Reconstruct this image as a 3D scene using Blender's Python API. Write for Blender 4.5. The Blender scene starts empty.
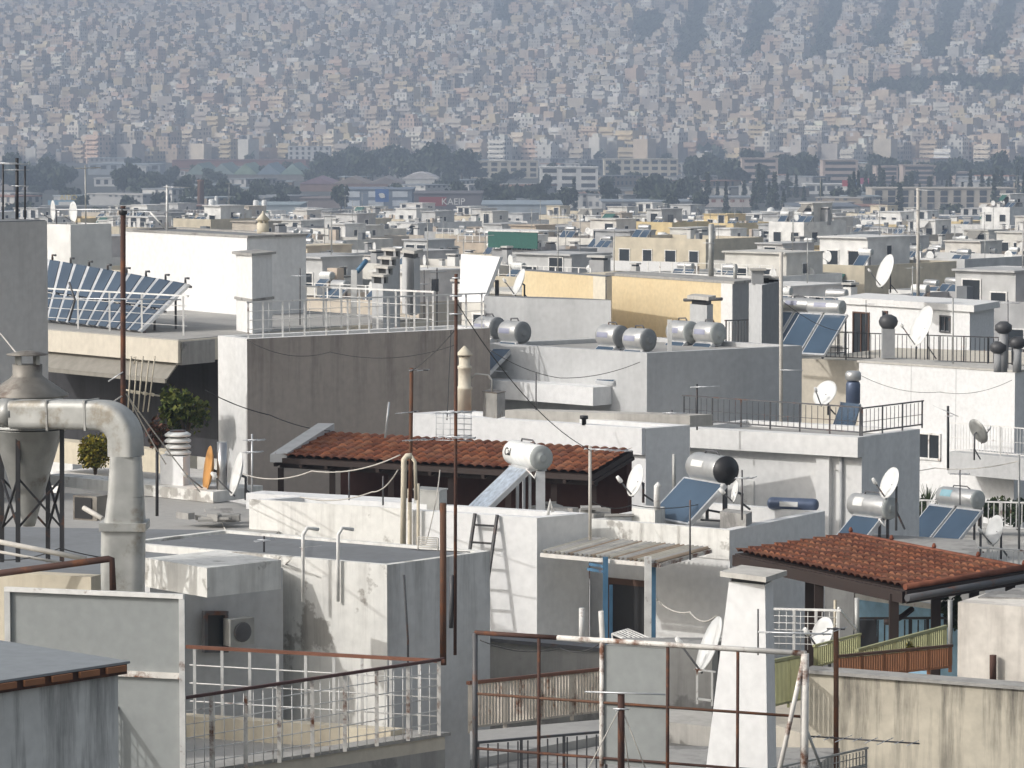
import bpy, math, random
from math import radians as rad, sin, cos, pi, atan, atan2, sqrt, floor
from mathutils import Vector, Matrix
random.seed(7)
sc = bpy.context.scene
C = sc.collection

# ------------------------------------------------------------------ camera, sky, sun, exposure
F, HY, EYE = 3643.0, 115.0, 32.0
PITCH = atan((384 - HY) / F)
cam = bpy.data.cameras.new('camera'); cam_o = bpy.data.objects.new('camera', cam); C.objects.link(cam_o)
cam.sensor_width = 36.0; cam.lens = 36.0 * F / 1024; cam.clip_start = 1.0; cam.clip_end = 20000
cam_o.location = (0, 0, EYE); cam_o.rotation_euler = (pi / 2 - PITCH, 0, 0)
sc.camera = cam_o
SUN_AZ = Vector((-0.93, -0.37)).normalized(); SUN_EL = rad(31)
w = bpy.data.worlds.new('World'); sc.world = w; w.use_nodes = True
nt = w.node_tree; nt.nodes.clear()
sky = nt.nodes.new('ShaderNodeTexSky'); sky.sky_type = 'NISHITA'; sky.sun_disc = False
sky.sun_elevation = SUN_EL; sky.sun_rotation = atan2(SUN_AZ.x, SUN_AZ.y)
sky.air_density = 1.4; sky.dust_density = 5.0; sky.ozone_density = .6
bg = nt.nodes.new('ShaderNodeBackground'); bg.inputs['Strength'].default_value = 0.15
wo = nt.nodes.new('ShaderNodeOutputWorld')
hsv = nt.nodes.new('ShaderNodeHueSaturation'); hsv.inputs['Saturation'].default_value = .42
nt.links.new(sky.outputs[0], hsv.inputs['Color']); nt.links.new(hsv.outputs[0], bg.inputs['Color']); nt.links.new(bg.outputs[0], wo.inputs['Surface'])
sl = bpy.data.lights.new('sun', 'SUN'); sl.energy = 2.3; sl.angle = rad(0.6); sl.color = (1.0, 0.98, 0.955)
sun = bpy.data.objects.new('sun', sl); C.objects.link(sun)
sd = Vector((SUN_AZ.x * cos(SUN_EL), SUN_AZ.y * cos(SUN_EL), sin(SUN_EL)))
sun.rotation_euler = sd.to_track_quat('Z', 'Y').to_euler(); sun.location = sd * 300 + Vector((0, 0, 100))
sc.view_settings.view_transform = 'Standard'; sc.view_settings.look = 'None'
sc.view_settings.exposure = 0.13; sc.view_settings.gamma = 1.0; sc.view_settings.use_curve_mapping = False
sc.render.engine = 'CYCLES'
sc.cycles.max_bounces = 6; sc.cycles.diffuse_bounces = 4; sc.cycles.glossy_bounces = 2
sc.cycles.transmission_bounces = 2; sc.cycles.volume_bounces = 0; sc.cycles.transparent_max_bounces = 6

# ------------------------------------------------------------------ geometry helpers
SP, CP = sin(PITCH), cos(PITCH)
def ray(px, py):
    a, b = (px - 512) / F, (384 - py) / F
    return Vector((a, CP + b * SP, -SP + b * CP))
def PD(px, py, d):                                   # the point seen at a pixel at forward distance d
    r = ray(px, py); return Vector((0, 0, EYE)) + r * (d / r.y)
def PZ(px, py, z):                                   # the point seen at a pixel at height z
    r = ray(px, py); return Vector((0, 0, EYE)) + r * ((z - EYE) / r.z)
def proj(p):
    x, y, z = p[0], p[1], p[2] - EYE
    f = y * CP - z * SP; u = y * SP + z * CP
    return 512 + F * x / f, 384 - F * u / f
def V(*a): return Vector(a)
UP = Vector((0, 0, 1))

class MB:
    """collects shapes into one mesh; every face has a material slot, a smooth flag and a colour"""
    def __init__(s): s.v = []; s.f = []; s.m = []; s.s = []; s.c = []; s.col = None; s.mi = 0
    def face(s, idx, smooth=False): s.f.append(idx); s.m.append(s.mi); s.s.append(smooth); s.c.append(s.col)
    def quad(s, a, b, c, d, smooth=False):
        n = len(s.v); s.v += [Vector(a), Vector(b), Vector(c), Vector(d)]; s.face((n, n+1, n+2, n+3), smooth); return s
    def prism(s, poly, z0, z1, bottom=True, top=True):
        """poly: xy points (any winding); flat floor z0 and top z1 (numbers)"""
        P = [Vector((p[0], p[1], 0)) for p in poly]
        ar = sum(P[i].x * P[(i+1) % len(P)].y - P[(i+1) % len(P)].x * P[i].y for i in range(len(P)))
        if ar < 0: P.reverse()
        n = len(s.v); k = len(P)
        s.v += [Vector((p.x, p.y, z0)) for p in P] + [Vector((p.x, p.y, z1)) for p in P]
        for i in range(k):
            j = (i + 1) % k; s.face((n+i, n+j, n+k+j, n+k+i))
        if top: s.face(tuple(n+k+i for i in range(k)))
        if bottom: s.face(tuple(n+k-1-i for i in range(k)))
        return s
    def hexa(s, b, t):
        """4 bottom points, 4 top points, same order (counter-clockwise seen from above)"""
        n = len(s.v); s.v += [Vector(p) for p in b] + [Vector(p) for p in t]
        for i in range(4):
            j = (i+1) % 4; s.face((n+i, n+j, n+4+j, n+4+i))
        s.face((n+4, n+5, n+6, n+7)); s.face((n+3, n+2, n+1, n)); return s
    def box(s, c, sz, M=None):
        x, y, z = sz[0]/2, sz[1]/2, sz[2]/2; c = Vector(c)
        pts = [Vector(p) for p in ((-x,-y,-z),(x,-y,-z),(x,y,-z),(-x,y,-z),(-x,-y,z),(x,-y,z),(x,y,z),(-x,y,z))]
        if M is not None: pts = [M @ p for p in pts]
        pts = [c + p for p in pts]
        return s.hexa(pts[:4], pts[4:])
    def bar(s, a, b, wx, wz=None, up=UP):
        """rectangular bar from a to b"""
        a, b = Vector(a), Vector(b); wz = wz or wx
        d = (b - a)
        if d.length < 1e-6: return s
        d.normalize()
        if abs(d.dot(up)) > 0.98: up = Vector((0, 1, 0))
        x = d.cross(up).normalized() * wx/2; y = x.cross(d).normalized() * wz/2
        n = len(s.v)
        for p in (a, b): s.v += [p - x - y, p + x - y, p + x + y, p - x + y]
        for i in range(4):
            j = (i+1) % 4; s.face((n+i, n+j, n+4+j, n+4+i))
        s.face((n+3, n+2, n+1, n)); s.face((n+4, n+5, n+6, n+7)); return s
    def tube(s, pts, r, k=8, cap=True, square=False, twist=0.0, rsq=False):
        """swept section through points; r a number or a list"""
        pts = [Vector(p) for p in pts]; R = r if isinstance(r, (list, tuple)) else [r]*len(pts)
        n0 = len(s.v); up = None; tw0 = twist
        for i, p in enumerate(pts):
            if i == 0: d = pts[1]-p
            elif i == len(pts)-1: d = p-pts[i-1]
            else: d = (pts[i+1]-p).normalized() + (p-pts[i-1]).normalized()
            d.normalize()
            if up is None: up = Vector((0,1,0)) if abs(d.y) < 0.9 else Vector((1,0,0))
            x = up.cross(d)
            if x.length < 1e-4: x = Vector((1,0,0)).cross(d)
            x.normalize(); y = d.cross(x).normalized(); up = y
            for q in range(k):
                a = 2*pi*q/k + twist
                s.v.append(p + (x*cos(a) + y*sin(a))*(R[i]/((abs(cos(a))**9+abs(sin(a))**9)**(1/9)) if rsq else R[i]))
        for i in range(len(pts)-1):
            for q in range(k):
                a = n0+i*k+q; b = n0+i*k+(q+1) % k
                s.face((a, b, b+k, a+k), not square)
        if cap:
            s.face(tuple(n0+k-1-q for q in range(k))); e = n0+(len(pts)-1)*k
            s.face(tuple(e+q for q in range(k)))
        return s
    def lathe(s, o, prof, k=20, axis=UP, cap=True):
        """prof: (radius, height) pairs along axis from o"""
        o = Vector(o); axis = Vector(axis).normalized()
        x = axis.orthogonal().normalized(); y = axis.cross(x)
        n0 = len(s.v)
        for r, h in prof:
            for q in range(k):
                a = 2*pi*q/k; s.v.append(o + axis*h + (x*cos(a)+y*sin(a))*r)
        for i in range(len(prof)-1):
            for q in range(k):
                a = n0+i*k+q; b = n0+i*k+(q+1) % k
                s.face((a, b, b+k, a+k), True)
        if cap:
            s.face(tuple(n0+k-1-q for q in range(k))); e = n0+(len(prof)-1)*k
            s.face(tuple(e+q for q in range(k)))
        return s
    def ring(s, poly, t, z0, z1):
        """a parapet: wall of thickness t inside the outline"""
        P = [Vector((p[0], p[1])) for p in poly]
        ar = sum(P[i].x*P[(i+1) % len(P)].y-P[(i+1) % len(P)].x*P[i].y for i in range(len(P)))
        if ar < 0: P.reverse()
        k = len(P); I = []
        for i in range(k):
            a = (P[i]-P[i-1]).normalized(); b = (P[(i+1) % k]-P[i]).normalized()
            na = Vector((-a.y, a.x)); nb = Vector((-b.y, b.x)); m = na+nb
            I.append(P[i] + m * (t / max(0.3, 1+na.dot(nb))))
        n = len(s.v)
        for L, z in ((P, z0), (P, z1), (I, z1), (I, z0)): s.v += [Vector((p.x, p.y, z)) for p in L]
        for i in range(k):
            j = (i+1) % k
            for q in range(3): s.face((n+q*k+i, n+q*k+j, n+(q+1)*k+j, n+(q+1)*k+i))
        return s
    def leaves(s, c, R, n, size, shell=0.5, cols=None):
        c = Vector(c)
        for _ in range(n):
            while True:
                p = Vector((random.uniform(-1,1), random.uniform(-1,1), random.uniform(-1,1)))
                if shell < p.length < 1: break
            q = c + Vector((p.x*R[0], p.y*R[1], p.z*R[2]))
            a = Vector((random.gauss(0,1), random.gauss(0,1), random.gauss(0,1))).normalized()
            b = a.orthogonal().normalized(); e = a.cross(b); z = size*random.uniform(.6, 1.4)
            if cols: s.col = random.choice(cols)
            s.quad(q-b*z-e*z*.6, q+b*z-e*z*.6, q+b*z+e*z*.6, q-b*z+e*z*.6)
        return s
    def mesh(s, name, mats, off=Vector((0,0,0))):
        me = bpy.data.meshes.new(name)
        me.from_pydata([tuple(v-off) for v in s.v], [], s.f)
        for m in (mats if isinstance(mats, (list, tuple)) else [mats]): me.materials.append(m)
        me.polygons.foreach_set('material_index', s.m); me.polygons.foreach_set('use_smooth', s.s)
        if any(c is not None for c in s.c):
            at = me.attributes.new('Col', 'FLOAT_COLOR', 'FACE')
            d = []
            for c in s.c: d += ([*c[:3], c[3] if len(c) > 3 else 1.0] if c else [.5, .5, .5, 1.0])
            at.data.foreach_set('color', d)
        me.update(); return me
    def build(s, name, mats, parent=None, local=False):
        off = Vector((0,0,0))
        if parent is not None and not local:
            q = parent
            while q is not None: off = off + q.location; q = q.parent
        o = bpy.data.objects.new(name, s.mesh(name, mats, off)); C.objects.link(o)
        if parent is not None: o.parent = parent
        return o

def tag(o, label=None, cat=None, group=None, kind=None):
    if label: o['label'] = label
    if cat: o['category'] = cat
    if group: o['group'] = group
    if kind: o['kind'] = kind
    return o
def thing(name, label, cat, loc=(0,0,0), rotz=0.0, group=None):
    o = bpy.data.objects.new(name, None); o.empty_display_size = .3; C.objects.link(o)
    o.location = loc; o.rotation_euler = (0, 0, rotz); return tag(o, label, cat, group)
def copy_tree(o, parent=None):
    c = o.copy(); C.objects.link(c)
    if parent is not None: c.parent = parent
    for ch in list(o.children): copy_tree(ch, c)
    return c

# ------------------------------------------------------------------ materials
def new_mat(name):
    m = bpy.data.materials.new(name); m.use_nodes = True
    return m, m.node_tree, m.node_tree.nodes['Principled BSDF']
def N(nt, t, **k):
    n = nt.nodes.new(t)
    for a, b in k.items(): setattr(n, a, b)
    return n
def plaster(name, col, stain=None, amt=.3, streak=.3, ztop=None, zlen=2.0, patch=.5, seed=0.0, rough=.9, bump=.08, fine=7.0, sharp=0):
    """painted render with blotches, water runs and dirt, all in world space"""
    m, nt, b = new_mat(name); L = nt.links.new
    stain = stain or tuple(c*.45 for c in col)
    g = N(nt, 'ShaderNodeNewGeometry')
    ad = N(nt, 'ShaderNodeVectorMath', operation='ADD'); ad.inputs[1].default_value = (seed*7.3, seed*3.1, seed*1.7)
    L(g.outputs['Position'], ad.inputs[0])
    n1 = N(nt, 'ShaderNodeTexNoise'); n1.inputs['Scale'].default_value = patch; n1.inputs['Detail'].default_value = 9; n1.inputs['Roughness'].default_value = .62
    L(ad.outputs[0], n1.inputs['Vector'])
    mp = N(nt, 'ShaderNodeMapping'); mp.inputs['Scale'].default_value = (2.6, 2.6, .22); L(ad.outputs[0], mp.inputs['Vector'])
    n2 = N(nt, 'ShaderNodeTexNoise'); n2.inputs['Scale'].default_value = 1.3; n2.inputs['Detail'].default_value = 7; n2.inputs['Roughness'].default_value = .7
    L(mp.outputs[0], n2.inputs['Vector'])
    n3 = N(nt, 'ShaderNodeTexNoise'); n3.inputs['Scale'].default_value = fine; n3.inputs['Detail'].default_value = 5; L(ad.outputs[0], n3.inputs['Vector'])
    r1 = N(nt, 'ShaderNodeMapRange'); r1.inputs[1].default_value = .46 if not sharp else .555; r1.inputs[2].default_value = .72 if not sharp else .595; r1.inputs[4].default_value = amt; L(n1.outputs[0], r1.inputs[0])
    r2 = N(nt, 'ShaderNodeMapRange'); r2.inputs[1].default_value = .47; r2.inputs[2].default_value = .68; r2.inputs[4].default_value = streak; L(n2.outputs[0], r2.inputs[0])
    fac = r2.outputs[0]
    if ztop is not None:
        sp = N(nt, 'ShaderNodeSeparateXYZ'); L(g.outputs['Position'], sp.inputs[0])
        rz = N(nt, 'ShaderNodeMapRange'); rz.inputs[1].default_value = ztop-zlen; rz.inputs[2].default_value = ztop
        rz.inputs[3].default_value = .25; rz.inputs[4].default_value = 1.6; L(sp.outputs[2], rz.inputs[0])
        mu = N(nt, 'ShaderNodeMath', operation='MULTIPLY'); L(fac, mu.inputs[0]); L(rz.outputs[0], mu.inputs[1]); fac = mu.outputs[0]
    sm = N(nt, 'ShaderNodeMath', operation='ADD', use_clamp=True); L(r1.outputs[0], sm.inputs[0]); L(fac, sm.inputs[1])
    mx = N(nt, 'ShaderNodeMix', data_type='RGBA'); mx.inputs['A'].default_value = (*col, 1); mx.inputs['B'].default_value = (*stain, 1); L(sm.outputs[0], mx.inputs['Factor'])
    r3 = N(nt, 'ShaderNodeMapRange'); r3.inputs[1].default_value = .25; r3.inputs[2].default_value = .75; r3.inputs[3].default_value = .91; r3.inputs[4].default_value = 1.06; L(n3.outputs[0], r3.inputs[0])
    hs = N(nt, 'ShaderNodeVectorMath', operation='SCALE'); L(mx.outputs['Result'], hs.inputs[0]); L(r3.outputs[0], hs.inputs['Scale'])
    L(hs.outputs[0], b.inputs['Base Color']); b.inputs['Roughness'].default_value = rough; b.inputs['Specular IOR Level'].default_value = .25
    bp = N(nt, 'ShaderNodeBump'); bp.inputs['Strength'].default_value = bump; bp.inputs['Distance'].default_value = .04
    L(n3.outputs[0], bp.inputs['Height']); L(bp.outputs[0], b.inputs['Normal'])
    return m
def metal(name, col, rough=.45, metallic=.8, var=.25, scale=6.0, rust=0.0, rustcol=(.16,.06,.025)):
    m, nt, b = new_mat(name); L = nt.links.new
    g = N(nt, 'ShaderNodeNewGeometry')
    n1 = N(nt, 'ShaderNodeTexNoise'); n1.inputs['Scale'].default_value = scale; n1.inputs['Detail'].default_value = 6; L(g.outputs['Position'], n1.inputs['Vector'])
    r1 = N(nt, 'ShaderNodeMapRange'); r1.inputs[1].default_value = .3; r1.inputs[2].default_value = .7; r1.inputs[3].default_value = 1-var; r1.inputs[4].default_value = 1+var*.5; L(n1.outputs[0], r1.inputs[0])
    mx = N(nt, 'ShaderNodeMix', data_type='RGBA'); mx.inputs['A'].default_value = (*col, 1); mx.inputs['B'].default_value = (*rustcol, 1)
    if rust > 0:
        n2 = N(nt, 'ShaderNodeTexNoise'); n2.inputs['Scale'].default_value = scale*.55; n2.inputs['Detail'].default_value = 8; n2.inputs['Roughness'].default_value = .7; L(g.outputs['Position'], n2.inputs['Vector'])
        r2 = N(nt, 'ShaderNodeMapRange'); r2.inputs[1].default_value = .62-rust*.3; r2.inputs[2].default_value = .74-rust*.3; L(n2.outputs[0], r2.inputs[0]); L(r2.outputs[0], mx.inputs['Factor'])
    else: mx.inputs['Factor'].default_value = 0
    hs = N(nt, 'ShaderNodeVectorMath', operation='SCALE'); L(mx.outputs['Result'], hs.inputs[0]); L(r1.outputs[0], hs.inputs['Scale'])
    L(hs.outputs[0], b.inputs['Base Color']); b.inputs['Metallic'].default_value = metallic
    rr = N(nt, 'ShaderNodeMapRange'); rr.inputs[3].default_value = max(.05, rough-.1); rr.inputs[4].default_value = min(1, rough+.15); L(n1.outputs[0], rr.inputs[0]); L(rr.outputs[0], b.inputs['Roughness'])
    return m
def paint(name, col, rough=.5, rust=0.0, var=.18): return metal(name, col, rough, 0.0, var, 5.0, rust)
def glass(name, col, rough=.12):
    m, nt, b = new_mat(name); b.inputs['Base Color'].default_value = (*col, 1); b.inputs['Roughness'].default_value = rough
    b.inputs['Specular IOR Level'].default_value = .5
    g = N(nt, 'ShaderNodeNewGeometry'); n = N(nt, 'ShaderNodeTexNoise'); n.inputs['Scale'].default_value = .8
    nt.links.new(g.outputs['Position'], n.inputs['Vector']); r = N(nt, 'ShaderNodeMapRange'); r.inputs[3].default_value = .6; r.inputs[4].default_value = 1.5
    nt.links.new(n.outputs[0], r.inputs[0]); h = N(nt, 'ShaderNodeVectorMath', operation='SCALE'); h.inputs[0].default_value = col
    nt.links.new(r.outputs[0], h.inputs['Scale']); nt.links.new(h.outputs[0], b.inputs['Base Color']); return m
def vcol(name, rough=.9, noise=3.0, amt=.25, windows=False, trans=0.0):
    """takes its colour from the faces; optional rows of windows on upright faces"""
    m, nt, b = new_mat(name); L = nt.links.new
    a = N(nt, 'ShaderNodeAttribute', attribute_name='Col'); g = N(nt, 'ShaderNodeNewGeometry')
    n = N(nt, 'ShaderNodeTexNoise'); n.inputs['Scale'].default_value = noise; n.inputs['Detail'].default_value = 5; L(g.outputs['Position'], n.inputs['Vector'])
    r = N(nt, 'ShaderNodeMapRange'); r.inputs[1].default_value = .3; r.inputs[2].default_value = .7; r.inputs[3].default_value = 1-amt; r.inputs[4].default_value = 1+amt; L(n.outputs[0], r.inputs[0])
    h = N(nt, 'ShaderNodeVectorMath', operation='SCALE'); L(a.outputs['Color'], h.inputs[0]); L(r.outputs[0], h.inputs['Scale'])
    out = h.outputs[0]
    if windows:
        def M(op, x, y=None, **k):
            q = N(nt, 'ShaderNodeMath', operation=op)
            for i, z in enumerate((x, y)):
                if z is None: continue
                if isinstance(z, (int, float)): q.inputs[i].default_value = z
                else: L(z, q.inputs[i])
            return q.outputs[0]
        cr = N(nt, 'ShaderNodeVectorMath', operation='CROSS_PRODUCT'); L(g.outputs['True Normal'], cr.inputs[0]); cr.inputs[1].default_value = (0,0,1)
        dt = N(nt, 'ShaderNodeVectorMath', operation='DOT_PRODUCT'); L(cr.outputs[0], dt.inputs[0]); L(g.outputs['Position'], dt.inputs[1])
        sp = N(nt, 'ShaderNodeSeparateXYZ'); L(g.outputs['Position'], sp.inputs[0]); sn = N(nt, 'ShaderNodeSeparateXYZ'); L(g.outputs['True Normal'], sn.inputs[0])
        u = M('FRACT', M('DIVIDE', dt.outputs['Value'], 2.9)); v = M('FRACT', M('DIVIDE', sp.outputs[2], 3.0))
        wu = M('MULTIPLY', M('GREATER_THAN', u, .3), M('LESS_THAN', u, .78)); wv = M('MULTIPLY', M('GREATER_THAN', v, .25), M('LESS_THAN', v, .8))
        wn = N(nt, 'ShaderNodeTexWhiteNoise'); cb = N(nt, 'ShaderNodeCombineXYZ')
        L(M('FLOOR', M('DIVIDE', dt.outputs['Value'], 2.9)), cb.inputs[0]); L(M('FLOOR', M('DIVIDE', sp.outputs[2], 3.0)), cb.inputs[1]); L(cb.outputs[0], wn.inputs['Vector'])
        wf = M('MULTIPLY', M('MULTIPLY', wu, wv), M('MULTIPLY', M('LESS_THAN', M('ABSOLUTE', sn.outputs[2]), .3), M('GREATER_THAN', wn.outputs['Value'], .3)))
        wf = M('MULTIPLY', wf, a.outputs['Alpha'])
        mx = N(nt, 'ShaderNodeMix', data_type='RGBA'); L(wf, mx.inputs['Factor']); L(out, mx.inputs['A']); mx.inputs['B'].default_value = (.11,.115,.125,1); out = mx.outputs['Result']
    L(out, b.inputs['Base Color']); b.inputs['Roughness'].default_value = rough; b.inputs['Specular IOR Level'].default_value = .2
    return m

M = {}
M['white'] = plaster('white_render', (.73,.725,.71), (.50,.49,.47), .14, .14, seed=1)
M['white2'] = plaster('white_render_clean', (.75,.75,.745), (.60,.59,.58), .10, .08, seed=2)
M['white_old'] = plaster('white_render_peeling', (.76,.75,.71), (.33,.31,.28), .75, .42, seed=3, patch=1.1, sharp=1)
M['white_shade'] = plaster('white_render_shade', (.76,.76,.75), (.48,.48,.47), .25, .2, seed=22)  # copy of the white for shaded sides, its tone set to suit the shade
M['grey_lt'] = plaster('light_grey_render', (.51,.515,.515), (.30,.30,.30), .2, .2, seed=4)
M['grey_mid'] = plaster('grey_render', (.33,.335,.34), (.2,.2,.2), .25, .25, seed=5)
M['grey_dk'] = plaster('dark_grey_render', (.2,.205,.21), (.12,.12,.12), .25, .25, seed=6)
M['concrete'] = plaster('bare_concrete', (.36,.35,.33), (.14,.135,.13), .5, .4, seed=7, patch=.9, sharp=1)
M['concrete_pale'] = plaster('pale_concrete', (.52,.50,.46), (.24,.22,.2), .4, .35, seed=8)
M['roof_felt'] = plaster('roof_felt', (.21,.22,.23), (.12,.12,.12), .5, .0, seed=9, patch=.5)
M['roof_pale'] = plaster('pale_roof_screed', (.38,.37,.35), (.2,.195,.19), .45, .0, seed=10, patch=.5)
M['beige'] = plaster('beige_render', (.62,.57,.48), (.35,.31,.26), .2, .2, seed=11)
M['cream'] = plaster('cream_render', (.64,.58,.46), (.36,.3,.22), .3, .3, seed=12)
M['yellow'] = plaster('yellow_render', (.68,.56,.36), (.56,.4,.2), .22, .15, seed=13)
M['yellow_pale'] = plaster('pale_cream_render', (.70,.64,.52), (.45,.4,.32), .2, .15, seed=14)
M['galv'] = metal('galvanised_sheet', (.42,.42,.40), .5, .45, .3, 3.0, .12, (.2,.16,.12))
M['galv_bright'] = metal('bright_duct_sheet', (.47,.47,.445), .5, .25, .25, 3.0, .3, (.30,.27,.22))
M['galv_old'] = metal('weathered_sheet', (.27,.25,.22), .55, .4, .4, 2.5, .35, (.13,.1,.08))
M['steel'] = metal('stainless', (.5,.5,.5), .3, .85, .15)
M['tank'] = metal('tank_sheet', (.52,.52,.51), .38, .5, .12)
M['alu'] = metal('aluminium', (.62,.63,.64), .4, .5, .12)
M['white_enamel'] = paint('white_enamel', (.80,.80,.77), .35)
M['white_paint'] = paint('white_paint', (.76,.75,.72), .5, .12)
M['white_rusty'] = paint('white_rusty_paint', (.72,.69,.64), .55, .38)
M['iron'] = paint('dark_iron', (.03,.03,.033), .5, .15)
M['iron_grey'] = paint('grey_iron', (.10,.10,.105), .5, .2)
M['rust'] = paint('rusty_iron', (.12,.06,.035), .8, .4)
M['rust_dark'] = paint('dark_rusty_iron', (.075,.035,.025), .8, .4)
M['rail_brown'] = paint('red_brown_paint', (.20,.08,.045), .55, .1)
M['rail_maroon'] = paint('maroon_paint', (.085,.035,.03), .55, .1)
M['blue_paint'] = paint('blue_paint', (.07,.17,.28), .5, .1)
M['tarp_blue'] = paint('blue_canvas', (.30,.50,.66), .7)
M['black'] = paint('black_plastic', (.018,.018,.02), .45)
M['cap_grey'] = paint('grey_cap', (.40,.42,.41), .5)
M['cap_dark'] = paint('dark_cap', (.06,.06,.063), .5)
M['wood_dark'] = paint('dark_stained_wood', (.032,.019,.015), .7)
M['wood_brown'] = paint('brown_stained_wood', (.10,.05,.03), .7)
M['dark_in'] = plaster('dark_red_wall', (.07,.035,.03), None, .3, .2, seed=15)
M['wood_slat'] = paint('orange_brown_slats', (.30,.13,.06), .7)
M['slat_white'] = paint('weathered_white_slats', (.60,.54,.46), .7, .25); M['canvas_white'] = paint('off_white_canvas', (.62,.60,.56), .85)
M['slat_green'] = paint('yellow_green_slats', (.36,.36,.19), .6)
M['glass'] = glass('dark_window_glass', (.03,.035,.04))
M['pv'] = glass('collector_glass', (.045,.075,.115), .22)
M['pv_big'] = glass('blue_collector_glass', (.05,.075,.11), .25)
M['foil'] = metal('crumpled_foil', (.62,.68,.75), .3, .6, .35, 9.0)
M['canvas'] = paint('beige_canvas', (.25,.235,.205), .85)
M['canvas_green'] = paint('green_canvas', (.03,.115,.09), .85)
M['sheet_grey'] = plaster('grey_board', (.30,.315,.31), (.25,.26,.26), .15, .1, seed=16, bump=.05)
M['sheet_blue'] = plaster('blue_grey_sheet', (.25,.27,.285), (.19,.2,.21), .3, .1, seed=17, bump=.05)
M['curtain'] = plaster('streaked_plastic_cover', (.68,.68,.66), (.13,.13,.13), .2, .8, seed=18, bump=.05)
M['dishw'] = paint('dish_white', (.74,.74,.72), .45, .0, .08)
M['orange'] = paint('orange_paint', (.60,.30,.09), .5)
M['rope'] = paint('pale_cable', (.55,.52,.47), .8)
M['wire'] = paint('dark_cable', (.05,.05,.05), .7)
M['leaf'] = vcol('leaves', .6, 8, .2)
M['bark'] = paint('bark', (.09,.065,.045), .9)
M['tile'] = vcol('terracotta', .85, 4.0, .25)
M['tile_metal'] = vcol('corrugated_sheet', .55, 4.0, .15)
M['far'] = vcol('far_render', .9, .25, .12, windows=True)
M['far_plain'] = vcol('far_plain_render', .9, .3, .15)
M['mid'] = vcol('town_render', .9, .9, .16)
M['ground'] = plaster('city_ground', (.10,.10,.092), (.045,.055,.04), .8, 0, seed=19, patch=.02, fine=.3)
M['asphalt'] = plaster('asphalt', (.06,.06,.062), (.04,.04,.04), .4, 0, seed=20, patch=.1, fine=2)

# ------------------------------------------------------------------ the ground and the air
HILL0 = 2330.0
def zg(x, y):
    t = max(0.0, y - HILL0)
    return t*.092*min(1.0, .35 + t/900.0) + (sin(x*.006+1.3)*sin(y*.0035))*min(9.0, t*.01)
g = MB(); NX, NY = 60, 90
for j in range(NY+1):
    for i in range(NX+1):
        x = -1700 + 3400*i/NX; y = -100 + 6100*j/NY; g.v.append(Vector((x, y, zg(x, y))))
for j in range(NY):
    for i in range(NX):
        a = j*(NX+1)+i; g.face((a, a+1, a+NX+2, a+NX+1), True)
tag(g.build('ground', M['ground']), kind='structure')
hz = MB(); hz.box((0, 2950, 174), (3600, 6300, 352))
hm = bpy.data.materials.new('haze'); hm.use_nodes = True; hn = hm.node_tree; hn.nodes.clear()
pv = hn.nodes.new('ShaderNodeVolumePrincipled'); pv.inputs['Color'].default_value = (.52, .63, .81, 1); pv.inputs['Density'].default_value = 0.00043
pv.inputs['Anisotropy'].default_value = 0.0
ho = hn.nodes.new('ShaderNodeOutputMaterial'); hn.links.new(pv.outputs[0], ho.inputs['Volume'])
tag(hz.build('haze', hm), kind='stuff')

# ------------------------------------------------------------------ makers for repeated kinds
ROT = rad(-42)                                        # the street grid: +X local runs right and nearer, +Y right and away
GU = Vector((cos(ROT), sin(ROT), 0)); GV = Vector((-sin(ROT), cos(ROT), 0))

def block(L, Nn, R, d, h, top=None):
    """plan of a box-shaped building from three pixels of its roof outline (left, near, right) and the near corner's distance"""
    n = PD(Nn[0], Nn[1], d); l = PZ(L[0], L[1], n.z); r = PZ(R[0], R[1], n.z)
    b = l + r - n
    return dict(n=n, l=l, r=r, b=b, z=n.z, poly=[l, n, r, b], z0=n.z-h)
def plan(pts, z): return [PZ(x, y, z) for x, y in pts]
def walls_of(B, mats, ins=0.0, z1=None, z0=None, side=None):
    """closed wall prism; slot 1 is used for the right-hand face when side is set"""
    mb = MB(); mb.prism(B['poly'], B['z0'] if z0 is None else z0, B['z'] if z1 is None else z1)
    if side is not None:
        dv = (B['r']-B['n']).normalized()
        for i, f in enumerate(mb.f[:4]):
            a, b = mb.v[f[0]], mb.v[f[1]]; e = (b-a); e.z = 0
            if abs(e.normalized().dot(dv)) > .97 and ((a-B['n']).xy.length < .01 or (b-B['n']).xy.length < .01): mb.m[i] = 1
    return mb
def building(name, label, cat, B, mats, parapet=.5, roof='roof_felt', t=.2, side=None, cope=None, pmat=None):
    c = (B['l']+B['r'])/2
    th = thing(name, label, cat, (c.x, c.y, B['z0']))
    zr = B['z']-parapet
    walls_of(B, mats, z1=zr, side=side).build('wall', mats, th)
    if parapet > 0:
        mb = MB(); mb.ring(B['poly'], t, zr, B['z'])
        if side is not None:
            dv = (B['r']-B['n']).normalized()
            for i, f in enumerate(mb.f):
                a, b = mb.v[f[0]], mb.v[f[1]]; e = (b-a)
                if i % 3 == 0 and abs(e.normalized().dot(dv)) > .97 and min((a-B['n']).xy.length, (b-B['n']).xy.length) < .01: mb.m[i] = 1
        mb.build('parapet', mats if pmat is None else pmat, th)
    cc = (B['poly'][0]+B['poly'][2])/2
    rp = [p + (cc-p).normalized()*(t*1.5 if parapet > 0 else .03) for p in B['poly']]
    MB().prism(rp, zr+.003, zr+.02).build('roof', M[roof], th)
    if cope:
        mb = MB(); q = [p + (p-cc).normalized()*.07 for p in B['poly']]
        mb.ring(q, t+.12, B['z']+.002, B['z']+.05); mb.v[-1:] ; mb.build('coping', M[cope], th)
    return th

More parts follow.
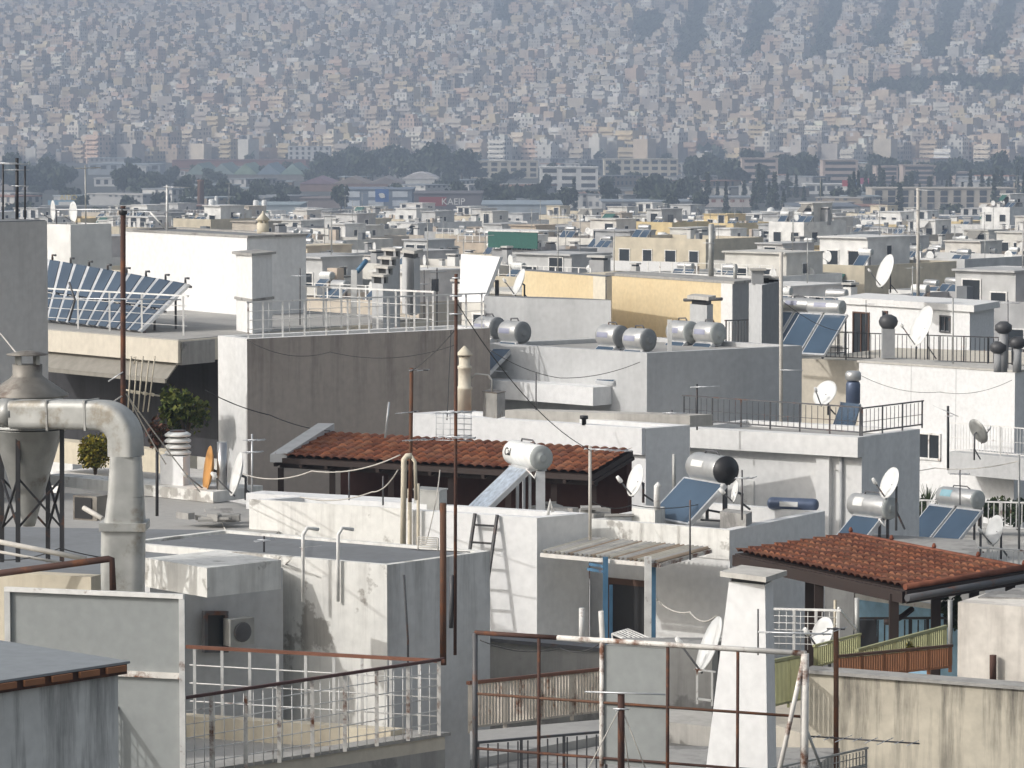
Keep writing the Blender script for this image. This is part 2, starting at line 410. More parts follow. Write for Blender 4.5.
def heater_proto(key, tank_l=1.3, tank_r=.28, pw=1.0, pl=1.9, np=1, tilt=38, tank='tank', cap='cap_grey', cone=0.0, post=False, logo=None, panel='pv', base=.12):
    """solar water heater, tank along local X, collectors sloping down to -Y"""
    th = thing('solar_water_heater', 'solar water heater', 'water heater')
    st, ct = sin(rad(tilt)), cos(rad(tilt)); H = base + pl*st + tank_r*.75
    t = MB(); t.lathe((-tank_l/2, 0, H), [(tank_r*.72, -.05), (tank_r*.93, -.015), (tank_r, .03), (tank_r, tank_l-.03), (tank_r*.97, tank_l)], 24, (1,0,0))
    t.build('tank', M[tank], th, True)
    t = MB()
    if cone: t.lathe((tank_l/2+.002, 0, H), [(tank_r*1.01, 0), (tank_r*1.01, .05), (tank_r*.3, cone)], 24, (1,0,0))
    else: t.lathe((tank_l/2+.002, 0, H), [(tank_r*.98, 0), (tank_r*.98, .03), (tank_r*.6, .045), (tank_r*.3, .045), (tank_r*.28, .09)], 24, (1,0,0))
    t.build('end_cap', M[cap], th, True)
    t = MB(); t.tube([(-tank_l*.2, 0, H+tank_r-.01), (-tank_l*.18, 0, H+tank_r+.05), (tank_l*.2, 0, H+tank_r+.06), (tank_l*.3, 0, H+tank_r-.01)], .018, 6); t.build('pipe', M['iron_grey'], th, True)
    T = np*pw + (np-1)*.08
    y1, z1 = -tank_r*.55, H-tank_r*.75-.02; y0, z0 = y1-pl*ct, z1-pl*st
    nrm = Vector((0, -st, ct))
    for i in range(np):
        x0 = -T/2 + i*(pw+.08); x1 = x0+pw
        c = [Vector((x0,y0,z0)), Vector((x1,y0,z0)), Vector((x1,y1,z1)), Vector((x0,y1,z1))]
        fr = MB(); fr.hexa([p-nrm*.09 for p in c], c); pa = fr.build('collector', M['alu'], th, True)
        e = .045; cc = sum(c, Vector())/4
        g = [p + (cc-p)*.07 + nrm*.004 for p in c]
        MB().hexa([p-nrm*.003 for p in g], g).build('glass', M[panel], pa, True)
    f = MB()
    for x in (-T/2+.12, T/2-.12):
        f.bar((x, y0+.04, z0-.12), (x, y1, z1-.12), .045); f.bar((x, y1+.06, 0), (x, y1+.06, z1-.1), .045)
        f.bar((x, y0+.08, 0), (x, y0+.08, z0-.09), .045); f.bar((x, y1+.06, .1), (x, y0+.35, z0+.05), .035)
    for x in (-tank_l*.33, tank_l*.33): f.bar((x, .12, 0), (x, .12, H-tank_r*.9), .045); f.bar((x, -.18, H-tank_r*1.02), (x, .2, H-tank_r*1.02), .05)
    f.bar((-T/2, y1+.06, .25), (T/2, y1+.06, .25), .035)
    f.build('frame', M['iron_grey' if not post else 'alu'], th, True)
    t = MB(); t.tube([(tank_l/2-.1, -.02, H-tank_r+.01), (tank_l/2-.02, -.12, H-tank_r-.14), (T/2-.03, y1-.05, z1-.02)], .022, 6); t.build('hose', M['white_paint'], th, True)
    if logo:
        m = text_mesh(logo[0], logo[1], logo[2]); o = bpy.data.objects.new('lettering', m); C.objects.link(o); o.parent = th
        a = rad(logo[3] if len(logo) > 3 else 20)
        rr_ = tank_r+.002; o.location = (logo[4] if len(logo) > 4 else -tank_l*.35, -rr_*cos(a)+logo[1]*.35*sin(a)*-1, H+rr_*sin(a)-logo[1]*.35*cos(a)); o.rotation_euler = (pi/2-a, 0, 0)
    th['H'] = H
    return th
def text_mesh(s, size, mat, ext=.004):
    cu = bpy.data.curves.new('text', 'FONT'); cu.body = s; cu.size = size; cu.extrude = ext
    o = bpy.data.objects.new('text', cu); C.objects.link(o)
    bpy.context.view_layer.update()
    me = bpy.data.meshes.new_from_object(o.evaluated_get(bpy.context.evaluated_depsgraph_get()))
    bpy.data.objects.remove(o); bpy.data.curves.remove(cu)
    me.materials.clear(); me.materials.append(mat if not isinstance(mat, str) else M[mat]); return me

def dish_proto(r, mat='dishw', depth=.16, arm='iron_grey', mast=.6):
    """satellite dish, bowl open to local -Y"""
    th = thing('satellite_dish', 'satellite dish', 'satellite dish')
    b = MB(); k = 28; pr = [(.001, 0), (r*.35, depth*r*.12), (r*.7, depth*r*.5), (r, depth*r)]
    b.lathe((0, 0, 0), pr + [(r*1.0, depth*r-.012), (r*.7, depth*r*.5-.02), (r*.35, depth*r*.12-.02), (.001, -.02)], k, (0,-1,0), cap=False)
    b.build('reflector', M[mat], th, True)
    a = MB(); a.tube([(0, 0, -r*.98), (0, -r*1.05, -r*.35)], .014 + r*.008, 6); am = a.build('feed_arm', M[arm], th, True)
    l = MB(); l.lathe((0, -r*1.02, -r*.36), [(.03+r*.02, 0), (.035+r*.03, .05), (.03, .12+r*.06)], 10, (0,-.75,.5)); l.build('feed_horn', M['white_paint'], am, True)
    return th
def place_dish(px, py, d, r, az, el, label, base=None, group=None, mat='dishw', depth=.16, flat=None):
    """az: compass direction (degrees, 0 = away, 90 = right) the bowl looks to"""
    th = dish_proto(r, mat, depth); p = PD(px, py, d); th.location = p; th['label'] = label
    if group: th['group'] = group
    n = Vector((sin(rad(az))*cos(rad(el)), cos(rad(az))*cos(rad(el)), sin(rad(el))))
    th.rotation_euler = (-n).to_track_quat('Y', 'Z').to_euler()
    q = th.rotation_euler.to_matrix()
    if base is not None:
        m = MB(); back = q @ Vector((0, .12, -.02)); inv = q.transposed()
        m.tube([inv @ Vector((0,0,0)), inv @ back, inv @ (back + Vector((0,0,base)))], .022+r*.015, 7)
        m.tube([inv @ back, inv @ (back + Vector((.0, .05, -.15*r)))], .03, 6)
        m.build('mast', M['iron_grey'], th, True)
        m = MB(); m.bar(inv @ (back + Vector((0,0,base*.55))), inv @ (back + Vector((.3*r+.1, .25, base))), .03); m.build('brace', M['iron_grey'], th, True)
    return th

def railing(name, label, a, b, h, npost=6, nbar=0, bal=0, mats=('white_paint','white_paint','white_paint'), pr=.025, hr=.03, br=.01, posts=None, group=None, cat='railing', mesh=None, flat=False, lift=.08):
    a, b = Vector(a), Vector(b); th = thing(name, label, cat, tuple(a), 0, group)
    up = Vector((0,0,h)); m = MB(); e = (b-a).normalized()*.05; m.bar(a+up-e, b+up+e, hr*2, hr*1.6); m.build('handrail', M[mats[0]], th)
    ts = posts if posts is not None else [i/(npost-1) for i in range(npost)]
    for t in ts:
        p = a.lerp(b, t); m = MB(); m.bar(p, p+up-Vector((0,0,hr*.8)), pr*2); m.build('post', M[mats[1]], th)
    m = MB()
    for i in range(nbar):
        z = Vector((0,0,h*(i+1)/(nbar+1))); m.tube([a+z, b+z], br, 5)
    if bal:
        n = int((b-a).length/bal); z0 = Vector((0,0,lift))
        m.bar(a+z0, b+z0, .03)
        for i in range(1, n):
            p = a.lerp(b, i/n)
            if flat: m.bar(p+z0, p+up-Vector((0,0,.03)), br*3.4, br*2, up=(b-a).cross(UP))
            else: m.bar(p+z0, p+up-Vector((0,0,.03)), br*2)
    if mesh:
        for i in range(int((b-a).length/mesh)+1):
            p = a.lerp(b, min(1, i*mesh/(b-a).length)); m.tube([p+Vector((0,0,.02)), p+up-Vector((0,0,.03))], br, 5)
    if m.f: m.build('infill', M[mats[2]], th)
    return th

def tiled_roof(bl, br, tl, tr, tw=.21, rows=None, rl=.36, amp=.05):
    """barrel tiles: bl-br is the eave; channels run up to tl-tr"""
    bl, br, tl, tr = map(Vector, (bl, br, tl, tr))
    n = int((br-bl).length/tw); R = int((tl-bl).length/rl)+1; K = 6
    nr = ((br-bl).cross(tl-bl)).normalized()
    mb = MB(); cols = {}
    base = [(.185,.068,.036),(.22,.085,.044),(.165,.06,.034),(.24,.105,.058),(.14,.052,.03),(.205,.09,.052),(.18,.075,.048)]
    for r in range(R):
        for q, t, off in ((0, r/R, .035), (1, (r+1)/R, .0)):
            for i in range(n*K+1):
                s = i/(n*K); ph = (i % K)/K
                z = amp*abs(cos(pi*ph))**.75 if ph <= .5 or True else 0
                p = bl.lerp(br, s).lerp(tl.lerp(tr, s), t) + nr*(z+off)
                mb.v.append(p)
    W = n*K+1
    for r in range(R):
        for i in range(n*K):
            a = 2*r*W+i; c = cols.setdefault((r, (i+K//2)//K), random.choice(base)); mb.col = c
            mb.face((a, a+1, a+W+1, a+W), False)
            if r+1 < R:
                mb.face((a+W, a+W+1, a+2*W+1, a+2*W), False)
            if r == 0:
                pass
    return mb

def yagi(px, ytop, ybot, d, booms, label, mast='rust', r=.02, group=None, extra=None, lean=0.0):
    """mast from pixel row ytop to ybot; booms: (row, metres to left, metres to right, number of elements, tilt)"""
    b = PD(px, ybot, d); t = PD(px+lean, ytop, d); th = thing('antenna', label, 'antenna', tuple(b), 0, group)
    MB().tube([b, t], r, 7).build('mast', M[mast], th)
    for (row, l, rr, ne, vert) in booms:
        p = PD(px + lean*(ybot-row)/(ybot-ytop), row, d - r - .01)
        m = MB(); dirv = Vector((cos(.35), -sin(.35)*.6, vert)).normalized(); a, c = p-dirv*l, p+dirv*rr
        m.tube([a, c], .011, 6); bo = m.build('boom', M['alu' if mast != 'rust' else 'iron_grey'], th)
        e = MB(); ax = Vector((.45, .89, 0)) if ne > 0 else Vector((0, 0, 1))
        for i in range(abs(ne)):
            q = a.lerp(c, (i+.5)/abs(ne)); L = .16 + .14*((i*7) % 3)/2
            e.tube([q-ax*L, q+ax*L], .006, 5)
        if ne: e.build('elements', M['alu'], bo)
    return th

def wire(name, label, pts, sag=.3, r=.012, mat='rope', group=None, cat='cable'):
    mb = MB(); P = []
    for i in range(len(pts)-1):
        a, b = Vector(pts[i]), Vector(pts[i+1])
        for k in range(13):
            t = k/12
            if i and k == 0: continue
            P.append(a.lerp(b, t) - Vector((0,0,sag*4*t*(1-t))))
    mb.tube(P, r, 5); return tag(mb.build(name, M[mat]), label, cat, group)

def window_on(parent, p, u, nrm, wd, ht, frame='white_paint', pane='glass', name='window', mull=1):
    """p: lower middle on the wall, u along the wall, nrm out of it"""
    u = u.normalized(); nrm = nrm.normalized(); f = MB(); k = .06
    def at(x, z, o): return p + u*x + UP*z + nrm*o
    f.bar(at(-wd/2, 0, .02), at(-wd/2, ht, .02), k, .07, up=nrm); f.bar(at(wd/2, 0, .02), at(wd/2, ht, .02), k, .07, up=nrm)
    f.bar(at(-wd/2-k/2, -k/2, .02), at(wd/2+k/2, -k/2, .02), .075, k, up=UP); f.bar(at(-wd/2-k/2, ht+k/2, .02), at(wd/2+k/2, ht+k/2, .02), .075, k, up=UP)
    for i in range(1, mull): f.bar(at(-wd/2+wd*i/mull, 0, .018), at(-wd/2+wd*i/mull, ht, .018), k*.8, .05, up=nrm)
    fr = f.build(name, M[frame], parent)
    q = MB(); q.hexa([at(-wd/2+.02, .01, -.03), at(wd/2-.02, .01, -.03), at(wd/2-.02, .01, .006), at(-wd/2+.02, .01, .006)], [at(-wd/2+.02, ht, -.03), at(wd/2-.02, ht, -.03), at(wd/2-.02, ht, .006), at(-wd/2+.02, ht, .006)])
    q.build('pane', M[pane], fr); return fr

# ------------------------------------------------------------------ FOREGROUND BUILDINGS (near to far)
# left near: sheet-roofed shed
z = PD(130, 661, 36).z
sh = [PZ(130, 661, z), PZ(-70, 691, z), None, PZ(-70, 629, z)]; sh[2] = sh[1]+sh[3]-sh[0]
th = thing('rooftop_shed', 'grey shed in lower left corner with flat blue-grey sheet lid and streaked sides', 'shed', (sh[2].x, sh[2].y, z-4))
MB().prism(sh, z-.025, z).build('sheet_roof', M['sheet_blue'], th)
MB().prism([p.lerp((sh[0]+sh[2])/2, .015) for p in sh], z-.13, z-.027).build('roof_edge', M['rust_dark'], th)
MB().prism([p.lerp((sh[0]+sh[2])/2, .06) for p in sh], z-4, z-.132).build('side_wall', M['curtain'], th)
mb = MB()
for i in range(7):
    p = sh[0].lerp(sh[1], .03+i*.14); q = sh[0].lerp(sh[1], .13+i*.14); off = (sh[1]-sh[0]).cross(UP).normalized()
    if off.y > 0: off = -off
    mb.bar(p+off*.02+UP*-.06, q+off*.02+UP*-.06, .03, .06)
mb.build('edge_batten', M['wood_slat'], th)

# framed grey board
a, b = PD(5, 589, 44.7), PD(184, 597, 44.0)
b.z = a.z
th = thing('screen_panel', 'large grey board in a white metal frame behind the lower left shed', 'screen', (a.x, a.y, a.z-2.6))
dn = V(0,0,-2.6); e = (b-a).normalized()
m = MB(); m.bar(a, b, .06, .055); m.build('top_rail', M['white_paint'], th)
for p in (a+e*.03, b-e*.03): MB().bar(p+V(0,0,-.03), p+dn, .07, .06).build('post', M['white_paint'], th)
MB().bar(a+V(0,0,-.98), b+V(0,0,-.98)-e*.06, .05, .07).build('cross_rail', M['white_rusty'], th)
bk = e.cross(UP).normalized()*.03
if bk.y < 0: bk = -bk
MB().hexa([a+bk+dn, b+bk+dn, b+bk*1.4+dn, a+bk*1.4+dn], [a+bk, b+bk, b+bk*1.4, a+bk*1.4]).build('board', M['sheet_grey'], th)

# terrace with the white wire railings
R, NL, BL = PD(445, 736, 48.5), None, None
zt = R.z; NL = PZ(100, 789, zt); BL = PZ(185, 718, zt); Bk = NL+BL-R
T1 = dict(n=R, l=NL, r=BL, b=Bk, z=zt, z0=zt-9, poly=[R, NL, Bk, BL])
th = building('terrace_building', 'low block whose roof terrace has the white wire railings with brown handrails', 'building', T1, [M['concrete']], .18, 'roof_pale', .18, pmat=[M['beige']])
MB().ring([R.lerp(Bk,-.01), NL.lerp(BL,-.01), Bk.lerp(R,-.01), BL.lerp(NL,-.01)], .3, zt+.003, zt+.05).build('coping', M['concrete'], th)
# near railing
ra, rb = PZ(60, 800, zt+.05), PZ(441, 735, zt+.05)
La = (rb-ra).length
railing('railing', 'nearer white wire-mesh terrace railing with a dark maroon handrail', ra, rb, 1.02, 0, 5, .0, ('rail_maroon','white_rusty','white_paint'), .025, .024, .007, posts=[1-.0885*i-.006 for i in range(11)], mesh=.165)
fa, fb = PZ(190, 719, zt+.05), PZ(441, 735, zt+.05)
railing('railing', 'farther white three-bar terrace railing with a red-brown handrail', fa+V(0,0,0), fb, 1.0, 0, 3, 0, ('rail_brown','white_paint','white_paint'), .02, .028, .01, posts=[.02+.112*i for i in range(9)])
mb = MB(); c0 = (BL-R).normalized(); inn = (NL-R).normalized()
p0, p1 = R+c0*.3+inn*.35, R+c0*3.6+inn*.35
mb.hexa([p0+V(0,0,-.17), p0+inn*.25+V(0,0,-.17), p1+inn*.25+V(0,0,-.17), p1+V(0,0,-.17)], [p0+V(0,0,.13), p0+inn*.25+V(0,0,.13), p1+inn*.25+V(0,0,.13), p1+V(0,0,.13)])
tag(mb.build('upstand', M['cream']), 'low cream wall on the terrace inside the white railings', 'wall')

# peeling white building with felt roof behind it
B4 = block((281, 556), (387, 565), (490, 551), 54, 9)
e1 = (B4['l']-B4['n']).normalized(); B4['l'] = B4['n']+e1*5.2; B4['b'] = B4['l']+B4['r']-B4['n']; B4['poly'] = [B4['l'], B4['n'], B4['r'], B4['b']]
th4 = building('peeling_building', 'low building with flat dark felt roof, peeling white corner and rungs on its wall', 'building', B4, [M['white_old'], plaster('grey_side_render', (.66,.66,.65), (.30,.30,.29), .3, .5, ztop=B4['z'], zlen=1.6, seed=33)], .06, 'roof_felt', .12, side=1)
# rungs in the wall
nA = e1.cross(UP).normalized(); nA = nA if nA.y < 0 else -nA
for i in range(5):
    mb = MB(); q = PD(330, 566+i*22, 54.9) + nA*.02; u = -e1
    mb.tube([q-u*.22, q-u*.22+nA*.16, q+u*.22+nA*.16, q+u*.22], .018, 6); mb.build('rung', M['white_rusty'], th4)
for xx in (311, 346):
    q = PD(xx, 600, 54.6)+nA*.2; p = PD(xx, 527, 54.6)+nA*.2
    MB().tube([p+V(.22,.18,-.04), p+V(.06,.05,0), p+V(0,0,-.1), q], .028, 7).build('grab_pole', M['white_paint'], th4)
MB().tube([PD(404, 575, 53.2), PD(408, 640, 53.2), PD(408, 700, 53.2)], .016, 6).build('drainpipe', M['iron_grey'], th4)
MB().tube([PD(452, 575, 53), PD(451, 628, 53)], .032, 6).build('downpipe', M['iron_grey'], th4)
# canopy slab block in front, left
Bc = block((145, 558), (207, 568), (281, 560), 51.2, .42)
wc = M['white_old']
cx = (Bc['l']+Bc['r'])/2
thc = thing('stair_block', 'pale peeling canopy block with an air conditioner on the shaded wall under it', 'building', (cx.x, cx.y, B4['z0']))
MB().prism(Bc['poly'], Bc['z0'], Bc['z']).build('canopy', wc, thc)
q = PZ(186, 562, Bc['z'])
a1, a2 = PD(150, 600, 53.2), PD(283, 600, 54.6)
mb = MB(); mb.prism([a1, a2, a2+V(-.6,1.6,0), a1+V(-.6,1.6,0)], B4['z0'], Bc['z0']-.003); mb.build('back_wall', M['grey_lt'], thc)
u = (a2-a1).normalized(); nn = u.cross(UP).normalized(); nn = nn if nn.y < 0 else -nn
window_on(thc, PD(214, 648, 53.75)+nn*.02, u, nn, .36, .5, 'iron_grey')
q = PD(233, 630, 53.95)+nn*.16
ac = thing('air_conditioner', 'grey outdoor air conditioner unit on shaded wall under the pale canopy', 'air conditioner', tuple(q-V(0,0,.25)))
rm = Matrix.Rotation(atan2(u.y, u.x), 3, 'Z')
MB().box(q, (.42,.2,.4), rm).build('casing', M['galv'], ac)
mb = MB(); mb.lathe(q+nn*.105, [(.15,0),(.15,.012),(.13,.02),(.04,.02)], 18, nn); mb.build('fan_grille', M['iron_grey'], ac)

# annex roof on which the dust collector stands
Ba = plan([(-70, 585), (92, 580), (150, 558), (275, 545), (230, 531), (-70, 526)], B4['z']-.12)
tha = thing('annex_building', 'flat felt-roofed annex with cream front wall under the dust collector', 'building', (Ba[1].x, Ba[1].y, B4['z0']))
MB().prism(Ba, B4['z0'], B4['z']-.13).build('wall', M['cream'], tha)
MB().prism([p.lerp(Ba[3], .004) for p in Ba], B4['z']-.128, B4['z']-.11).build('roof', M['roof_felt'], tha)
a1, a2 = PD(-60, 573, 48), PD(91, 577, 47.2)
MB().prism([a1, a2, a2+V(.1,.25,0), a1+V(.1,.25,0)], B4['z']-1.2, a2.z).build('front_parapet', M['cream'], tha)
# lower terrace strip behind (in the shade of the balcony house)
zs = PD(200, 515, 70).z
Bs = plan([(-70, 545), (255, 551), (300, 515), (215, 499), (-70, 489)], zs)
ths = thing('lower_annex', 'low flat bluish roof between the dust collector and the balcony house', 'building', (Bs[1].x, Bs[1].y, zs-9))
MB().prism(Bs, zs-9, zs-.01).build('wall', M['white_old'], ths); MB().prism([p.lerp(Bs[3], .003) for p in Bs], zs-.008, zs+.01).build('roof', M['roof_pale'], ths)

# ---- dust collector: drum, cone, hat, frame, duct
dc = 51.0; s = dc/F
def D(x, y, dd=0): return PD(x, y, dc+dd)
ct = D(28, 428); th = thing('dust_collector', 'weathered metal cyclone dust collector with a conical hat on a dark steel frame', 'dust collector', tuple(D(28, 562)))
def h(y): return (428-y)*s
mb = MB(); mb.lathe(ct, [(6*s, h(527)), (8*s, h(520)), (35*s, h(430)), (36*s, h(429))], 32); mb.build('cone', M['galv'], th)
mb = MB(); mb.lathe(ct, [(36*s, .0), (37*s, .01), (36*s, .02), (35*s, .03), (35*s, h(394))], 32, cap=False); mb.build('drum', M['galv'], th)
mb = MB(); mb.lathe(ct, [(41*s, h(396)), (41*s, h(394)), (17*s, h(377)), (15*s, h(375)), (15*s, h(364)), (13*s, h(364))], 32); hat = mb.build('hat', M['galv_old'], th)
mb = MB(); mb.lathe(ct, [(21*s, h(354.5)), (21*s, h(353.5)), (4*s, h(350))], 24); mb.build('cowl', M['galv_old'], hat)
for k in range(4):
    a = pi/4+k*pi/2+.3; p = ct+V(cos(a)*13*s, sin(a)*13*s, h(364)); MB().bar(p, p+V(0,0,9.6*s), .05, .03).build('strut', M['galv'], hat)
for (x, dd) in ((18,-.42),(62,-.3),(2,.4),(48,.45)):
    MB().bar(D(x, 428, dd), D(x, 562, dd), .06, .06).build('leg', M['iron'], th)
mb = MB()
for p, q in (((18,-.42),(62,-.3)),((18,-.42),(2,.4)),((62,-.3),(48,.45)),((2,.4),(48,.45))):
    for y0, y1 in ((478,528),):
        mb.bar(D(p[0],y0,p[1]), D(q[0],y1,q[1]), .03); mb.bar(D(p[0],y1,p[1]), D(q[0],y0,q[1]), .03)
mb.build('bracing', M['iron'], th)
dth = thing('exhaust_duct', 'thick pale sheet metal duct bending down from the dust collector into the roof', 'duct', tuple(D(122, 590, -2.2)))
dq = 1/sqrt(2)
def ductpt(x, y): return PD(x, y, dc-.75-(x-15)*.006)
hw = 14.0*s/dq
def seg(name, pts, rr, mat='galv_bright', k=4, par=None): 
    return MB().tube(pts, [q*dq for q in rr] if isinstance(rr, list) else rr*dq, 28, False, False, 0, True).build(name, M[mat], par or dth)
MB().tube([ductpt(2, 413), ductpt(17, 413)], 14.6*s, 18).build('inlet', M['galv'], dth)
seg('section', [ductpt(15, 414), ductpt(53, 414)], hw); seg('section', [ductpt(54, 414.2), ductpt(91, 414.6)], hw*1.01)
for x in (53.5, 91.5): MB().tube([ductpt(x-1, 414.3), ductpt(x+1, 414.3)], hw*1.06, 4, True, True, pi/4).build('flange', M['galv'], dth)
arc = [ductpt(92, 414.7)]
for k in range(0, 11):
    a = k/10*pi/2; arc.append(ductpt(100+25.5*sin(a), 440.5-25.5*cos(a)))
arc.append(ductpt(125.8, 456))
mbd = MB(); mbd.tube(arc, hw*1.02*dq, 28, False, False, 0, True); mbd.build('elbow', M['galv_bright'], dth)
seg('section', [ductpt(125.8, 455.5), ductpt(126, 495.5)], [hw*1.03, hw*1.2])
seg('section', [ductpt(126, 495), ductpt(125, 522)], [hw*1.2, hw*1.36])
MB().tube([ductpt(124.5, 521), ductpt(124.5, 529)], hw*1.62, 4, True, True, pi/4).build('flange', M['galv_bright'], dth)
seg('section', [ductpt(123.5, 529), ductpt(122.5, 605)], hw*1.46)
tag(MB().tube([PD(-20, 538, 48), PD(86, 559, 47.6)], .035, 8).build('pipe', M['rope']), 'thin tan pipe slanting down past the dust collector frame', 'pipe')
tag(MB().tube([PD(-20, 576, 47), PD(108, 559, 47.3), PD(112, 560, 47.3), PD(113, 590, 47.3)], .045, 8).build('pipe', M['rust_dark']), 'dark bent iron pipe along the cream annex wall', 'pipe')
tag(MB().tube([PD(0, 552, 49), PD(62, 563, 49)], .02, 6).build('conduit', M['rope']), 'thin tan rod lying on the felt roof beside collector frame', 'rod')
bx = thing('vent_box', 'small dark square vent box with a tan pipe stub on the bluish roof', 'vent', tuple(PD(92, 521, 62)))
q = PD(92, 507, 62); rm = Matrix.Rotation(rad(-30), 3, 'Z')
mb = MB(); mb.box(q, (.5,.4,.42), rm); mb.build('casing', M['galv_old'], bx)
mb = MB(); mb.box(q+rm@V(-.03,-.203,0), (.36,.02,.36), rm); mb.build('opening', M['black'], bx)
MB().tube([PD(84, 508, 61.7), PD(103, 519, 61.2)], .045, 8).build('pipe_stub', M['rope'], bx)

# left tall shaded wall block
Bt = block((-60, 214), (-50, 214), (47, 221), 74, 30)
n0 = PD(47, 221, 74); l0 = PD(-80, 216, 71.5); l0.z = n0.z
Bt = dict(n=l0, l=l0+V(-3,3,0), r=n0, b=n0+V(-3,3,0), z=n0.z, z0=0, poly=[l0, n0, n0+V(-2.6,3.6,0), l0+V(-2.6,3.6,0)])
building('stair_tower', 'tall plain shaded grey tower block at left edge with antennas on top', 'building', Bt, [plaster('shaded_tower_render', (.56,.55,.53), (.36,.35,.34), .3, .3, seed=40)], 0)
for (x, y0, lab, bm) in ((17, 158, 'dark antenna mast with several small arms on the left edge tower', [(164,.35,.15,3,0),(170,.25,.15,3,0),(186,.12,.2,2,0)]), (3, 164, 'thin leftmost antenna mast on the left edge tower', [(163,.2,.3,2,0)]), (25,166,'short bare grey rod beside dark mast on left edge tower',[])):
    yagi(x, y0, 221, 74.5, bm, lab, 'iron', .035 if x == 17 else .02)

# balcony house with the big solar array: slab, recess, planter
L7n = PD(178, 341, 82); zsl = L7n.z
l7, r7 = PZ(20, 328, zsl), PZ(213, 338, zsl); 
P7 = dict(n=L7n, l=l7, r=r7, b=l7+r7-L7n, z=zsl, z0=zsl-.5)
th7 = thing('balcony_house', 'house with a deep shaded balcony under a beige roof slab carrying the collector array', 'building', (l7.x, l7.y, 0))
dl = (l7-L7n).normalized(); dr = (r7-L7n).normalized()
far = r7+dl*9+dr*8
poly7 = [L7n, r7, r7+dr*9, L7n+dl*8+dr*10, L7n+dl*8]
MB().prism(poly7, zsl-.5, zsl).build('roof_slab', M['beige'], th7)
MB().prism([p.lerp(far, .012) for p in poly7], zsl+.002, zsl+.02).build('roof', M['roof_pale'], th7)
nb = PZ(186, 340, zsl)
MB().prism([L7n+dr*.1-dl*.05, PZ(213,338,zsl)+dr*.02-dl*.05, PZ(213,338,zsl)+dr*.02+dl*.2, L7n+dr*.1+dl*.2], zsl-.55, zsl-.03).build('slab_end', M['concrete'], th7)
M['recess'] = plaster('recess_shade_wall', (.055,.055,.06), (.03,.03,.03), .3, .6, seed=50)  # shade of the deep balcony put into the wall colour
q1, q2 = L7n+dr*2.2, L7n+dl*8+dr*2.2
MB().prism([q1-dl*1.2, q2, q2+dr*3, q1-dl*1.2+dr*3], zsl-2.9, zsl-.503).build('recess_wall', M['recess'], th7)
aw = MB(); o = -dr*.12
a0, a1 = L7n+dl*.2+V(0,0,-.5), L7n+dl*6+V(0,0,-.5)
aw.hexa([a0+V(0,0,-.40)-dr*.25, a1+V(0,0,-.40)-dr*.25, a1+V(0,0,-.36)-dr*.25, a0+V(0,0,-.36)-dr*.25], [a0+dr*.2+V(0,0,-.06), a1+dr*.2+V(0,0,-.06), a1+dr*.2, a0+dr*.2])
aw.bar(a0+V(0,0,-.40)-dr*.27, a1+V(0,0,-.40)-dr*.27, .05, .1); aw.build('awning', M['canvas'], th7)
pl0, pl1 = PD(170, 452, 80.5), PD(50, 446, 83.5); pl1.z = pl0.z
bkv = dr*.5
MB().prism([pl0, pl1, pl1+bkv, pl0+bkv], pl0.z-.5, pl0.z).build('planter', M['cream'], th7)
MB().prism([pl0+dr*.1, pl1+dr*.1, pl1+dr*3, pl0+dr*3], pl0.z-.95, pl0.z-.75).build('balcony_slab', M['white'], th7)
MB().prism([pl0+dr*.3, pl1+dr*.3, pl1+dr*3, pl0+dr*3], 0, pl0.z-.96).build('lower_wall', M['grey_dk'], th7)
# white stepped parapet at its foot
w0, w1 = PD(213, 492, 72), PD(48, 482, 75.5); w1.z = w0.z
tag(MB().prism([w0, w1, w1+V(.2,.3,0), w0+V(.9,1.3,0)], zs+.02, w0.z).build('parapet_wall', M['white_old']), 'low white wall at the back of the bluish flat roof', 'wall')
# white chimney block with ring vent
th = thing('ring_vent', 'white ventilator with stacked rings on a white block beside the balcony plants', 'vent', tuple(PD(179, 492, 73.5)))
Bv = block((160, 455), (183, 457), (190, 455), 73.2, .85); MB().prism(Bv['poly'], Bv['z0'], Bv['z']).build('base', M['white2'], th)
vo = PD(178, 456, 73.6); sv = 73.6/F
for k in range(4): MB().lathe(vo, [(13*sv, (2+k*6)*sv), (13.5*sv, (4+k*6)*sv), (10*sv, (6.4+k*6)*sv)], 20).build('ring', M['white_enamel'], th)
MB().lathe(vo, [(8*sv, 0), (8*sv, 26*sv)], 16).build('core', M['iron_grey'], th)
MB().tube([PD(222, 496, 72.5), PD(222, 442, 72.5)], .1, 16).build('flue_pipe', M['steel']).name
fl = bpy.data.objects['flue_pipe']; tag(fl, 'shiny round steel flue between the orange dish and white dish', 'flue')
place_dish(212, 470, 72.8, .48, -103, 8, 'orange dish seen edge-on beside the steel flue', base=-.5, mat='orange', depth=.2)
place_dish(240, 475, 71.5, .44, -104, 14, 'white dish on low mast right of steel flue, against the white wall foot', base=-.45, depth=.2)

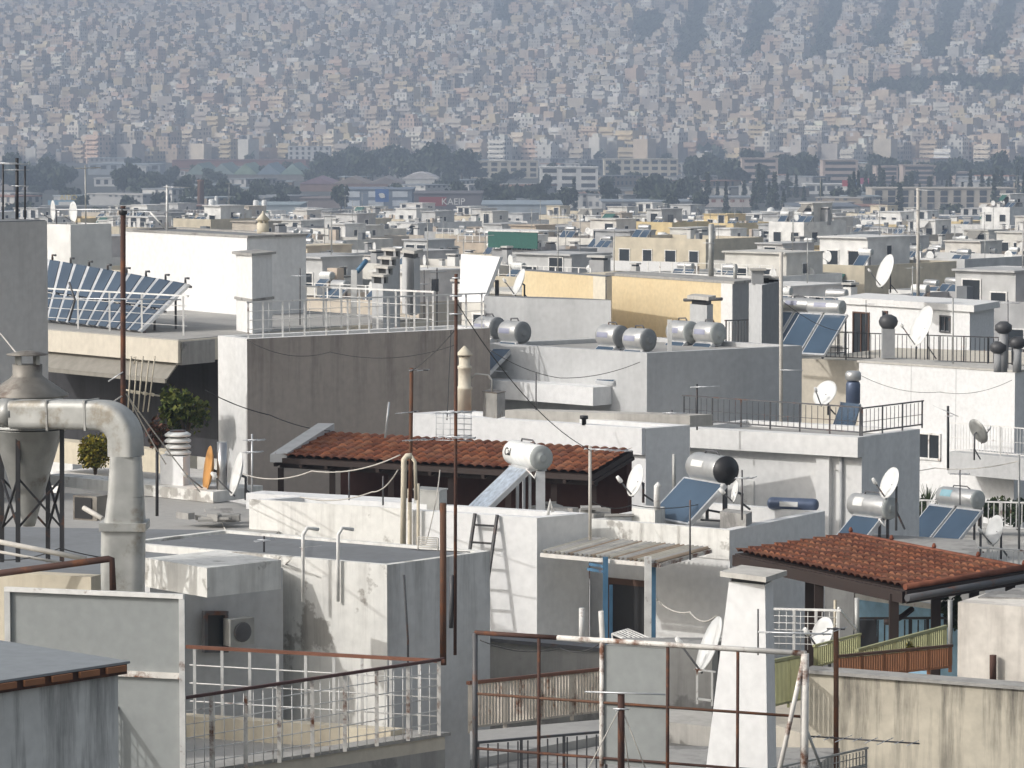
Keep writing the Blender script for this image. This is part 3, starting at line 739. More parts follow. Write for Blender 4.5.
# collector array on the slab
th = thing('collector_array', 'large tilted array of blue solar collectors with pale strips above the beige slab', 'solar array', tuple(PD(100, 331, 86)))
bl, br, tl, tr = PD(28, 317, 89.5), PD(139, 330.5, 84.6), PD(36, 257, 91), PD(187, 283.5, 85.8)
tr.z += 0; NC = 11
def bi(sx, t): return bl.lerp(br, sx).lerp(tl.lerp(tr, sx), t)
nrm = (br-bl).cross(tl-bl).normalized()
for r_ in range(2):
    for i in range(NC):
        s0, s1 = (i+.06)/NC, (i+.80)/NC; t0, t1 = (.0, .43) if r_ == 0 else (.47, 1.0)
        c = [bi(s0,t0), bi(s1,t0), bi(s1,t1), bi(s0,t1)]
        MB().hexa([p-nrm*.07 for p in c], c).build('solar_panel', M['pv_big'], th)
for i in range(NC):
    c = [bi((i+.80)/NC,-.005), bi((i+1.06)/NC,-.005), bi((i+1.06)/NC,1.005), bi((i+.80)/NC,1.005)]
    MB().hexa([p-nrm*.09 for p in c], [p-nrm*.02 for p in c]).build('strip', M['alu'], th)
mb = MB()
for t in (.02, .45, .98): mb.bar(bi(0,t)-nrm*.11, bi(1.01,t)-nrm*.11, .05)
for i in range(0, NC+1, 2):
    p = bi(i/NC, .98)-nrm*.12; mb.bar(p, V(p.x, p.y, zsl), .05); p = bi(i/NC, .5)-nrm*.12; mb.bar(p, V(p.x, p.y, zsl), .05)
mb.build('support_frame', M['iron_grey'], th)
for i in range(1, 9):
    MB().tube([bi(i/8-.01, 1.0), bi(i/8-.01, 1.0)+V(0,0,.12), bi(i/8, 1.0)+V(.05,0,.12)], .03, 6).build('pipe_elbow', M['iron_grey'], th)
# roof railing in front of it
a, b = PZ(20, 325, zsl+.02), PZ(187, 336, zsl+.02)
railing('roof_railing', 'thin white railing along the beige slab in front of the collector array', a, b, .92, 0, 3, 0, ('white_paint','white_paint','white_paint'), .02, .022, .008, posts=[.02,.36,.55,.74,.98])

# long dark stained wall house with white left face
B9 = block((213, 335), (247, 339), (490, 328), 80, 30)
e = (B9['l']-B9['n']).normalized(); B9['l'] = B9['n']+e*1.45; B9['b'] = B9['l']+B9['r']-B9['n']; B9['poly'] = [B9['l'], B9['n'], B9['r'], B9['b']]; B9['z0'] = 0
mdark = plaster('stained_brown_grey_render', (.47,.41,.36), (.16,.14,.125), .3, .38, ztop=B9['z'], zlen=2.2, seed=41, patch=.45)
th9 = building('long_wall_house', 'house with long stained brown-grey side wall and railed flat roof', 'building', B9, [M['white'], mdark], .14, 'roof_pale', .25, side=1)
e2 = (B9['r']-B9['n']).normalized()
a = B9['n']+e2*.1-UP*0+e*.12; b = B9['r']+e*.12-e2*.1
railing('roof_railing', 'long white wire railing along the top of the brown-grey stained wall', a+e2*0, b, .80, 0, 3, 0, ('white_paint','white_paint','white_paint'), .02, .02, .007, posts=[.0,.06,.14,.23,.32,.41,.5,.58,.66,.75,.84,.92,.99], mesh=.55)
p0 = PZ(306, 326, B9['z']-.1); p1 = PZ(433, 333, B9['z']-.1)
railing('roof_railing', 'white two-bar railing crossing the terrace left to right behind the long wire railing', p0, p1, .95, 8, 2, 0, ('white_paint','white_paint','white_paint'), .022, .025, .012)

# white penthouse with chimney
Bp = block((122, 231), (247, 238), (306, 236), 92, 2.45)
thp = building('white_penthouse', 'big white windowless rooftop penthouse with shaded right side and a pot vent on top', 'penthouse', Bp, [M['white2'], M['white_shade']], 0, side=1)
MB().ring([p+(p-(Bp['l']+Bp['r'])/2).normalized()*.06 for p in Bp['poly']], .3, Bp['z']+.003, Bp['z']+.06).build('coping', M['concrete'], thp)
Bk = block((236, 254), (252, 256), (272, 254), 84.5, 2.0)
th = thing('chimney_stack', 'square chimney with white left face and dark sooty side at penthouse corner', 'chimney', tuple(Bk['n']-V(0,0,2)))
walls_of(Bk, [M['white'], plaster('streaky', (.17,.165,.16), (.06,.055,.05), .4, .5, seed=42)], side=1).build('shaft', [M['white'], M['concrete']], th)  # right face far darker than the white one, blotched and streaked
sh_ = th.children[0]; sh_.data.materials.clear(); sh_.data.materials.append(M['white']); sh_.data.materials.append(bpy.data.materials['streaky'])
MB().prism([p+(p-(Bk['l']+Bk['r'])/2).normalized()*.1 for p in Bk['poly']], Bk['z']+.002, Bk['z']+.06).build('cap_slab', M['concrete'], th)
MB().prism([p+(p-(Bk['l']+Bk['r'])/2).normalized()*.05 for p in Bk['poly']], Bk['z']-1.06, Bk['z']-1.0).build('band', M['concrete'], th)
th = thing('pot_vent', 'small cream round vent with conical cap on top of the white penthouse', 'vent', tuple(PD(263, 236, 95)))
sv = 95/F; o = PD(263, 236, 95)
MB().lathe(o, [(6*sv,0),(6*sv,13*sv),(5*sv,13*sv)], 16).build('pot', M['cream'], th); MB().lathe(o, [(5*sv,15.5*sv),(7.5*sv,16*sv),(1*sv,23*sv),(.6*sv,25*sv)], 16).build('cap', M['yellow_pale'], th)
mb = MB()
for k in range(6): mb.bar(o+V(cos(k)*4.5*sv, sin(k)*4.5*sv, 13*sv), o+V(cos(k)*4.5*sv, sin(k)*4.5*sv, 15.8*sv), .04)
mb.build('cap_leg', M['yellow_pale'], th)

# stepped stair-like chimneys on that terrace
th = thing('stepped_chimney', 'row of four grey stepped chimney flues rising to the right on railed terrace', 'chimney', tuple(PD(393, 326, 88)))
for i, (x, y) in enumerate(((379,283),(383.5,274.5),(387,265.5),(391,257))):
    Bq = block((x-7, y), (x+4, y+1), (x+9, y), 87.2+i*.55, 1.6+i*.1)
    o = walls_of(Bq, [M['grey_lt']]).build('flue', M['grey_lt'], th)
    MB().prism([p+(p-(Bq['l']+Bq['r'])/2).normalized()*.06 for p in Bq['poly']], Bq['z']+.16, Bq['z']+.22).build('cap_slab', M['concrete_pale'], o)
    MB().prism([p.lerp((Bq['l']+Bq['r'])/2, .25) for p in Bq['poly']], Bq['z']+.002, Bq['z']+.159).build('vent_slot', M['black'], o)
    mb = MB()
    for p in Bq['poly']: q = p.lerp((Bq['l']+Bq['r'])/2, .12); mb.bar(V(q.x,q.y,Bq['z']), V(q.x,q.y,Bq['z']+.16), .06)
    mb.build('cap_leg', M['grey_lt'], o)
Bq = block((402, 257), (414, 259), (420, 257), 89.5, 1.4)
th = thing('square_chimney', 'square grey chimney with pale cap just right of stepped flues', 'chimney', tuple(Bq['n']-V(0,0,1.4)))
walls_of(Bq, [M['grey_lt']]).build('shaft', M['grey_lt'], th)
MB().prism([p+(p-(Bq['l']+Bq['r'])/2).normalized()*.08 for p in Bq['poly']], Bq['z']+.12, Bq['z']+.2).build('cap_slab', M['concrete_pale'], th)
MB().prism([p.lerp((Bq['l']+Bq['r'])/2, .2) for p in Bq['poly']], Bq['z']+.002, Bq['z']+.119).build('vent_slot', M['black'], th)
th = thing('flue', 'slim white square flue with dark elbow behind the terrace railing', 'flue', tuple(PD(354, 318, 86)))
MB().bar(PD(354, 318, 86), PD(354, 270, 86), .14, .14).build('shaft', M['white_paint'], th); MB().tube([PD(357, 272, 86), PD(362, 266, 86), PD(366, 261, 86.2)], .06, 8).build('elbow', M['blue_paint'], th)
# small round chimney with pointed tan cap before the dark wall
o = PD(464.5, 412, 74); sv = 74/F
th = thing('pot_chimney', 'pale round chimney pot with a tan conical cap before the stained wall', 'chimney', tuple(o))
MB().lathe(o, [(7*sv,0),(7*sv,22*sv),(8*sv,23*sv),(8*sv,25*sv),(6.3*sv,26*sv),(6.3*sv,43*sv),(7.5*sv,44*sv),(7.5*sv,46*sv),(5.5*sv,47*sv),(5.5*sv,56*sv)], 18).build('pot', M['yellow_pale'], th)
MB().lathe(o, [(8.8*sv,57*sv),(8.8*sv,58*sv),(.8*sv,66.5*sv)], 18).build('cap', M['cream'], th)
mb = MB()
for k in range(5): a = k*1.257; mb.bar(o+V(cos(a)*4.6*sv, sin(a)*4.6*sv, 55*sv), o+V(cos(a)*4.6*sv, sin(a)*4.6*sv, 57.5*sv), .04)
mb.build('cap_leg', M['cream'], th)
tag(MB().tube([PD(472, 378, 74), PD(476, 374, 74), PD(488, 375, 74), PD(492, 380, 74), PD(492, 396, 74)], .022, 7).build('bent_pipe', M['galv']), 'grey pipe bent like a crook beside the pot chimney', 'pipe')
Bq = block((483, 392), (497, 394), (505, 392), 73.6, .5)
th = thing('metal_cabinet', 'small grey metal cabinet on the white roof edge beside pot chimney', 'cabinet', tuple(Bq['n']-V(0,0,.5)))
walls_of(Bq, [M['galv']]).build('casing', M['galv'], th); MB().prism([p+(p-(Bq['l']+Bq['r'])/2).normalized()*.02 for p in Bq['poly']], Bq['z']+.001, Bq['z']+.02).build('lid', M['galv_old'], th)

# ------------------------------------------------------------------ middle: tiled pergola, white house, grey house
# white upper house (long white band) behind the tiled roof
B3 = block((413, 413), (646, 428.5), (690, 425), 76, 25)
th3 = building('white_house', 'white house with a long blank white parapet band above the left tiled roof', 'building', B3, [M['white2'], M['white_shade']], .12, 'roof_pale', .25, side=1)
dl = (B3['l']-B3['n']).normalized(); nA = dl.cross(UP).normalized(); nA = nA if nA.y < 0 else -nA
p, q = B3['n']+dl*.02, B3['l']
MB().prism([p+nA*.12, q+nA*.12, q+nA*.003, p+nA*.003], B3['z']-.55, B3['z']+.01).build('band', M['white2'], th3)
# low grey upstand on its roof and a black stub
a, b, = PD(505, 409, 79), PD(690, 423, 77.5)
Bu = [a, b, b+V(.5,.35,0), a+V(.5,.35,0)]
tag(MB().prism(Bu, B3['z']-.1, a.z-.02).build('upstand', M['concrete_pale']), 'long low grey kerb on the white house roof behind its parapet band', 'kerb')
tag(MB().lathe(PD(584, 425, 76.9), [(.05,0),(.05,.12),(.09,.13),(.09,.2)], 12).build('vent_stub', M['black']), 'short black vent stub on edge of the white house roof', 'vent')
# right part of it
B3r = block((684, 427), (862, 437), (920, 429), 78, 26)
th3r = building('white_house', 'white house with projecting roof band, pilaster and shaded right side above right tiled roof', 'building', B3r, [M['white'], M['white_shade']], .14, 'roof_pale', .25, side=1)
dl = (B3r['l']-B3r['n']).normalized(); nA = dl.cross(UP).normalized(); nA = nA if nA.y < 0 else -nA
p, q = B3r['n']-dl*.05, B3r['l']
MB().prism([p+nA*.28, q+nA*.28, q+nA*.003, p+nA*.003], B3r['z']-.42, B3r['z']+.012).build('roof_band', M['white'], th3r)
p = PD(834, 500, 78.3); p = B3r['n']+dl*((862-834)*78/F/abs(dl.x)); 
MB().prism([p+nA*.14, p+dl*.32+nA*.14, p+dl*.32+nA*.003, p+nA*.003], 0, B3r['z']-.425).build('pilaster', M['white'], th3r)
MB().tube([p-dl*.25+nA*.06, V(p.x,p.y,20)-dl*.25+nA*.06], .04, 6).build('drainpipe', M['grey_lt'], th3r)
p = B3r['n']+dl*((862-760)*79/F/abs(dl.x))
MB().prism([p+nA*.025, p+dl*.42+nA*.025, p+dl*.42+nA*.003, p+nA*.003], B3r['z']-1.9, B3r['z']-1.1).build('hatch', M['white_paint'], th3r)

# pergola with tiles (left)
EL, ER, TR, TL = PD(275, 457, 74.7), PD(592, 475, 71), PD(633, 452, 72.6), PD(325, 431, 76.6)
ER.z = EL.z = (ER.z+EL.z)/2; TR.z = TL.z = (TR.z+TL.z)/2
th = thing('tiled_pergola', 'long red clay tile pergola roof over a dark terrace below the white band', 'pergola', (EL.x, EL.y, ER.z-2.3))
tiled_roof(EL, ER, TL, TR).build('roof', M['tile'], th)
MB().hexa([p+V(0,0,-.12) for p in (EL,ER,TR,TL)], [p+V(0,0,-.012) for p in (EL,ER,TR,TL)]).build('roof_deck', M['wood_dark'], th)
MB().bar(EL+V(.1,.3,-.19), ER+V(.1,.3,-.19), .1, .1).build('eave_beam', M['wood_dark'], th)
sl_ = (TL-EL)
m = MB(); m.hexa([EL+V(-.1,-.05,-.1), EL+V(.25,-.1,-.1), TL+V(.2,0,-.1), TL+V(-.15,.05,-.1)], [EL+V(-.1,-.05,.06), EL+V(.25,-.1,.09), TL+V(.2,0,.2), TL+V(-.15,.05,.2)]); m.build('verge_flashing', M['grey_lt'], th)
for t in (.0, .17, .36, .55, .73, .87, .99):
    p = EL.lerp(ER, t)+V(.1,.3,-.25); MB().bar(p, p+V(0,0,-2.0), .12).build('post', M['wood_dark'], th)
for t in [i/12 for i in range(13)]:
    MB().bar(EL.lerp(ER, t)+V(0,0,-.16), TL.lerp(TR, t)+V(0,0,-.16), .07).build('rafter', M['wood_dark'], th)
b0, b1 = TL+V(.3,.5,0), TR+V(-.12,-.12,0)
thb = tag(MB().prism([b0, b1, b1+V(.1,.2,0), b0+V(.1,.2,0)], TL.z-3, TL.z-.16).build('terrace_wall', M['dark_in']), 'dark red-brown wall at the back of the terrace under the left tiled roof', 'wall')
fz = ER.z-2.3
fl_ = [EL+V(-.3,-1.0,0), ER+V(.2,-.7,0), TR+V(.9,0,0), TL+V(0,1.0,0)]
thf = thing('terrace_block', 'white flat block carrying the dark terrace under the left tiled roof', 'building', (fl_[0].x, fl_[0].y, 0))
MB().prism(fl_, 0, fz).build('wall', M['white'], thf)

# white house with ladder (left wing)
B2 = block((250, 500), (537, 518), (589, 513), 64.5, 25)
th2 = building('ladder_house', 'white building with a ladder on its wall and a peeling stained left part', 'building', B2, [M['white2'], M['white_shade']], .25, 'roof_pale', .2, side=1)
dl = (B2['l']-B2['n']).normalized(); nA = dl.cross(UP).normalized(); nA = nA if nA.y < 0 else -nA
k = 135*64.5/F/abs(dl.x); p, q = B2['n']+dl*k, B2['l']
MB().prism([p+nA*.03, q+nA*.03, q+nA*.003, p+nA*.003], B2['z']-1.8, B2['z']+.02).build('peeling_skin', M['white_old'], th2)
MB().tube([p+nA*.08-dl*.15+V(0,0,.4), p+nA*.08-dl*.15+V(0,0,-1.6)], .04, 7).build('pipe', M['cream'], th2)
MB().tube([p+nA*.08-dl*.33+V(0,0,.5), p+nA*.08-dl*.33+V(0,0,-1.6)], .03, 7).build('pipe', M['cream'], th2)
# parapet upstand behind on the left
a, b = PD(246, 493, 68.8), PD(412, 503, 67.2); b.z = a.z
tag(MB().prism([a, b, b+V(.3,.45,0), a+V(.3,.45,0)], B2['z']-.3, a.z).build('parapet_wall', M['white2']), 'clean white upstand wall behind the peeling parapet under left tiled roof', 'wall')
# ladder leaning on the wall

u = -dl; t0 = B2['n']+dl*((537-476)*64.7/F/abs(dl.x))+nA*.05+V(0,0,.02)
drop = 2.5; b0 = t0+nA*.62+dl*.06+V(0,0,-drop); wL = .46
th = thing('ladder', 'dark ladder leaning on the white wall under the foil-covered collector', 'ladder', tuple(b0))
for o, ws in ((-dl*0, 0), (-dl*wL, .0)):
    MB().bar(t0+o, b0+o, .045, .05).build('rail', M['iron'], th)
for k in range(8):
    t = .08+k*.123; MB().bar(t0.lerp(b0, t), t0.lerp(b0, t)-dl*wL, .035).build('rung', M['iron'], th)

# main wing with the door and the corrugated awning
Bm = block((590, 519), (730, 530.5), (825, 511), 64, 26)
thm = building('awning_house', 'white house with dark doorway, corrugated awning and worn white parapet', 'building', Bm, [M['white'], M['white_shade']], .3, 'roof_pale', .2, side=1)
dl = (Bm['l']-Bm['n']).normalized(); nA = dl.cross(UP).normalized(); nA = nA if nA.y < 0 else -nA
def onA(x): 
    # point of the front wall under pixel column x
    r_ = (x-512)/F; n = Bm['n']; k = (n.x - r_*n.y)/(r_*dl.y - dl.x); return n+dl*k
MB().prism([Bm['n']+nA*.02, Bm['l']+nA*.02, Bm['l']+nA*.003, Bm['n']+nA*.003], Bm['z']-.52, Bm['z']+.01).build('worn_parapet', M['white_old'], thm)
def zrow(P, y): return PD(0, y, P.y).z
def wall_item(name, x0, x1, y0, y1, off, mat, par, th_=.03):
    a, b = onA(x0), onA(x1); z1, z0_ = zrow(a, y0), zrow(a, y1)
    return MB().prism([a+nA*off, b+nA*off, b+nA*(off-th_), a+nA*(off-th_)], z0_, z1).build(name, M[mat], par)
dr_ = wall_item('door', 613, 648, 583, 650, .035, 'black', thm)
wall_item('door_frame', 608, 613, 578, 650, .05, 'wood_brown', dr_); wall_item('door_frame', 648, 652, 578, 650, .05, 'wood_brown', dr_); wall_item('door_head', 608, 652, 577, 583, .055, 'wood_brown', dr_)
wall_item('side_door', 567, 590, 572, 650, .035, 'grey_dk', thm)
# courtyard wing wall on the left in shade is the ladder house; floor slab:
fz = zrow(onA(630), 700)
fp = [onA(560)+nA*4.2, onA(735)+nA*4.2, onA(735)+nA*.01, onA(560)+nA*.01]
tag(MB().prism(fp, fz-9, fz).build('courtyard_floor', M['roof_pale']), kind='structure')
# corrugated awning
zA = PD(659, 562, 62.5).z
c = [PZ(541, 551.5, zA), PZ(659, 562, zA), PZ(711, 554.5, zA), PZ(590, 544, zA)]
c[2].z += .12; c[3].z += .12
tha = thing('corrugated_awning', 'rusty cream corrugated awning on white and blue posts over the doorway', 'awning', (c[0].x, c[0].y, fz))
mb = MB(); n_ = 26*6; e_ = c[1]-c[0]
for i in range(n_+1):
    t = i/n_; o = V(0,0,.028*sin(2*pi*i/6)); mb.v += [c[0].lerp(c[1], t)+o, c[3].lerp(c[2], t)+o]
random.seed(3); cc_ = (.5,.47,.4)
for i in range(n_):
    if i % 6 == 0: cc_ = random.choice([(.56,.53,.47),(.5,.47,.4),(.62,.59,.52),(.38,.3,.22),(.47,.45,.42)])
    mb.col = cc_; mb.face((2*i, 2*i+2, 2*i+3, 2*i+1), True)
mb.build('sheet', M['tile_metal'], tha)
MB().bar(c[0]+V(0,0,-.06), c[1]+V(0,0,-.06), .05, .07).build('front_beam', M['white_rusty'], tha); MB().bar(c[1]+V(0,0,-.06), c[2]+V(0,0,-.06), .05, .06).build('side_beam', M['white_rusty'], tha)
for (x, y0, dd, mt, w_) in ((648, 557, 62.5, 'white_paint', .12), (653, 563, 62.9, 'blue_paint', .1), (605.5, 557, 63.0, 'blue_paint', .09), (611, 585, 63.3, 'blue_paint', .06)):
    p = PD(x, y0, dd); MB().bar(p, V(p.x, p.y, fz), w_).build('post', M[mt], tha)
mb = MB(); mb.bar(PD(590, 564, 63.4), PD(606, 567, 63), .05); mb.bar(PD(588, 569, 63.4), PD(606, 572, 63), .05); mb.build('brace', M['blue_paint'], tha)
tag(MB().tube([PD(582, 608, 60), PD(582, 645, 60)], .05, 7).build('standpipe', M['white_paint']), 'short white standpipe with a tee top before the shaded courtyard', 'pipe')
tag(MB().tube([PD(601, 611, 58.5), PD(606, 700, 58.5)], .045, 7).build('standpipe', M['white_rusty']), 'leaning white pole at the left edge of the hanging grey board', 'pole')
# folded drying rack
th = thing('drying_rack', 'white metal drying rack standing before the dark doorway', 'drying rack', tuple(PD(632, 655, 60)))
mb = MB(); 
a, b, c2, d2 = PD(612, 634, 60), PD(628, 629, 60.3), PD(656, 641, 59.5), PD(640, 646, 59.2)
for i in range(7): mb.tube([a.lerp(b, i/6), d2.lerp(c2, i/6)], .012, 5)
mb.tube([a, b, c2, d2, a], .018, 5); mb.build('rack', M['white_paint'], th)
mb = MB()
for p in (a, b, c2, d2): mb.tube([p, p+V(.1,0,-.9)], .015, 5)
mb.build('legs_frame', M['white_paint'], th)

# low grey terrace parapet in front and lower slabs (behind the metal lattice)
a, b = PD(470, 636, 58.2), PD(606, 647.5, 56.8); b.z = a.z = (a.z+b.z)/2
thl = thing('low_wall_block', 'stained grey wall of lower terrace behind the rusty metal lattice', 'wall', (a.x, a.y, a.z-5))
MB().prism([a, b, b+V(.12,.2,0), a+V(.12,.2,0)], a.z-9, a.z-.06).build('wall', M['concrete'], thl)
MB().prism([a+V(-.05,-.08,0), b+V(.05,-.08,0), b+V(.17,.25,0), a+V(.12,.25,0)], a.z-.058, a.z).build('coping', M['iron_grey'], thl)
a, b = PD(606, 645, 55.5), PD(712, 648, 55.5)
tag(MB().prism([a, b, b+V(.3,.8,0), a+V(.3,.8,0)], a.z-9, a.z).build('garden_wall', M['concrete']), 'worn concrete wall between the hanging grey board and the white chimney', 'wall')
tag(railing('slat_fence', 'weathered cream slat fence with a brown top rail behind the lattice', PD(470, 733, 51.3), PD(604, 716, 54.5), .72, 5, 0, .085, ('rail_brown','slat_white','slat_white'), .03, .03, .012, flat=True, cat='fence'))
for i, (pts, lab) in enumerate(((((478,737),(540,727),(604,708),(585,690)),'x'),)):
    pass
zz = PD(560, 735, 50.5).z
P_ = plan([(470, 760), (606, 735), (640, 728), (640, 716), (470, 731)], zz)
tag(MB().prism(P_, zz-.35, zz).build('lower_slab', M['roof_pale']), 'pale lower roof slab below the cream slat fence', 'slab')
zz = PD(560, 752, 47.8).z
P_ = plan([(440, 790), (600, 790), (800, 778), (840, 748), (606, 745), (500, 760)], zz-.35)
tag(MB().prism(P_, zz-8, zz-.35).build('lower_roof', M['concrete']), 'grey lower roof at bottom centre under the lattice', 'building')
railing('railing', 'thin grey railing at bottom centre in front of lower slab', PD(478, 790, 46.5), PD(606, 778, 47.5), .62, 4, 0, .15, ('iron_grey','iron_grey','iron_grey'), .02, .02, .01)
zz = PD(680, 716, 53.0).z
P_ = plan([(668, 722), (712, 727), (712, 712), (668, 708)], zz)
tag(MB().prism(P_, zz-.3, zz).build('balcony_slab', M['concrete_pale']), 'small concrete balcony slab left of the tapered white chimney', 'slab')
railing('railing', 'short white railing left of the tapered white chimney', PD(697, 704, 54), PD(712, 706, 54), .52, 2, 0, .12, ('white_paint','white_paint','white_paint'), .015, .015, .008)

# rusty lattice with hanging board
la, lb_ = PD(475, 633, 45.8), PD(806, 653, 44.0); lb_.z = la.z = (la.z+lb_.z)/2
e = (lb_-la); 
th = thing('metal_lattice', 'rusty white metal lattice frame across bottom centre holding a grey board', 'frame', tuple(la-V(0,0,2.2)))
def lx(x): return la.lerp(lb_, (x-475)/331.0)
MB().tube([lx(475), lx(560)], .03, 6).build('top_rail', M['rust_dark'], th); MB().tube([lx(560), lx(806)], .035, 6).build('top_rail', M['white_rusty'], th)
for x, mt, r_ in ((475,'iron_grey',.035),(541,'rust_dark',.022),(605,'white_rusty',.03),(671,'rust_dark',.022),(740,'rust_dark',.02),(805,'white_rusty',.05)):
    MB().tube([lx(x), lx(x)-V(0,0,2.2)], r_, 6).build('post', M[mt], th)
for dz, mt in ((.78,'rust'),(1.48,'rust_dark')):
    MB().tube([la-V(0,0,dz), lb_-V(0,0,dz)], .018, 6).build('cross_rail', M[mt], th)
a, b = lx(607)+V(0,.02,-.06), lx(671)+V(0,.02,-.06); o = V(0,.02,0); dn = V(0,0,-1.5)
MB().hexa([a+dn, b+dn, b+dn+o, a+dn+o], [a, b, b+o, a+o]).build('board', M['sheet_grey'], th)
MB().tube([lx(805), lx(805)+V(-.35,-.1,-1.6)], .03, 6).build('stay', M['white_rusty'], th); MB().tube([lx(806)-V(0,0,.9), lx(806)+V(.35,.3,-1.8)], .018, 6).build('stay', M['galv'], th)
yg = yagi(621, 694, 790, 44.3, [(693, .45, .55, 0, 0), (709, .1, .1, 1, 0)], 'dark antenna mast with guy wires before the hanging grey board', 'rust_dark', .045)
for i, x in enumerate((585, 648, 630)): MB().tube([PD(621, 706, 44.3), PD(x, 775, 44.0+i*.3)], .008, 5).build('guy_wire', M['rope'], yg)

# tapered white chimney
d0 = 47.0
cn, cl, cr = PD(765, 585, d0), PD(729, 582, d0+.35), PD(773, 584, d0+.5); cb = cl+cr-cn
bn, bl_, br_ = PD(768, 800, d0-.05), PD(703, 797, d0+.55), PD(777, 797, d0+.75); bb = bl_+br_-bn
for p in (cl, cr, cb): p.z = cn.z
for p in (bl_, br_, bb): p.z = bn.z
th = thing('tapered_chimney', 'big tapered white chimney with flat slab cap at lower right of centre', 'chimney', tuple(bn))
MB().hexa([bl_, bn, br_, bb], [cl, cn, cr, cb]).build('shaft', M['white2'], th)
cc = (cl+cr)/2
MB().prism([cc+(p-cc)*.9 for p in (cl, cn, cr, cb)], cn.z+.002, cn.z+.07).build('neck', M['black'], th)
a, b, c = PD(720, 577.5, d0+.3), PD(766, 581.5, d0-.3), PD(787, 578.5, d0+.4); q = a+c-b
MB().prism([a, b, c, q], cn.z+.072, cn.z+.14).build('cap_slab', M['concrete_pale'], th)

# stained cream wall lower right and plaster box above it
a, b = PD(806, 671, 51.6), PD(1060, 687, 49.8); b.z = a.z = (a.z+b.z)/2
ms = plaster('stained_cream_render', (.58,.53,.43), (.14,.13,.11), .45, .66, ztop=a.z, zlen=2.6, seed=45, patch=.7)
thw = thing('stained_wall', 'tall cream wall with black water streaks at lower right', 'wall', (a.x, a.y, a.z-8))
MB().prism([a, b, b+V(.15,.3,0), a+V(.15,.3,0)], a.z-9, a.z-.05).build('wall', ms, thw)
MB().prism([a+V(-.06,-.05,0), b+V(0,-.05,0), b+V(.15,.34,0), a+V(.12,.34,0)], a.z-.047, a.z).build('coping', M['concrete'], thw)
a, b = PD(958, 602, 52.6), PD(1060, 611, 51.8); b.z = a.z
thx = thing('plaster_block', 'peeling white plastered rooftop block at right edge below the right tiled roof', 'building', (a.x, a.y, a.z-8))
MB().prism([a, b, b+V(.6,1.1,0), a+V(.6,1.1,0)], a.z-9, a.z).build('wall', plaster('pale_peeling_render', (.70,.66,.60), (.33,.30,.27), .5, .35, seed=46, patch=1.0), thx)
for i, (x, y) in enumerate(((978, 597), (1000, 594))):
    p = PD(x, y, 53.0+i*.4); MB().prism([p+V(0,0,0), p+V(1.3,-.2,0), p+V(1.6,.5,0), p+V(.3,.7,0)], p.z-.12-.02*i, p.z).build('cap_slab', M['concrete'], thx)
MB().tube([PD(993, 680, 52.2), PD(993, 655, 52.2)], .05, 8).build('pipe', M['rust_dark'], thx)
# rust pole in front of stained wall with yagi arms
yagi(836, 628, 790, 47.5, [(629, .12, .12, 2, 0), (738, .35, 1.1, 8, -.03)], 'rusty pole with two aerial arms before the stained cream wall', 'rust', .035)
yagi(758, 609, 655, 46.6, [(632, .0, .95, 3, 0)], 'thin aerial rod in front of the tapered chimney', 'iron_grey', .012)
railing('railing', 'low pale railing bottom right of the lattice below stained wall', PD(745, 800, 45), PD(866, 772, 48), .32, 4, 2, .1, ('galv','galv','galv'), .015, .015, .007)

# ------------------------------------------------------------------ right: tiled pergola and its terrace
CR = PD(905, 589.5, 58)
zz = CR.z; FL = PZ(735, 553, zz); RR = PZ(1024, 573, zz); BK = FL+RR-CR; RR = RR+V(0,0,.05); BK = BK+V(0,0,.05)
th = thing('tiled_pergola', 'red clay tile pergola at right on dark posts beside the tapered chimney', 'pergola', (CR.x, CR.y, zz-2.3))
tiled_roof(FL, CR, BK, RR, .2, None, .36, .055).build('roof', M['tile'], th)
MB().hexa([p+V(0,0,-.1) for p in (FL,CR,RR,BK)], [p+V(0,0,-.012) for p in (FL,CR,RR,BK)]).build('roof_deck', M['wood_dark'], th)
o = V(-.05,-.05,0)
MB().prism([FL+o, CR+o, CR, FL], zz-.22, zz-.03).build('fascia', M['wood_dark'], th)
MB().hexa([CR+V(.02,-.08,-.22), RR+V(.02,-.08,-.22), RR+V(0,0,-.22), CR+V(0,0,-.22)], [CR+V(.02,-.08,-.02), RR+V(.02,-.08,-.02), RR+V(0,0,-.02), CR+V(0,0,-.02)]).build('verge_board', M['wood_dark'], th)
MB().tube([CR+V(.02,-.13,-.12), RR+V(.02,-.13,-.10)], .06, 8).build('gutter', M['iron_grey'], th)
dC = (RR-CR); dC.z = 0; dF = FL-CR
for (t, s_) in ((.0,.06),(.3,.03),(.62,.03),(.93,.03),(.02,.5),(.02,.95),(.5,.9),(.93,.9)):
    p = CR+dC*t+dF*s_+V(0,0,-.1); MB().bar(p, p+V(0,0,-2.6), .15).build('post', M['wood_dark'], th)
for t in [i/9 for i in range(10)]: MB().bar(CR.lerp(FL, t)+V(0,0,-.15), RR.lerp(BK, t)+V(0,0,-.15), .07).build('rafter', M['wood_dark'], th)
MB().tube([PD(884, 622, 58.6), PD(892, 622, 58.6), PD(903, 616, 59.1), PD(912, 609, 59.3)], .05, 7).build('curved_brace', M['wood_dark'], th)
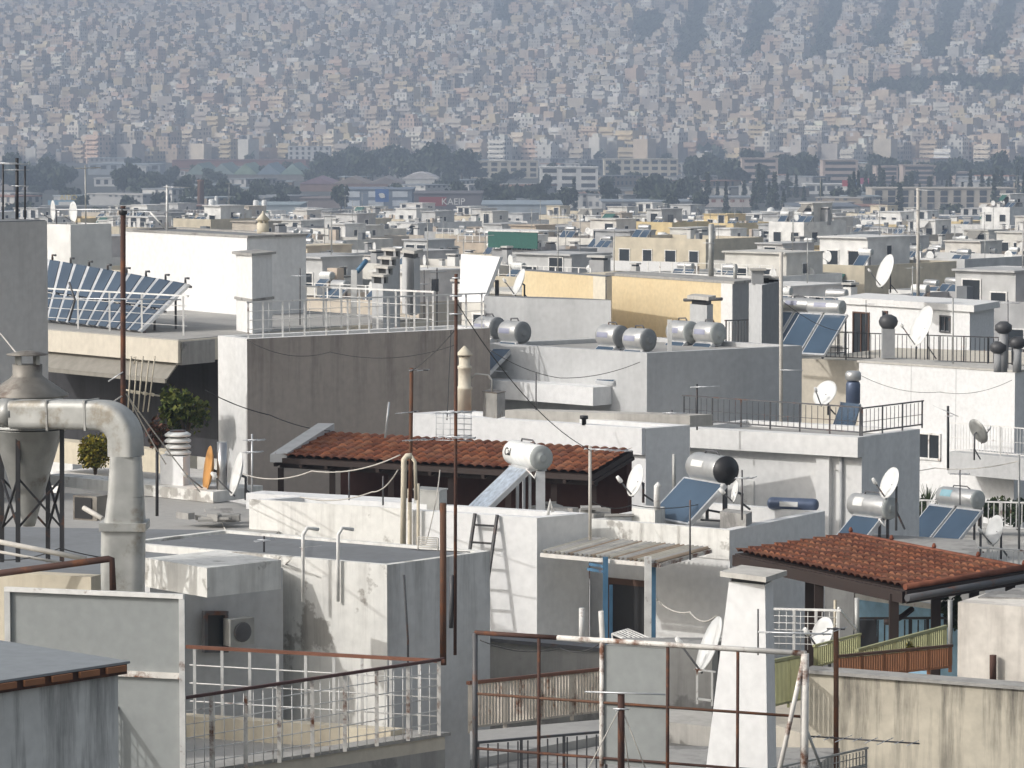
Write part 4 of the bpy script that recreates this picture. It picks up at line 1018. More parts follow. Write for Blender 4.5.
# ridge caps along the back and the corners
mb = MB(); mb.tube([CR+V(0,0,.04), RR+V(0,0,.04)], .05, 8); mb.tube([BK+V(0,0,.03), RR+V(0,0,.03)], .05, 8); 
mb.col = None; mb.c = [(.20,.075,.045)]*len(mb.f); mb.build('ridge_tile', M['tile'], th)
for t in (0, .25, .5, .75, 1.0):
    mb = MB(); mb.lathe(BK.lerp(RR, t)+V(0,0,.08), [(.035,0),(.04,.03),(.02,.08)], 8); mb.c = [(.18,.065,.04)]*len(mb.f); mb.build('finial', M['tile'], th)
fz = zz-2.55
pl_ = [FL+V(-.6,-.4,0), CR+V(-.2,-1.6,0), RR+V(.4,-1.2,0), BK+V(0,.4,0)]
thq = thing('terrace_block', 'pale block under the terrace of the right tiled pergola', 'building', (CR.x, CR.y, 0))
MB().prism(pl_, 0, fz).build('wall', M['beige'], thq)
# blue canvas, railings, plants, things on this terrace
a, b = PD(856, 599, 64.2), PD(968, 604, 62.3); b.z = a.z
mb = MB(); n_ = 24
for i in range(n_+1):
    t = i/n_; p = a.lerp(b, t)+V(0,.05*sin(i*1.1),0); mb.v += [p, p+V(0,.03,-1.2)]
for i in range(n_): mb.face((2*i, 2*i+1, 2*i+3, 2*i+2), True)
cv = thing('blue_canvas', 'light blue canvas screen hanging behind the right pergola posts', 'canvas', tuple(a-V(0,0,1.2)))
mb.build('sheet', M['tarp_blue'], cv); MB().bar(a+V(0,0,.05), b+V(0,0,.05), .06, .1).build('top_rail', M['white_paint'], cv)
railing('railing', 'dark iron railing in front of the blue canvas', PD(858, 652, 62), PD(945, 652, 61), .58, 6, 0, .13, ('iron','iron','iron'), .025, .025, .012)
p0, p1, p2 = PD(772, 650, 56.5), PD(838, 652, 56), PD(857, 653, 56.5)
th = railing('wire_fence', 'white wire mesh fence with a sloping end behind the tapered chimney', p0, p1, .65, 4, 5, 0, ('white_paint','white_paint','white_paint'), .02, .02, .006, mesh=.12, cat='fence')
MB().bar(p1+V(0,0,.69), p2+V(0,0,.35), .03).build('sloping_rail', M['white_paint'], th); MB().tube([PD(857, 598, 56.5), p2], .04, 7).build('end_post', M['galv'], th)
tag(railing('slat_fence', 'yellow-green slat fence right behind the tapered chimney', PD(770, 712, 51), PD(806, 703, 53), .72, 3, 0, .075, ('slat_green','slat_green','slat_green'), .02, .025, .011, flat=True, cat='fence'))
tag(railing('slat_fence', 'yellow-green slat fence running back to the right pergola posts', PD(858, 680, 53.5), PD(945, 655, 56.5), .45, 6, 0, .085, ('slat_green','slat_green','slat_green'), .025, .025, .011, flat=True, cat='fence'))
tag(railing('slat_fence', 'short yellow-green fence left of the pergola corner posts', PD(815, 672, 53), PD(859, 660, 54.5), .39, 3, 0, .08, ('slat_green','slat_green','slat_green'), .02, .02, .011, flat=True, cat='fence'))
tag(railing('slat_fence', 'orange-brown wooden slat fence just above the stained cream wall', PD(838, 684, 51.8), PD(950, 672, 54.5), .40, 6, 0, .07, ('wood_brown','wood_slat','wood_slat'), .025, .025, .012, flat=True, cat='fence'))
place_dish(824, 634, 55, .26, -120, 20, 'small white dish in front of the white wire mesh fence', base=-.5)
place_dish(713, 646, 54.5, .45, -100, 22, 'white dish at the left side of the tapered chimney', base=-.6)
th = thing('chair', 'dark garden chair under the right tiled roof in front of blue canvas', 'chair', tuple(PD(866, 676, 60)))
o = PD(866, 676, 60); ft = o
MB().box(o+V(0,0,.42), (.45,.42,.05)).build('seat', M['iron'], th); MB().hexa([o+V(-.22,.18,.45), o+V(.22,.18,.45), o+V(.22,.22,.45), o+V(-.22,.22,.45)], [o+V(-.17,.24,.9), o+V(.17,.24,.9), o+V(.17,.28,.9), o+V(-.17,.28,.9)]).build('backrest', M['iron'], th)
for x in (-.2,.2):
    for y in (-.18,.18): MB().bar(o+V(x,y,0), o+V(x,y,.4), .04).build('leg', M['iron'], th)
def shrub(name, label, c, R, n, size, cols, trunk=None, cat='shrub', group=None):
    th = thing(name, label, cat, tuple(Vector(c)-V(0,0,R[2])), 0, group); c = Vector(c)
    m = MB()
    for _ in range(max(3, n//60)):
        a = random.uniform(0, 2*pi); e_ = random.uniform(-.5, .9); q = c+V(cos(a)*R[0]*.55, sin(a)*R[1]*.55, e_*R[2]*.6)
        m.leaves(q, (R[0]*.5, R[1]*.5, R[2]*.45), 60, size, .3, cols)
    m.build('foliage', M['leaf'], th)
    s_ = MB()
    for k in range(4): s_.tube([c-V(0,0,R[2]*.9), c+V(random.uniform(-.5,.5)*R[0], random.uniform(-.4,.4)*R[1], R[2]*.3)], [.02+R[0]*.04, .008], 5)
    s_.build('stem', M['bark'], th); return th
G1 = [(.06,.085,.02),(.10,.12,.025),(.045,.07,.02),(.13,.14,.03)]
GY = [(.27,.22,.02),(.20,.19,.025),(.31,.24,.03),(.14,.14,.02)]
GR = [(.09,.035,.025),(.12,.05,.03),(.06,.045,.02)]
GD = [(.035,.055,.022),(.05,.075,.03),(.028,.045,.02),(.06,.08,.03)]
random.seed(11)
shrub('shrub', 'rounded yellow-green bush spilling over the beige balcony planter', PD(95, 454, 79.2), (.36,.32,.5), 2600, .03, GY)
shrub('shrub', 'tall green leafy bush at right end of the shaded balcony', PD(186, 413, 80.5), (.56,.45,.66), 1000, .05, G1)
shrub('shrub', 'reddish-brown shrub between the duct and the green balcony bush', PD(157, 436, 80.3), (.28,.25,.5), 420, .035, GR)
shrub('shrub', 'small green plant beside orange slat fence under right pergola', PD(905, 652, 55.3), (.26,.2,.23), 300, .04, GY)
shrub('shrub', 'dark green plant at right pergola post near blue canvas', PD(951, 612, 60), (.2,.2,.45), 320, .04, GD)

# ------------------------------------------------------------------ grey house with tank pairs, its ledge and upper block
B4g = block((486, 343), (647, 353), (802, 345.5), 82, 32)
B4g['z0'] = 0
th4g = building('grey_house', 'plain grey house with a white ledge and three pairs of tanks on its roof', 'building', B4g, [M['grey_lt'], M['grey_lt']], .12, 'roof_pale', .2, side=1)
dl = (B4g['l']-B4g['n']).normalized(); nA = dl.cross(UP).normalized(); nA = nA if nA.y < 0 else -nA
dr4 = (B4g['r']-B4g['n']).normalized()
def onG(x):
    r_ = (x-512)/F; n = B4g['n']; k = (n.x-r_*n.y)/(r_*dl.y-dl.x); return n+dl*k
a, b = onG(612), onG(500); zt_ = zrow(a, 386)
MB().prism([a+nA*.62, b+nA*.62, b+nA*.003, a+nA*.003], zt_-.42, zt_).build('ledge', M['white2'], th4g)
Bub = block((484, 296), (570, 298.5), (611, 300.5), 88.5, 1.4); 
building('rooftop_block', 'light grey windowless block standing on roof of the plain grey house', 'building', Bub, [M['grey_lt'], M['grey_mid']], 0, side=1)  # darker grey on the right face paints in its shade
# chimney with stepped side on the right
Bq = block((749, 283), (762, 285), (781, 282), 87.5, 2.0)
th = thing('stepped_chimney', 'grey chimney with stepped vent caps at right of the plain grey house', 'chimney', tuple(Bq['n']-V(0,0,2)))
walls_of(Bq, [M['grey_lt'], M['grey_mid']], side=1).build('shaft', [M['grey_lt'], M['grey_mid']], th)  # shaded right face gets a darker copy of the grey
c_ = (Bq['l']+Bq['r'])/2
for i in range(4):
    t = i/3; p = Bq['n'].lerp(Bq['r'], t*.8+.1)+ (Bq['l']-Bq['n'])*.5; hgt = .12+.0*i
    zt2 = Bq['z'] + (.32 - i*.0)*(1 if i == 0 else .55 - .17*i)
    MB().box(V(p.x, p.y, (Bq['z']+zt2)/2+.003), (.28,.3,max(.06, zt2-Bq['z']))).build('vent', M['black'] if i else M['grey_mid'], th)
    MB().box(V(p.x, p.y, max(zt2, Bq['z']+.07)+.03), (.4,.42,.05)).build('cap_slab', M['concrete_pale'], th)
# neighbour terrace lower right of the grey house
zz = PD(800, 432, 80).z
Bn = plan([(684, 426), (800, 432.5), (925, 431), (890, 415), (690, 405)], B3r['z']+.02)
railing('railing', 'thin dark railing along the roof edge above right white house band', PZ(684, 423, B3r['z']+.0), PZ(860, 436, B3r['z']+.0), .62, 7, 1, .16, ('iron_grey','iron_grey','iron_grey'), .018, .018, .007)
railing('railing', 'dark railing returning back along the shaded side of right white house', PZ(862, 436, B3r['z']), PZ(922, 428, B3r['z']), .6, 4, 1, .16, ('iron_grey','iron_grey','iron_grey'), .018, .018, .007)

# yellow house
By1 = block((522, 270.5), (606, 277), (612, 276), 128, 10)
building('yellow_house', 'left yellow house part with a pale corner strip behind the light grey block', 'building', By1, [M['yellow'], M['beige']], 0, side=1)
p, q = By1['n'], By1['n'].lerp(By1['l'], .14); nA = (q-p).cross(UP).normalized(); nA = nA if nA.y < 0 else -nA
MB().prism([p+nA*.03, q+nA*.03, q+nA*.003, p+nA*.003], By1['z']-6, By1['z']).build('corner_strip', M['yellow_pale'], [o for o in C.objects if o.name.startswith('yellow_house')][0])
By2 = block((607, 275.5), (733, 284), (756, 281.5), 127, 10)
ty2 = building('yellow_house', 'long yellow wall house behind the tank pairs with a shade-grey right side', 'building', By2, [M['yellow'], M['grey_mid']], 0, side=1)  # right side painted grey to stand for its shade
p, q = By2['n'], By2['n'].lerp(By2['l'], .085)
MB().prism([p+nA*.03, q+nA*.03, q+nA*.003, p+nA*.003], By2['z']-6, By2['z']).build('corner_strip', M['white'], ty2)
MB().prism([x+(x-(By2['l']+By2['r'])/2).normalized()*.08 for x in By2['poly']], By2['z']+.002, By2['z']+.09).build('roof_edge', M['concrete'], ty2)
MB().tube([PD(684, 300, 126.2), PD(722, 299, 125.2)], .06, 7).build('wall_pipe', M['iron_grey'], ty2)
Bq = block((690, 304), (707, 305.5), (713, 304), 108, 1.6)
th = thing('vent_chimney', 'squat grey concrete chimney before the long yellow wall', 'chimney', tuple(Bq['n']-V(0,0,1.6)))
walls_of(Bq, [M['grey_lt']]).build('shaft', M['grey_lt'], th); c_ = (Bq['l']+Bq['r'])/2
MB().prism([p.lerp(c_, .15) for p in Bq['poly']], Bq['z']+.002, Bq['z']+.15).build('vent_slot', M['black'], th); MB().prism([c_+(p-c_)*1.25 for p in Bq['poly']], Bq['z']+.152, Bq['z']+.26).build('cap_slab', M['concrete_pale'], th)
railing('railing', 'short dark railing between the yellow wall and the stepped grey chimney', PD(726, 346, 100), PD(750, 345, 101), .7, 3, 0, .14, ('iron_grey','iron_grey','iron_grey'), .02, .02, .01)

# right: white penthouse with door, terrace rail, big white wall
Br1 = block((838, 297), (974, 305.5), (1000, 301), 140, 3.0)
ins = lambda poly, k: [p.lerp((poly[0]+poly[2])/2, k) for p in poly]
thr = thing('white_penthouse', 'white penthouse at right with a door, small window and a big dish on its roof', 'penthouse', tuple((Br1['l']+Br1['r'])/2-V(0,0,3)))
MB().prism(ins(Br1['poly'], .07), Br1['z']-3.0, Br1['z']-.26).build('wall', M['white2'], thr)
MB().prism(Br1['poly'], Br1['z']-.258, Br1['z']).build('roof', M['white'], thr)
ip = ins(Br1['poly'], .07); dl = (ip[0]-ip[1]).normalized(); nA = dl.cross(UP).normalized(); nA = nA if nA.y < 0 else -nA
def onW(x, n, dl):
    r_ = (x-512)/F; k = (n.x-r_*n.y)/(r_*dl.y-dl.x); return n+dl*k
p = onW(862, ip[1], dl); window_on(thr, V(p.x,p.y,zrow(p, 362)), -dl, nA, .95, 1.95, 'wood_brown', name='door', mull=2)
p = onW(946, ip[1], dl); window_on(thr, V(p.x,p.y,zrow(p, 331)), -dl, nA, .55, .55, 'iron_grey', mull=2)
p = onW(886, ip[1], dl); window_on(thr, V(p.x,p.y,zrow(p, 316)), -dl, nA, .25, .15, 'iron_grey', name='vent')
Br2 = block((859, 362.5), (1015, 372.5), (1040, 369), 118, 32); Br2['z0'] = 0
thr2 = building('white_wall_house', 'big blank white house at right with a small window and balcony low down', 'building', Br2, [M['white2'], M['white_shade']], 0, side=1)
MB().prism([p+(p-(Br2['l']+Br2['r'])/2).normalized()*.08 for p in Br2['poly']], Br2['z']+.002, Br2['z']+.07).build('coping', M['concrete_pale'], thr2)
dl2 = (Br2['l']-Br2['n']).normalized(); nA2 = dl2.cross(UP).normalized(); nA2 = nA2 if nA2.y < 0 else -nA2
p = onW(931, Br2['n'], dl2); window_on(thr2, V(p.x,p.y,zrow(p, 458)), -dl2, nA2, .95, .78, mull=2)
z0_ = zrow(onW(985, Br2['n'], dl2), 450); a, b = onW(975, Br2['n'], dl2), onW(1080, Br2['n'], dl2)
bal = MB().prism([a+nA2*1.3, b+nA2*1.3, b+nA2*.003, a+nA2*.003], z0_-.72, z0_).build('balcony', M['grey_lt'], thr2)
railing('railing', 'pale railing of the balcony at right edge on big white house', a+nA2*1.25+V(0,0,z0_-a.z), b+nA2*1.25+V(0,0,z0_-b.z), .95, 5, 1, .12, ('white_paint','white_paint','white_paint'), .02, .02, .008)
for i, x in enumerate((912, 957)):
    q = onW(x, Br2['n'], dl2); MB().prism([q+nA2*.006, q-dl2*.02+nA2*.006, q-dl2*.02+nA2*.002, q+nA2*.002], Br2['z']-3, Br2['z']-.01).build('joint', M['grey_lt'], thr2)
zt_ = PD(900, 362, 126).z
ra, rb = PD(800, 358, 128), PD(1012, 366, 124); rb.z = ra.z
MB().prism([ra, rb, rb+V(4,6,0), ra+V(4,6,0)], 0, ra.z-.02).build('terrace_slab', M['beige'], thr2)
railing('roof_railing', 'dark iron roof railing in front of the right white penthouse', ra, rb, .95, 10, 0, .17, ('iron','iron','iron'), .022, .022, .012)
for (x, y, dd, lab) in ((888, 330, 123.5, 'dark round ventilator cowl on a grey post at the penthouse railing'),):
    o = PD(x, 358, dd); th = thing('vent_cowl', lab, 'vent', tuple(o))
    MB().box(o+V(0,0,.5), (.42,.42,1.0)).build('base', M['grey_mid'], th)
    mb = MB(); mb.lathe(o+V(0,0,1.0), [(.2,0),(.3,.12),(.33,.25),(.27,.4),(.1,.48)], 14); mb.build('cowl', M['cap_dark'], th)
for (x, y, lab) in ((1003, 330, 'tallest dark domed ventilator at the right edge'), (1017, 345, 'rightmost dark domed ventilator, cut by right edge'), (998, 350, 'small low dark domed ventilator left of tallest one at right edge')):
    o = PD(x, 372, 116); dz = (372-y)*116/F; th = thing('vent_cowl', lab, 'vent', tuple(o))
    MB().lathe(o, [(.14,0),(.14,dz-.1)], 12).build('pipe', M['grey_mid'], th)
    MB().lathe(o+V(0,0,dz-.1), [(.16,0),(.27,.1),(.27,.26),(.12,.38)], 14).build('cowl', M['cap_dark'], th)
place_dish(888, 272, 141, .68, -107, 20, 'big white dish on roof of the right penthouse', base=-.75, depth=.22)
place_dish(925, 328, 122, .74, -107, 22, 'big white dish on a tripod before the penthouse railing', base=-1.0, depth=.22)
# low lane houses between (right lower middle)
zz = PD(960, 576, 93).z
thk = thing('low_house', 'low white house at right whose roof holds two tanks and blue collectors', 'building', tuple(PD(960, 541, 93)-V(0,0,20)))
P_ = plan([(830, 600), (1100, 602), (1120, 540), (960, 520), (850, 545)], zz)
MB().prism(P_, 0, zz).build('wall', M['concrete_pale'], thk)
w0, w1 = PD(905, 462, 104), PD(1050, 470, 101); w1.z = w0.z
railing('railing', 'long white railing before hedge plants right of the shaded house side', PD(905, 528, 99.5), PD(1050, 532, 98), .78, 7, 0, .15, ('white_paint','white_paint','white_paint'), .025, .025, .013)
railing('railing', 'white roof railing just behind the right tiled roof', PD(840, 556, 84), PD(1050, 570, 81), .40, 8, 0, .13, ('white_paint','white_paint','white_paint'), .02, .025, .01)
for i, (x, rr) in enumerate(((915,.4),(945,.35),(978,.5),(1000,.6),(1018,.5))):
    shrub('hedge_plant', ['leftmost dark hedge plant behind white railing beside blue collectors','small dark hedge plant directly behind the right tank','dark hedge plant just right of the right tank','bushy dark hedge plant behind railing near right edge','dark hedge plant cut by the right edge'][i], PD(x, 512, 102), (rr,.4,.55), 360, .06, GD, group='hedge plants behind the white railing')
zz = PD(880, 543, 74).z
P_ = plan([(800, 562), (985, 566), (975, 540), (845, 532)], zz)
tag(MB().prism(P_, 0, zz).build('side_terrace', M['concrete']), 'flat roof in shade behind the right tiled roof, under tank with white label', 'building')
# spiky plant
th = thing('yucca', 'spiky yucca plant above the left of two blue collectors', 'plant', tuple(PD(925, 510, 101)))
mb = MB(); o = PD(928, 506, 101)
for k in range(40):
    a = random.uniform(0, 2*pi); el = random.uniform(.1, 1.4); L_ = random.uniform(.4,.7); t_ = o+V(cos(a)*cos(el), sin(a)*cos(el), sin(el))*L_
    s_ = V(-sin(a), cos(a), 0)*.025; mb.col = random.choice(GD); mb.quad(o-s_, o+s_, t_+s_*.2, t_-s_*.2)
mb.build('foliage', M['leaf'], th); MB().tube([PD(925, 525, 101), o], .06, 6).build('stem', M['bark'], th)

# ------------------------------------------------------------------ solar water heaters in the foreground
def put(th, px, py, d, rot, label, group=None):
    p = PD(px, py, d); H = th['H']; th.location = (p.x, p.y, p.z-H); th.rotation_euler = (0,0,rad(rot)); th['label'] = label
    if group: th['group'] = group
    return th
def plate(th, x, w_, h_, a, mat, r, H):
    a = rad(a); mb = MB(); n = V(0, -cos(a), sin(a)); t = V(0, sin(a), cos(a)); c = V(x, 0, H)+n*(r+.004)
    K = 4; 
    for k in range(K+1):
        b = a + (k/K-.5)*h_/r; q = V(x, -cos(b)*(r+.005), H+sin(b)*(r+.005)); mb.v += [q-V(w_/2,0,0), q+V(w_/2,0,0)]
    for k in range(K): mb.face((2*k, 2*k+1, 2*k+3, 2*k+2), True)
    mb.build('label_plate', M[mat], th, True)
M['plate_blue'] = paint('label_blue', (.30,.31,.40), .5); M['plate_cyan'] = paint('label_cyan', (.25,.44,.50), .5); M['ink'] = paint('dark_ink', (.02,.02,.02), .6)
t1 = heater_proto('a', 1.25, .235, .80, 1.75, 1, 40, 'white_enamel', 'cap_grey', 0, True, ('Cal', .2, 'ink', 12, -.5), 'foil')
put(t1, 527, 455, 67.5, -66, 'white tank with a grey end disc above a foil-covered collector')
fo = MB(); p = PD(540.5, 471, 67.0); fo.bar(p, p-V(0,0,1.05), .17, .15); 
o_ = fo.build('support_post', M['alu'])
o_.parent = t1; o_.matrix_parent_inverse = Matrix.Identity(4)
R_ = Matrix.Rotation(-t1.rotation_euler.z, 3, 'Z')
for v in o_.data.vertices: v.co = R_ @ (v.co - t1.location)
t2 = heater_proto('b', 1.0, .26, 1.45, 1.05, 1, 42, 'tank', 'black', .16, False, None, 'pv')
plate(t2, -.1, .4, .12, 20, 'white_paint', .26, t2['H'])
put(t2, 711, 468, 66.5, -62, 'grey tank with a black conical end above one wide blue collector')
t3 = heater_proto('c', 1.05, .235, .85, 1.1, 1, 40, 'tank', 'cap_grey')
plate(t3, -.2, .28, .19, 25, 'white_paint', .235, t3['H'])
put(t3, 872, 506, 75, -52, 'grey tank with a white label under the small white dish at right')
t4 = heater_proto('d', 1.3, .27, .95, 2.0, 2, 40, 'tank', 'cap_grey')
plate(t4, -.3, .4, .2, 30, 'plate_cyan', .27, t4['H'])
put(t4, 960, 498, 97, -52, 'grey tank with a blue label above two long blue collectors at right')
M['cap_mid'] = paint('mid_grey_cap', (.22,.23,.235), .5)
tp = heater_proto('e', .58, .265, .6, 1.2, 1, 36, 'tank', 'cap_mid', 0, True)
plate(tp, -.06, .36, .12, 8, 'plate_blue', .265, tp['H'])
GP = 'tanks in pairs on the grey house roof'
put(tp, 612, 336, 84.5, -48, 'left tank of the middle pair on the grey house roof', GP)
for (x, y, d, lab) in ((639, 339.5, 83.6, 'right tank of the middle pair on the grey house roof'), (489, 327.5, 86.5, 'left tank of the left pair, half hidden by long railed terrace'), (514, 332, 85.5, 'right tank of the left pair on the grey house roof')):
    put(copy_tree(tp), x, y, d, -48, lab, GP)
tq = heater_proto('f', .58, .265, .6, 1.2, 1, 36, 'tank', 'cap_grey', 0, True); plate(tq, -.06, .36, .12, 8, 'plate_blue', .265, tq['H'])
put(tq, 682, 331.5, 86.5, -48, 'left tank of the right pair, next to a white post', GP); put(copy_tree(tq), 709, 333, 86, -48, 'right tank of the right pair beside the stepped grey chimney', GP)
p = PD(669.5, 352, 84.3); tag(MB().bar(p, p+V(0,0,.75), .1).build('post', M['white_paint']), 'short white post left of the right tank pair', 'post')
th7_ = heater_proto('g', 1.15, .2, .75, 1.3, 2, 40, 'tank', 'cap_grey'); plate(th7_, -.1, .5, .14, 20, 'plate_blue', .2, th7_['H'])
put(th7_, 758, 393, 86, -24, 'slim tank with two collectors beside dark railing below stepped grey chimney')
t8 = heater_proto('h', 1.3, .26, .95, 2.0, 2, 42, 'tank', 'cap_grey'); plate(t8, -.1, .5, .16, 20, 'plate_blue', .26, t8['H'])
put(t8, 826, 307, 127, -38, 'tank over two large dark collectors just left of the right penthouse')
t9 = copy_tree(t8); put(t9, 797, 305, 130, -38, 'tank half hidden between stepped chimney and the collectors left of right penthouse')
# a tank lying on the roof
o = PD(793, 504, 67.5); th = thing('fallen_tank', 'small dark blue tank with white label lying on the awning house roof', 'tank', tuple(o))
M['tank_blue'] = metal('blue_tank', (.10,.13,.20), .35, .3, .1)
ax = V(.93,-.35,0).normalized(); MB().lathe(o-ax*.45, [(.07,-.03),(.105,0),(.115,.05),(.115,.85),(.105,.9),(.07,.93)], 18, ax).build('tank', M['tank_blue'], th)
mb = MB(); mb.hexa([o-ax*.25+V(-.02,-.12,-.04), o+ax*.1+V(-.02,-.12,-.04), o+ax*.1+V(-.02,-.11,-.04), o-ax*.25+V(-.02,-.11,-.04)], [o-ax*.25+V(-.02,-.115,.05), o+ax*.1+V(-.02,-.115,.05), o+ax*.1+V(-.02,-.10,.05), o-ax*.25+V(-.02,-.10,.05)]); mb.build('label_plate', M['white_paint'], th)
# blue-grey upright drum and its collector near the railing
o = PD(853, 404, 100); th = thing('upright_tank', 'upright blue-grey tank squeezed left of the big white house', 'tank', tuple(o))
MB().lathe(o, [(.17,0),(.2,.04),(.2,.55),(.17,.62),(.1,.64)], 18).build('tank', M['tank_blue'], th)
MB().lathe(o+V(0,0,.65), [(.19,0),(.22,.03),(.22,.2),(.17,.26)], 18).build('top_drum', M['tank'], th)
th = thing('solar_collector', 'single dark collector leaning at rail end left of the big white house', 'collector', tuple(PD(846, 428, 84)))
c = [PD(832, 427, 83.5), PD(853, 430, 82.5), PD(860, 404, 84), PD(841, 402, 85)]
MB().hexa([p+V(.02,.05,-.05) for p in c], c).build('panel', M['pv'], th); mb = MB(); mb.bar(c[2], c[2]-V(-.05,-.1,.62), .05); mb.bar(c[3], c[3]-V(-.05,-.1,.62), .05); mb.build('frame', M['alu'], th)

# dishes
place_dish(638, 481, 67, .31, -112, 18, 'white dish beside the foot of the white wall behind the awning', base=-.35, depth=.22)
place_dish(892, 484, 74.3, .34, -112, 22, 'white dish above the tank with a white label at right', base=-.9, depth=.22)
place_dish(997, 531, 83, .36, -112, 15, 'white dish at right edge just above the right tiled roof', base=-.6, depth=.22)
place_dish(977, 432, 112.5, .42, 60, 25, 'grey dish seen from behind on the balcony of big white house', base=-.8, mat='grey_lt_paint' if 'grey_lt_paint' in M else 'galv')
place_dish(826, 394, 98, .38, -135, 30, 'small white dish turned up below terrace left of the big white house', base=-.5)
place_dish(745, 384, 88, .24, -110, 10, 'small white dish behind the slim tank below the stepped grey chimney', base=-.4)
place_dish(736, 492, 65.5, .2, -100, 12, 'tiny white dish right of the black-ended tank', base=-.3)

# ------------------------------------------------------------------ clutter on the roof behind the awning
def rubble(px, py, d, w_, hgt, mat, label, cat='debris'):
    o = PD(px, py, d); mb = MB(); random.seed(int(px*7+py))
    for k in range(7):
        c = o+V(random.uniform(-w_,w_), random.uniform(-.4,.4), random.uniform(.02,hgt)); mb.box(c, (random.uniform(.2,.6), random.uniform(.1,.4), random.uniform(.04,.14)), Matrix.Rotation(random.uniform(-.8,.8), 3, 'Z') @ Matrix.Rotation(random.uniform(-.25,.25), 3, 'X'))
    return tag(mb.build('rubble_heap', M[mat]), label, cat)
rubble(600, 517, 66, .8, .2, 'concrete', 'heap of boards and rubble on the flat roof beside white tank post')
rubble(565, 512, 67.5, .5, .15, 'concrete_pale', 'low scatter of slabs on roof directly right of the white tank post')
Bq = block((632, 508), (655, 510), (665, 507), 65.5, .5)
tag(MB().prism(Bq['poly'], Bq['z0'], Bq['z']).build('plinth', M['white_old']), 'worn white plinth left of the wide blue collector', 'plinth')
Bq = block((745, 508), (830, 515), (836, 510), 66.2, .5)
p = PD(752, 508, 67.4); 
tag(MB().prism(block((720, 512), (746, 515), (752, 512), 64.6, .4)['poly'], Bm['z']-.25, Bm['z']+.22).build('plinth', M['concrete']), 'dark concrete plinth under the black-ended tank', 'plinth')
tag(MB().tube([PD(657, 510, 65.4), PD(657, 487, 65.4), PD(660, 484, 65.4)], .06, 8).build('vent_pipe', M['white_paint']), 'stubby white pipe by the white dish at foot of the wall', 'pipe')
tag(MB().tube([PD(548, 515, 65), PD(550, 500, 65), PD(553, 512, 65)], .03, 6).build('hose', M['white_paint']), 'white hose looping down beside the white tank support post', 'hose')
Bq = block((414, 490), (439, 492), (447, 489.5), 66.6, .42)
th = thing('metal_cabinet', 'grey metal box standing on the white parapet beside the rusty mast', 'cabinet', tuple(Bq['n']-V(0,0,.4)))
MB().prism(Bq['poly'], Bq['z0'], Bq['z']).build('casing', M['galv'], th); MB().prism([p+(p-(Bq['l']+Bq['r'])/2).normalized()*.02 for p in Bq['poly']], Bq['z']+.001, Bq['z']+.025).build('lid', M['galv'], th)
th = thing('wire_rack', 'small pale wire rack lying at edge of the felt roof', 'rack', tuple(PD(428, 548, 55)))
mb = MB()
for k in range(6): mb.tube([PD(418, 537+k*2, 55), PD(438, 538+k*2, 54.8)], .008, 4)
mb.tube([PD(418, 537, 55), PD(418, 550, 55)], .012, 4); mb.tube([PD(438, 538, 54.8), PD(438, 551, 54.8)], .012, 4); mb.build('rack', M['rope'], th)
# tilted white panel (a sail-like board) beyond the terrace
c = [PD(459, 302, 108), PD(483, 302, 106.5), PD(500, 257, 107), PD(461, 254, 109)]
th = thing('tilted_screen', 'tall white tilted board beyond the end of the railed terrace', 'board', tuple(c[0]))
MB().hexa([c[0], c[1], c[1]+V(.1,.12,0), c[0]+V(.1,.12,0)], [c[3], c[2], c[2]+V(.1,.12,0), c[3]+V(.1,.12,0)]).build('board', M['white2'], th)
mb = MB(); mb.bar(PD(484, 301, 107.5), PD(500, 258, 107.5), .1); mb.bar(PD(497, 298, 107.8), PD(497, 280, 107.8), .12); mb.build('brace', M['iron_grey'], th)
c = [PD(515, 290, 106), PD(519, 291, 105.6), PD(527, 272, 106.2), PD(523, 271, 106.6)]
th = thing('satellite_dish', 'white dish seen edge-on at left end of the yellow house', 'satellite dish', tuple(c[0]))
bpy.data.objects.remove(th); place_dish(521, 283, 106, .42, -104, 22, 'white dish seen edge-on at left end of the yellow house', base=-.5, depth=.2)

# ------------------------------------------------------------------ aerials and masts
tall = yagi(123, 206, 532, 60, [(210, 1.25, .65, 0, 0), (299, 1.25, 1.0, 0, 0), (372, .3, .0, 0, .6)], 'tall rusty pole with two long cross arms before the collector array', 'rust_dark', .045)
MB().tube([PD(69, 282, 60), PD(75, 300, 60), PD(69, 321, 60)], .018, 6).build('bracket', M['iron_grey'], tall)
MB().lathe(PD(123, 213, 60), [(.03,-.04),(.07,-.02),(.07,.05),(.03,.1)], 10).build('clamp', M['iron'], tall)
mb = MB()
for k, x in enumerate((131, 137, 143, 149, 155)): mb.tube([PD(x, 356+(k % 2)*5, 60.3), PD(x-3-k, 412, 60.1)], .012, 4)
for k in range(4): mb.bar(PD(129+k*7, 391+k, 60.2), PD(133+k*7, 392+k, 60.2), .05)
mb.tube([PD(126, 390, 60.2), PD(160, 396, 60.2)], .015, 4); mb.tube([PD(129, 359, 60.3), PD(136, 357, 60.3), PD(134, 364, 60.3)], .012, 4)
mb.build('lower_aerial', M['cream'], tall)
thin = yagi(167, 185, 232, 97, [(187, .1, .6, 5, -.02), (212, .9, .1, 0, .0)], 'white mast with a black boom behind the big white penthouse', 'white_paint', .03)
MB().tube([PD(150, 212, 97), PD(166, 229, 97)], .025, 5).build('stay', M['white_paint'], thin)
m1 = yagi(410, 368, 502, 63.5, [(370, .05, .30, 2, 0), (412, .25, .1, 4, .1), (440, .12, .45, 6, .05)], 'rusty mast with several small aerials before the left tiled roof', 'rust', .035, None, None, 1.5)
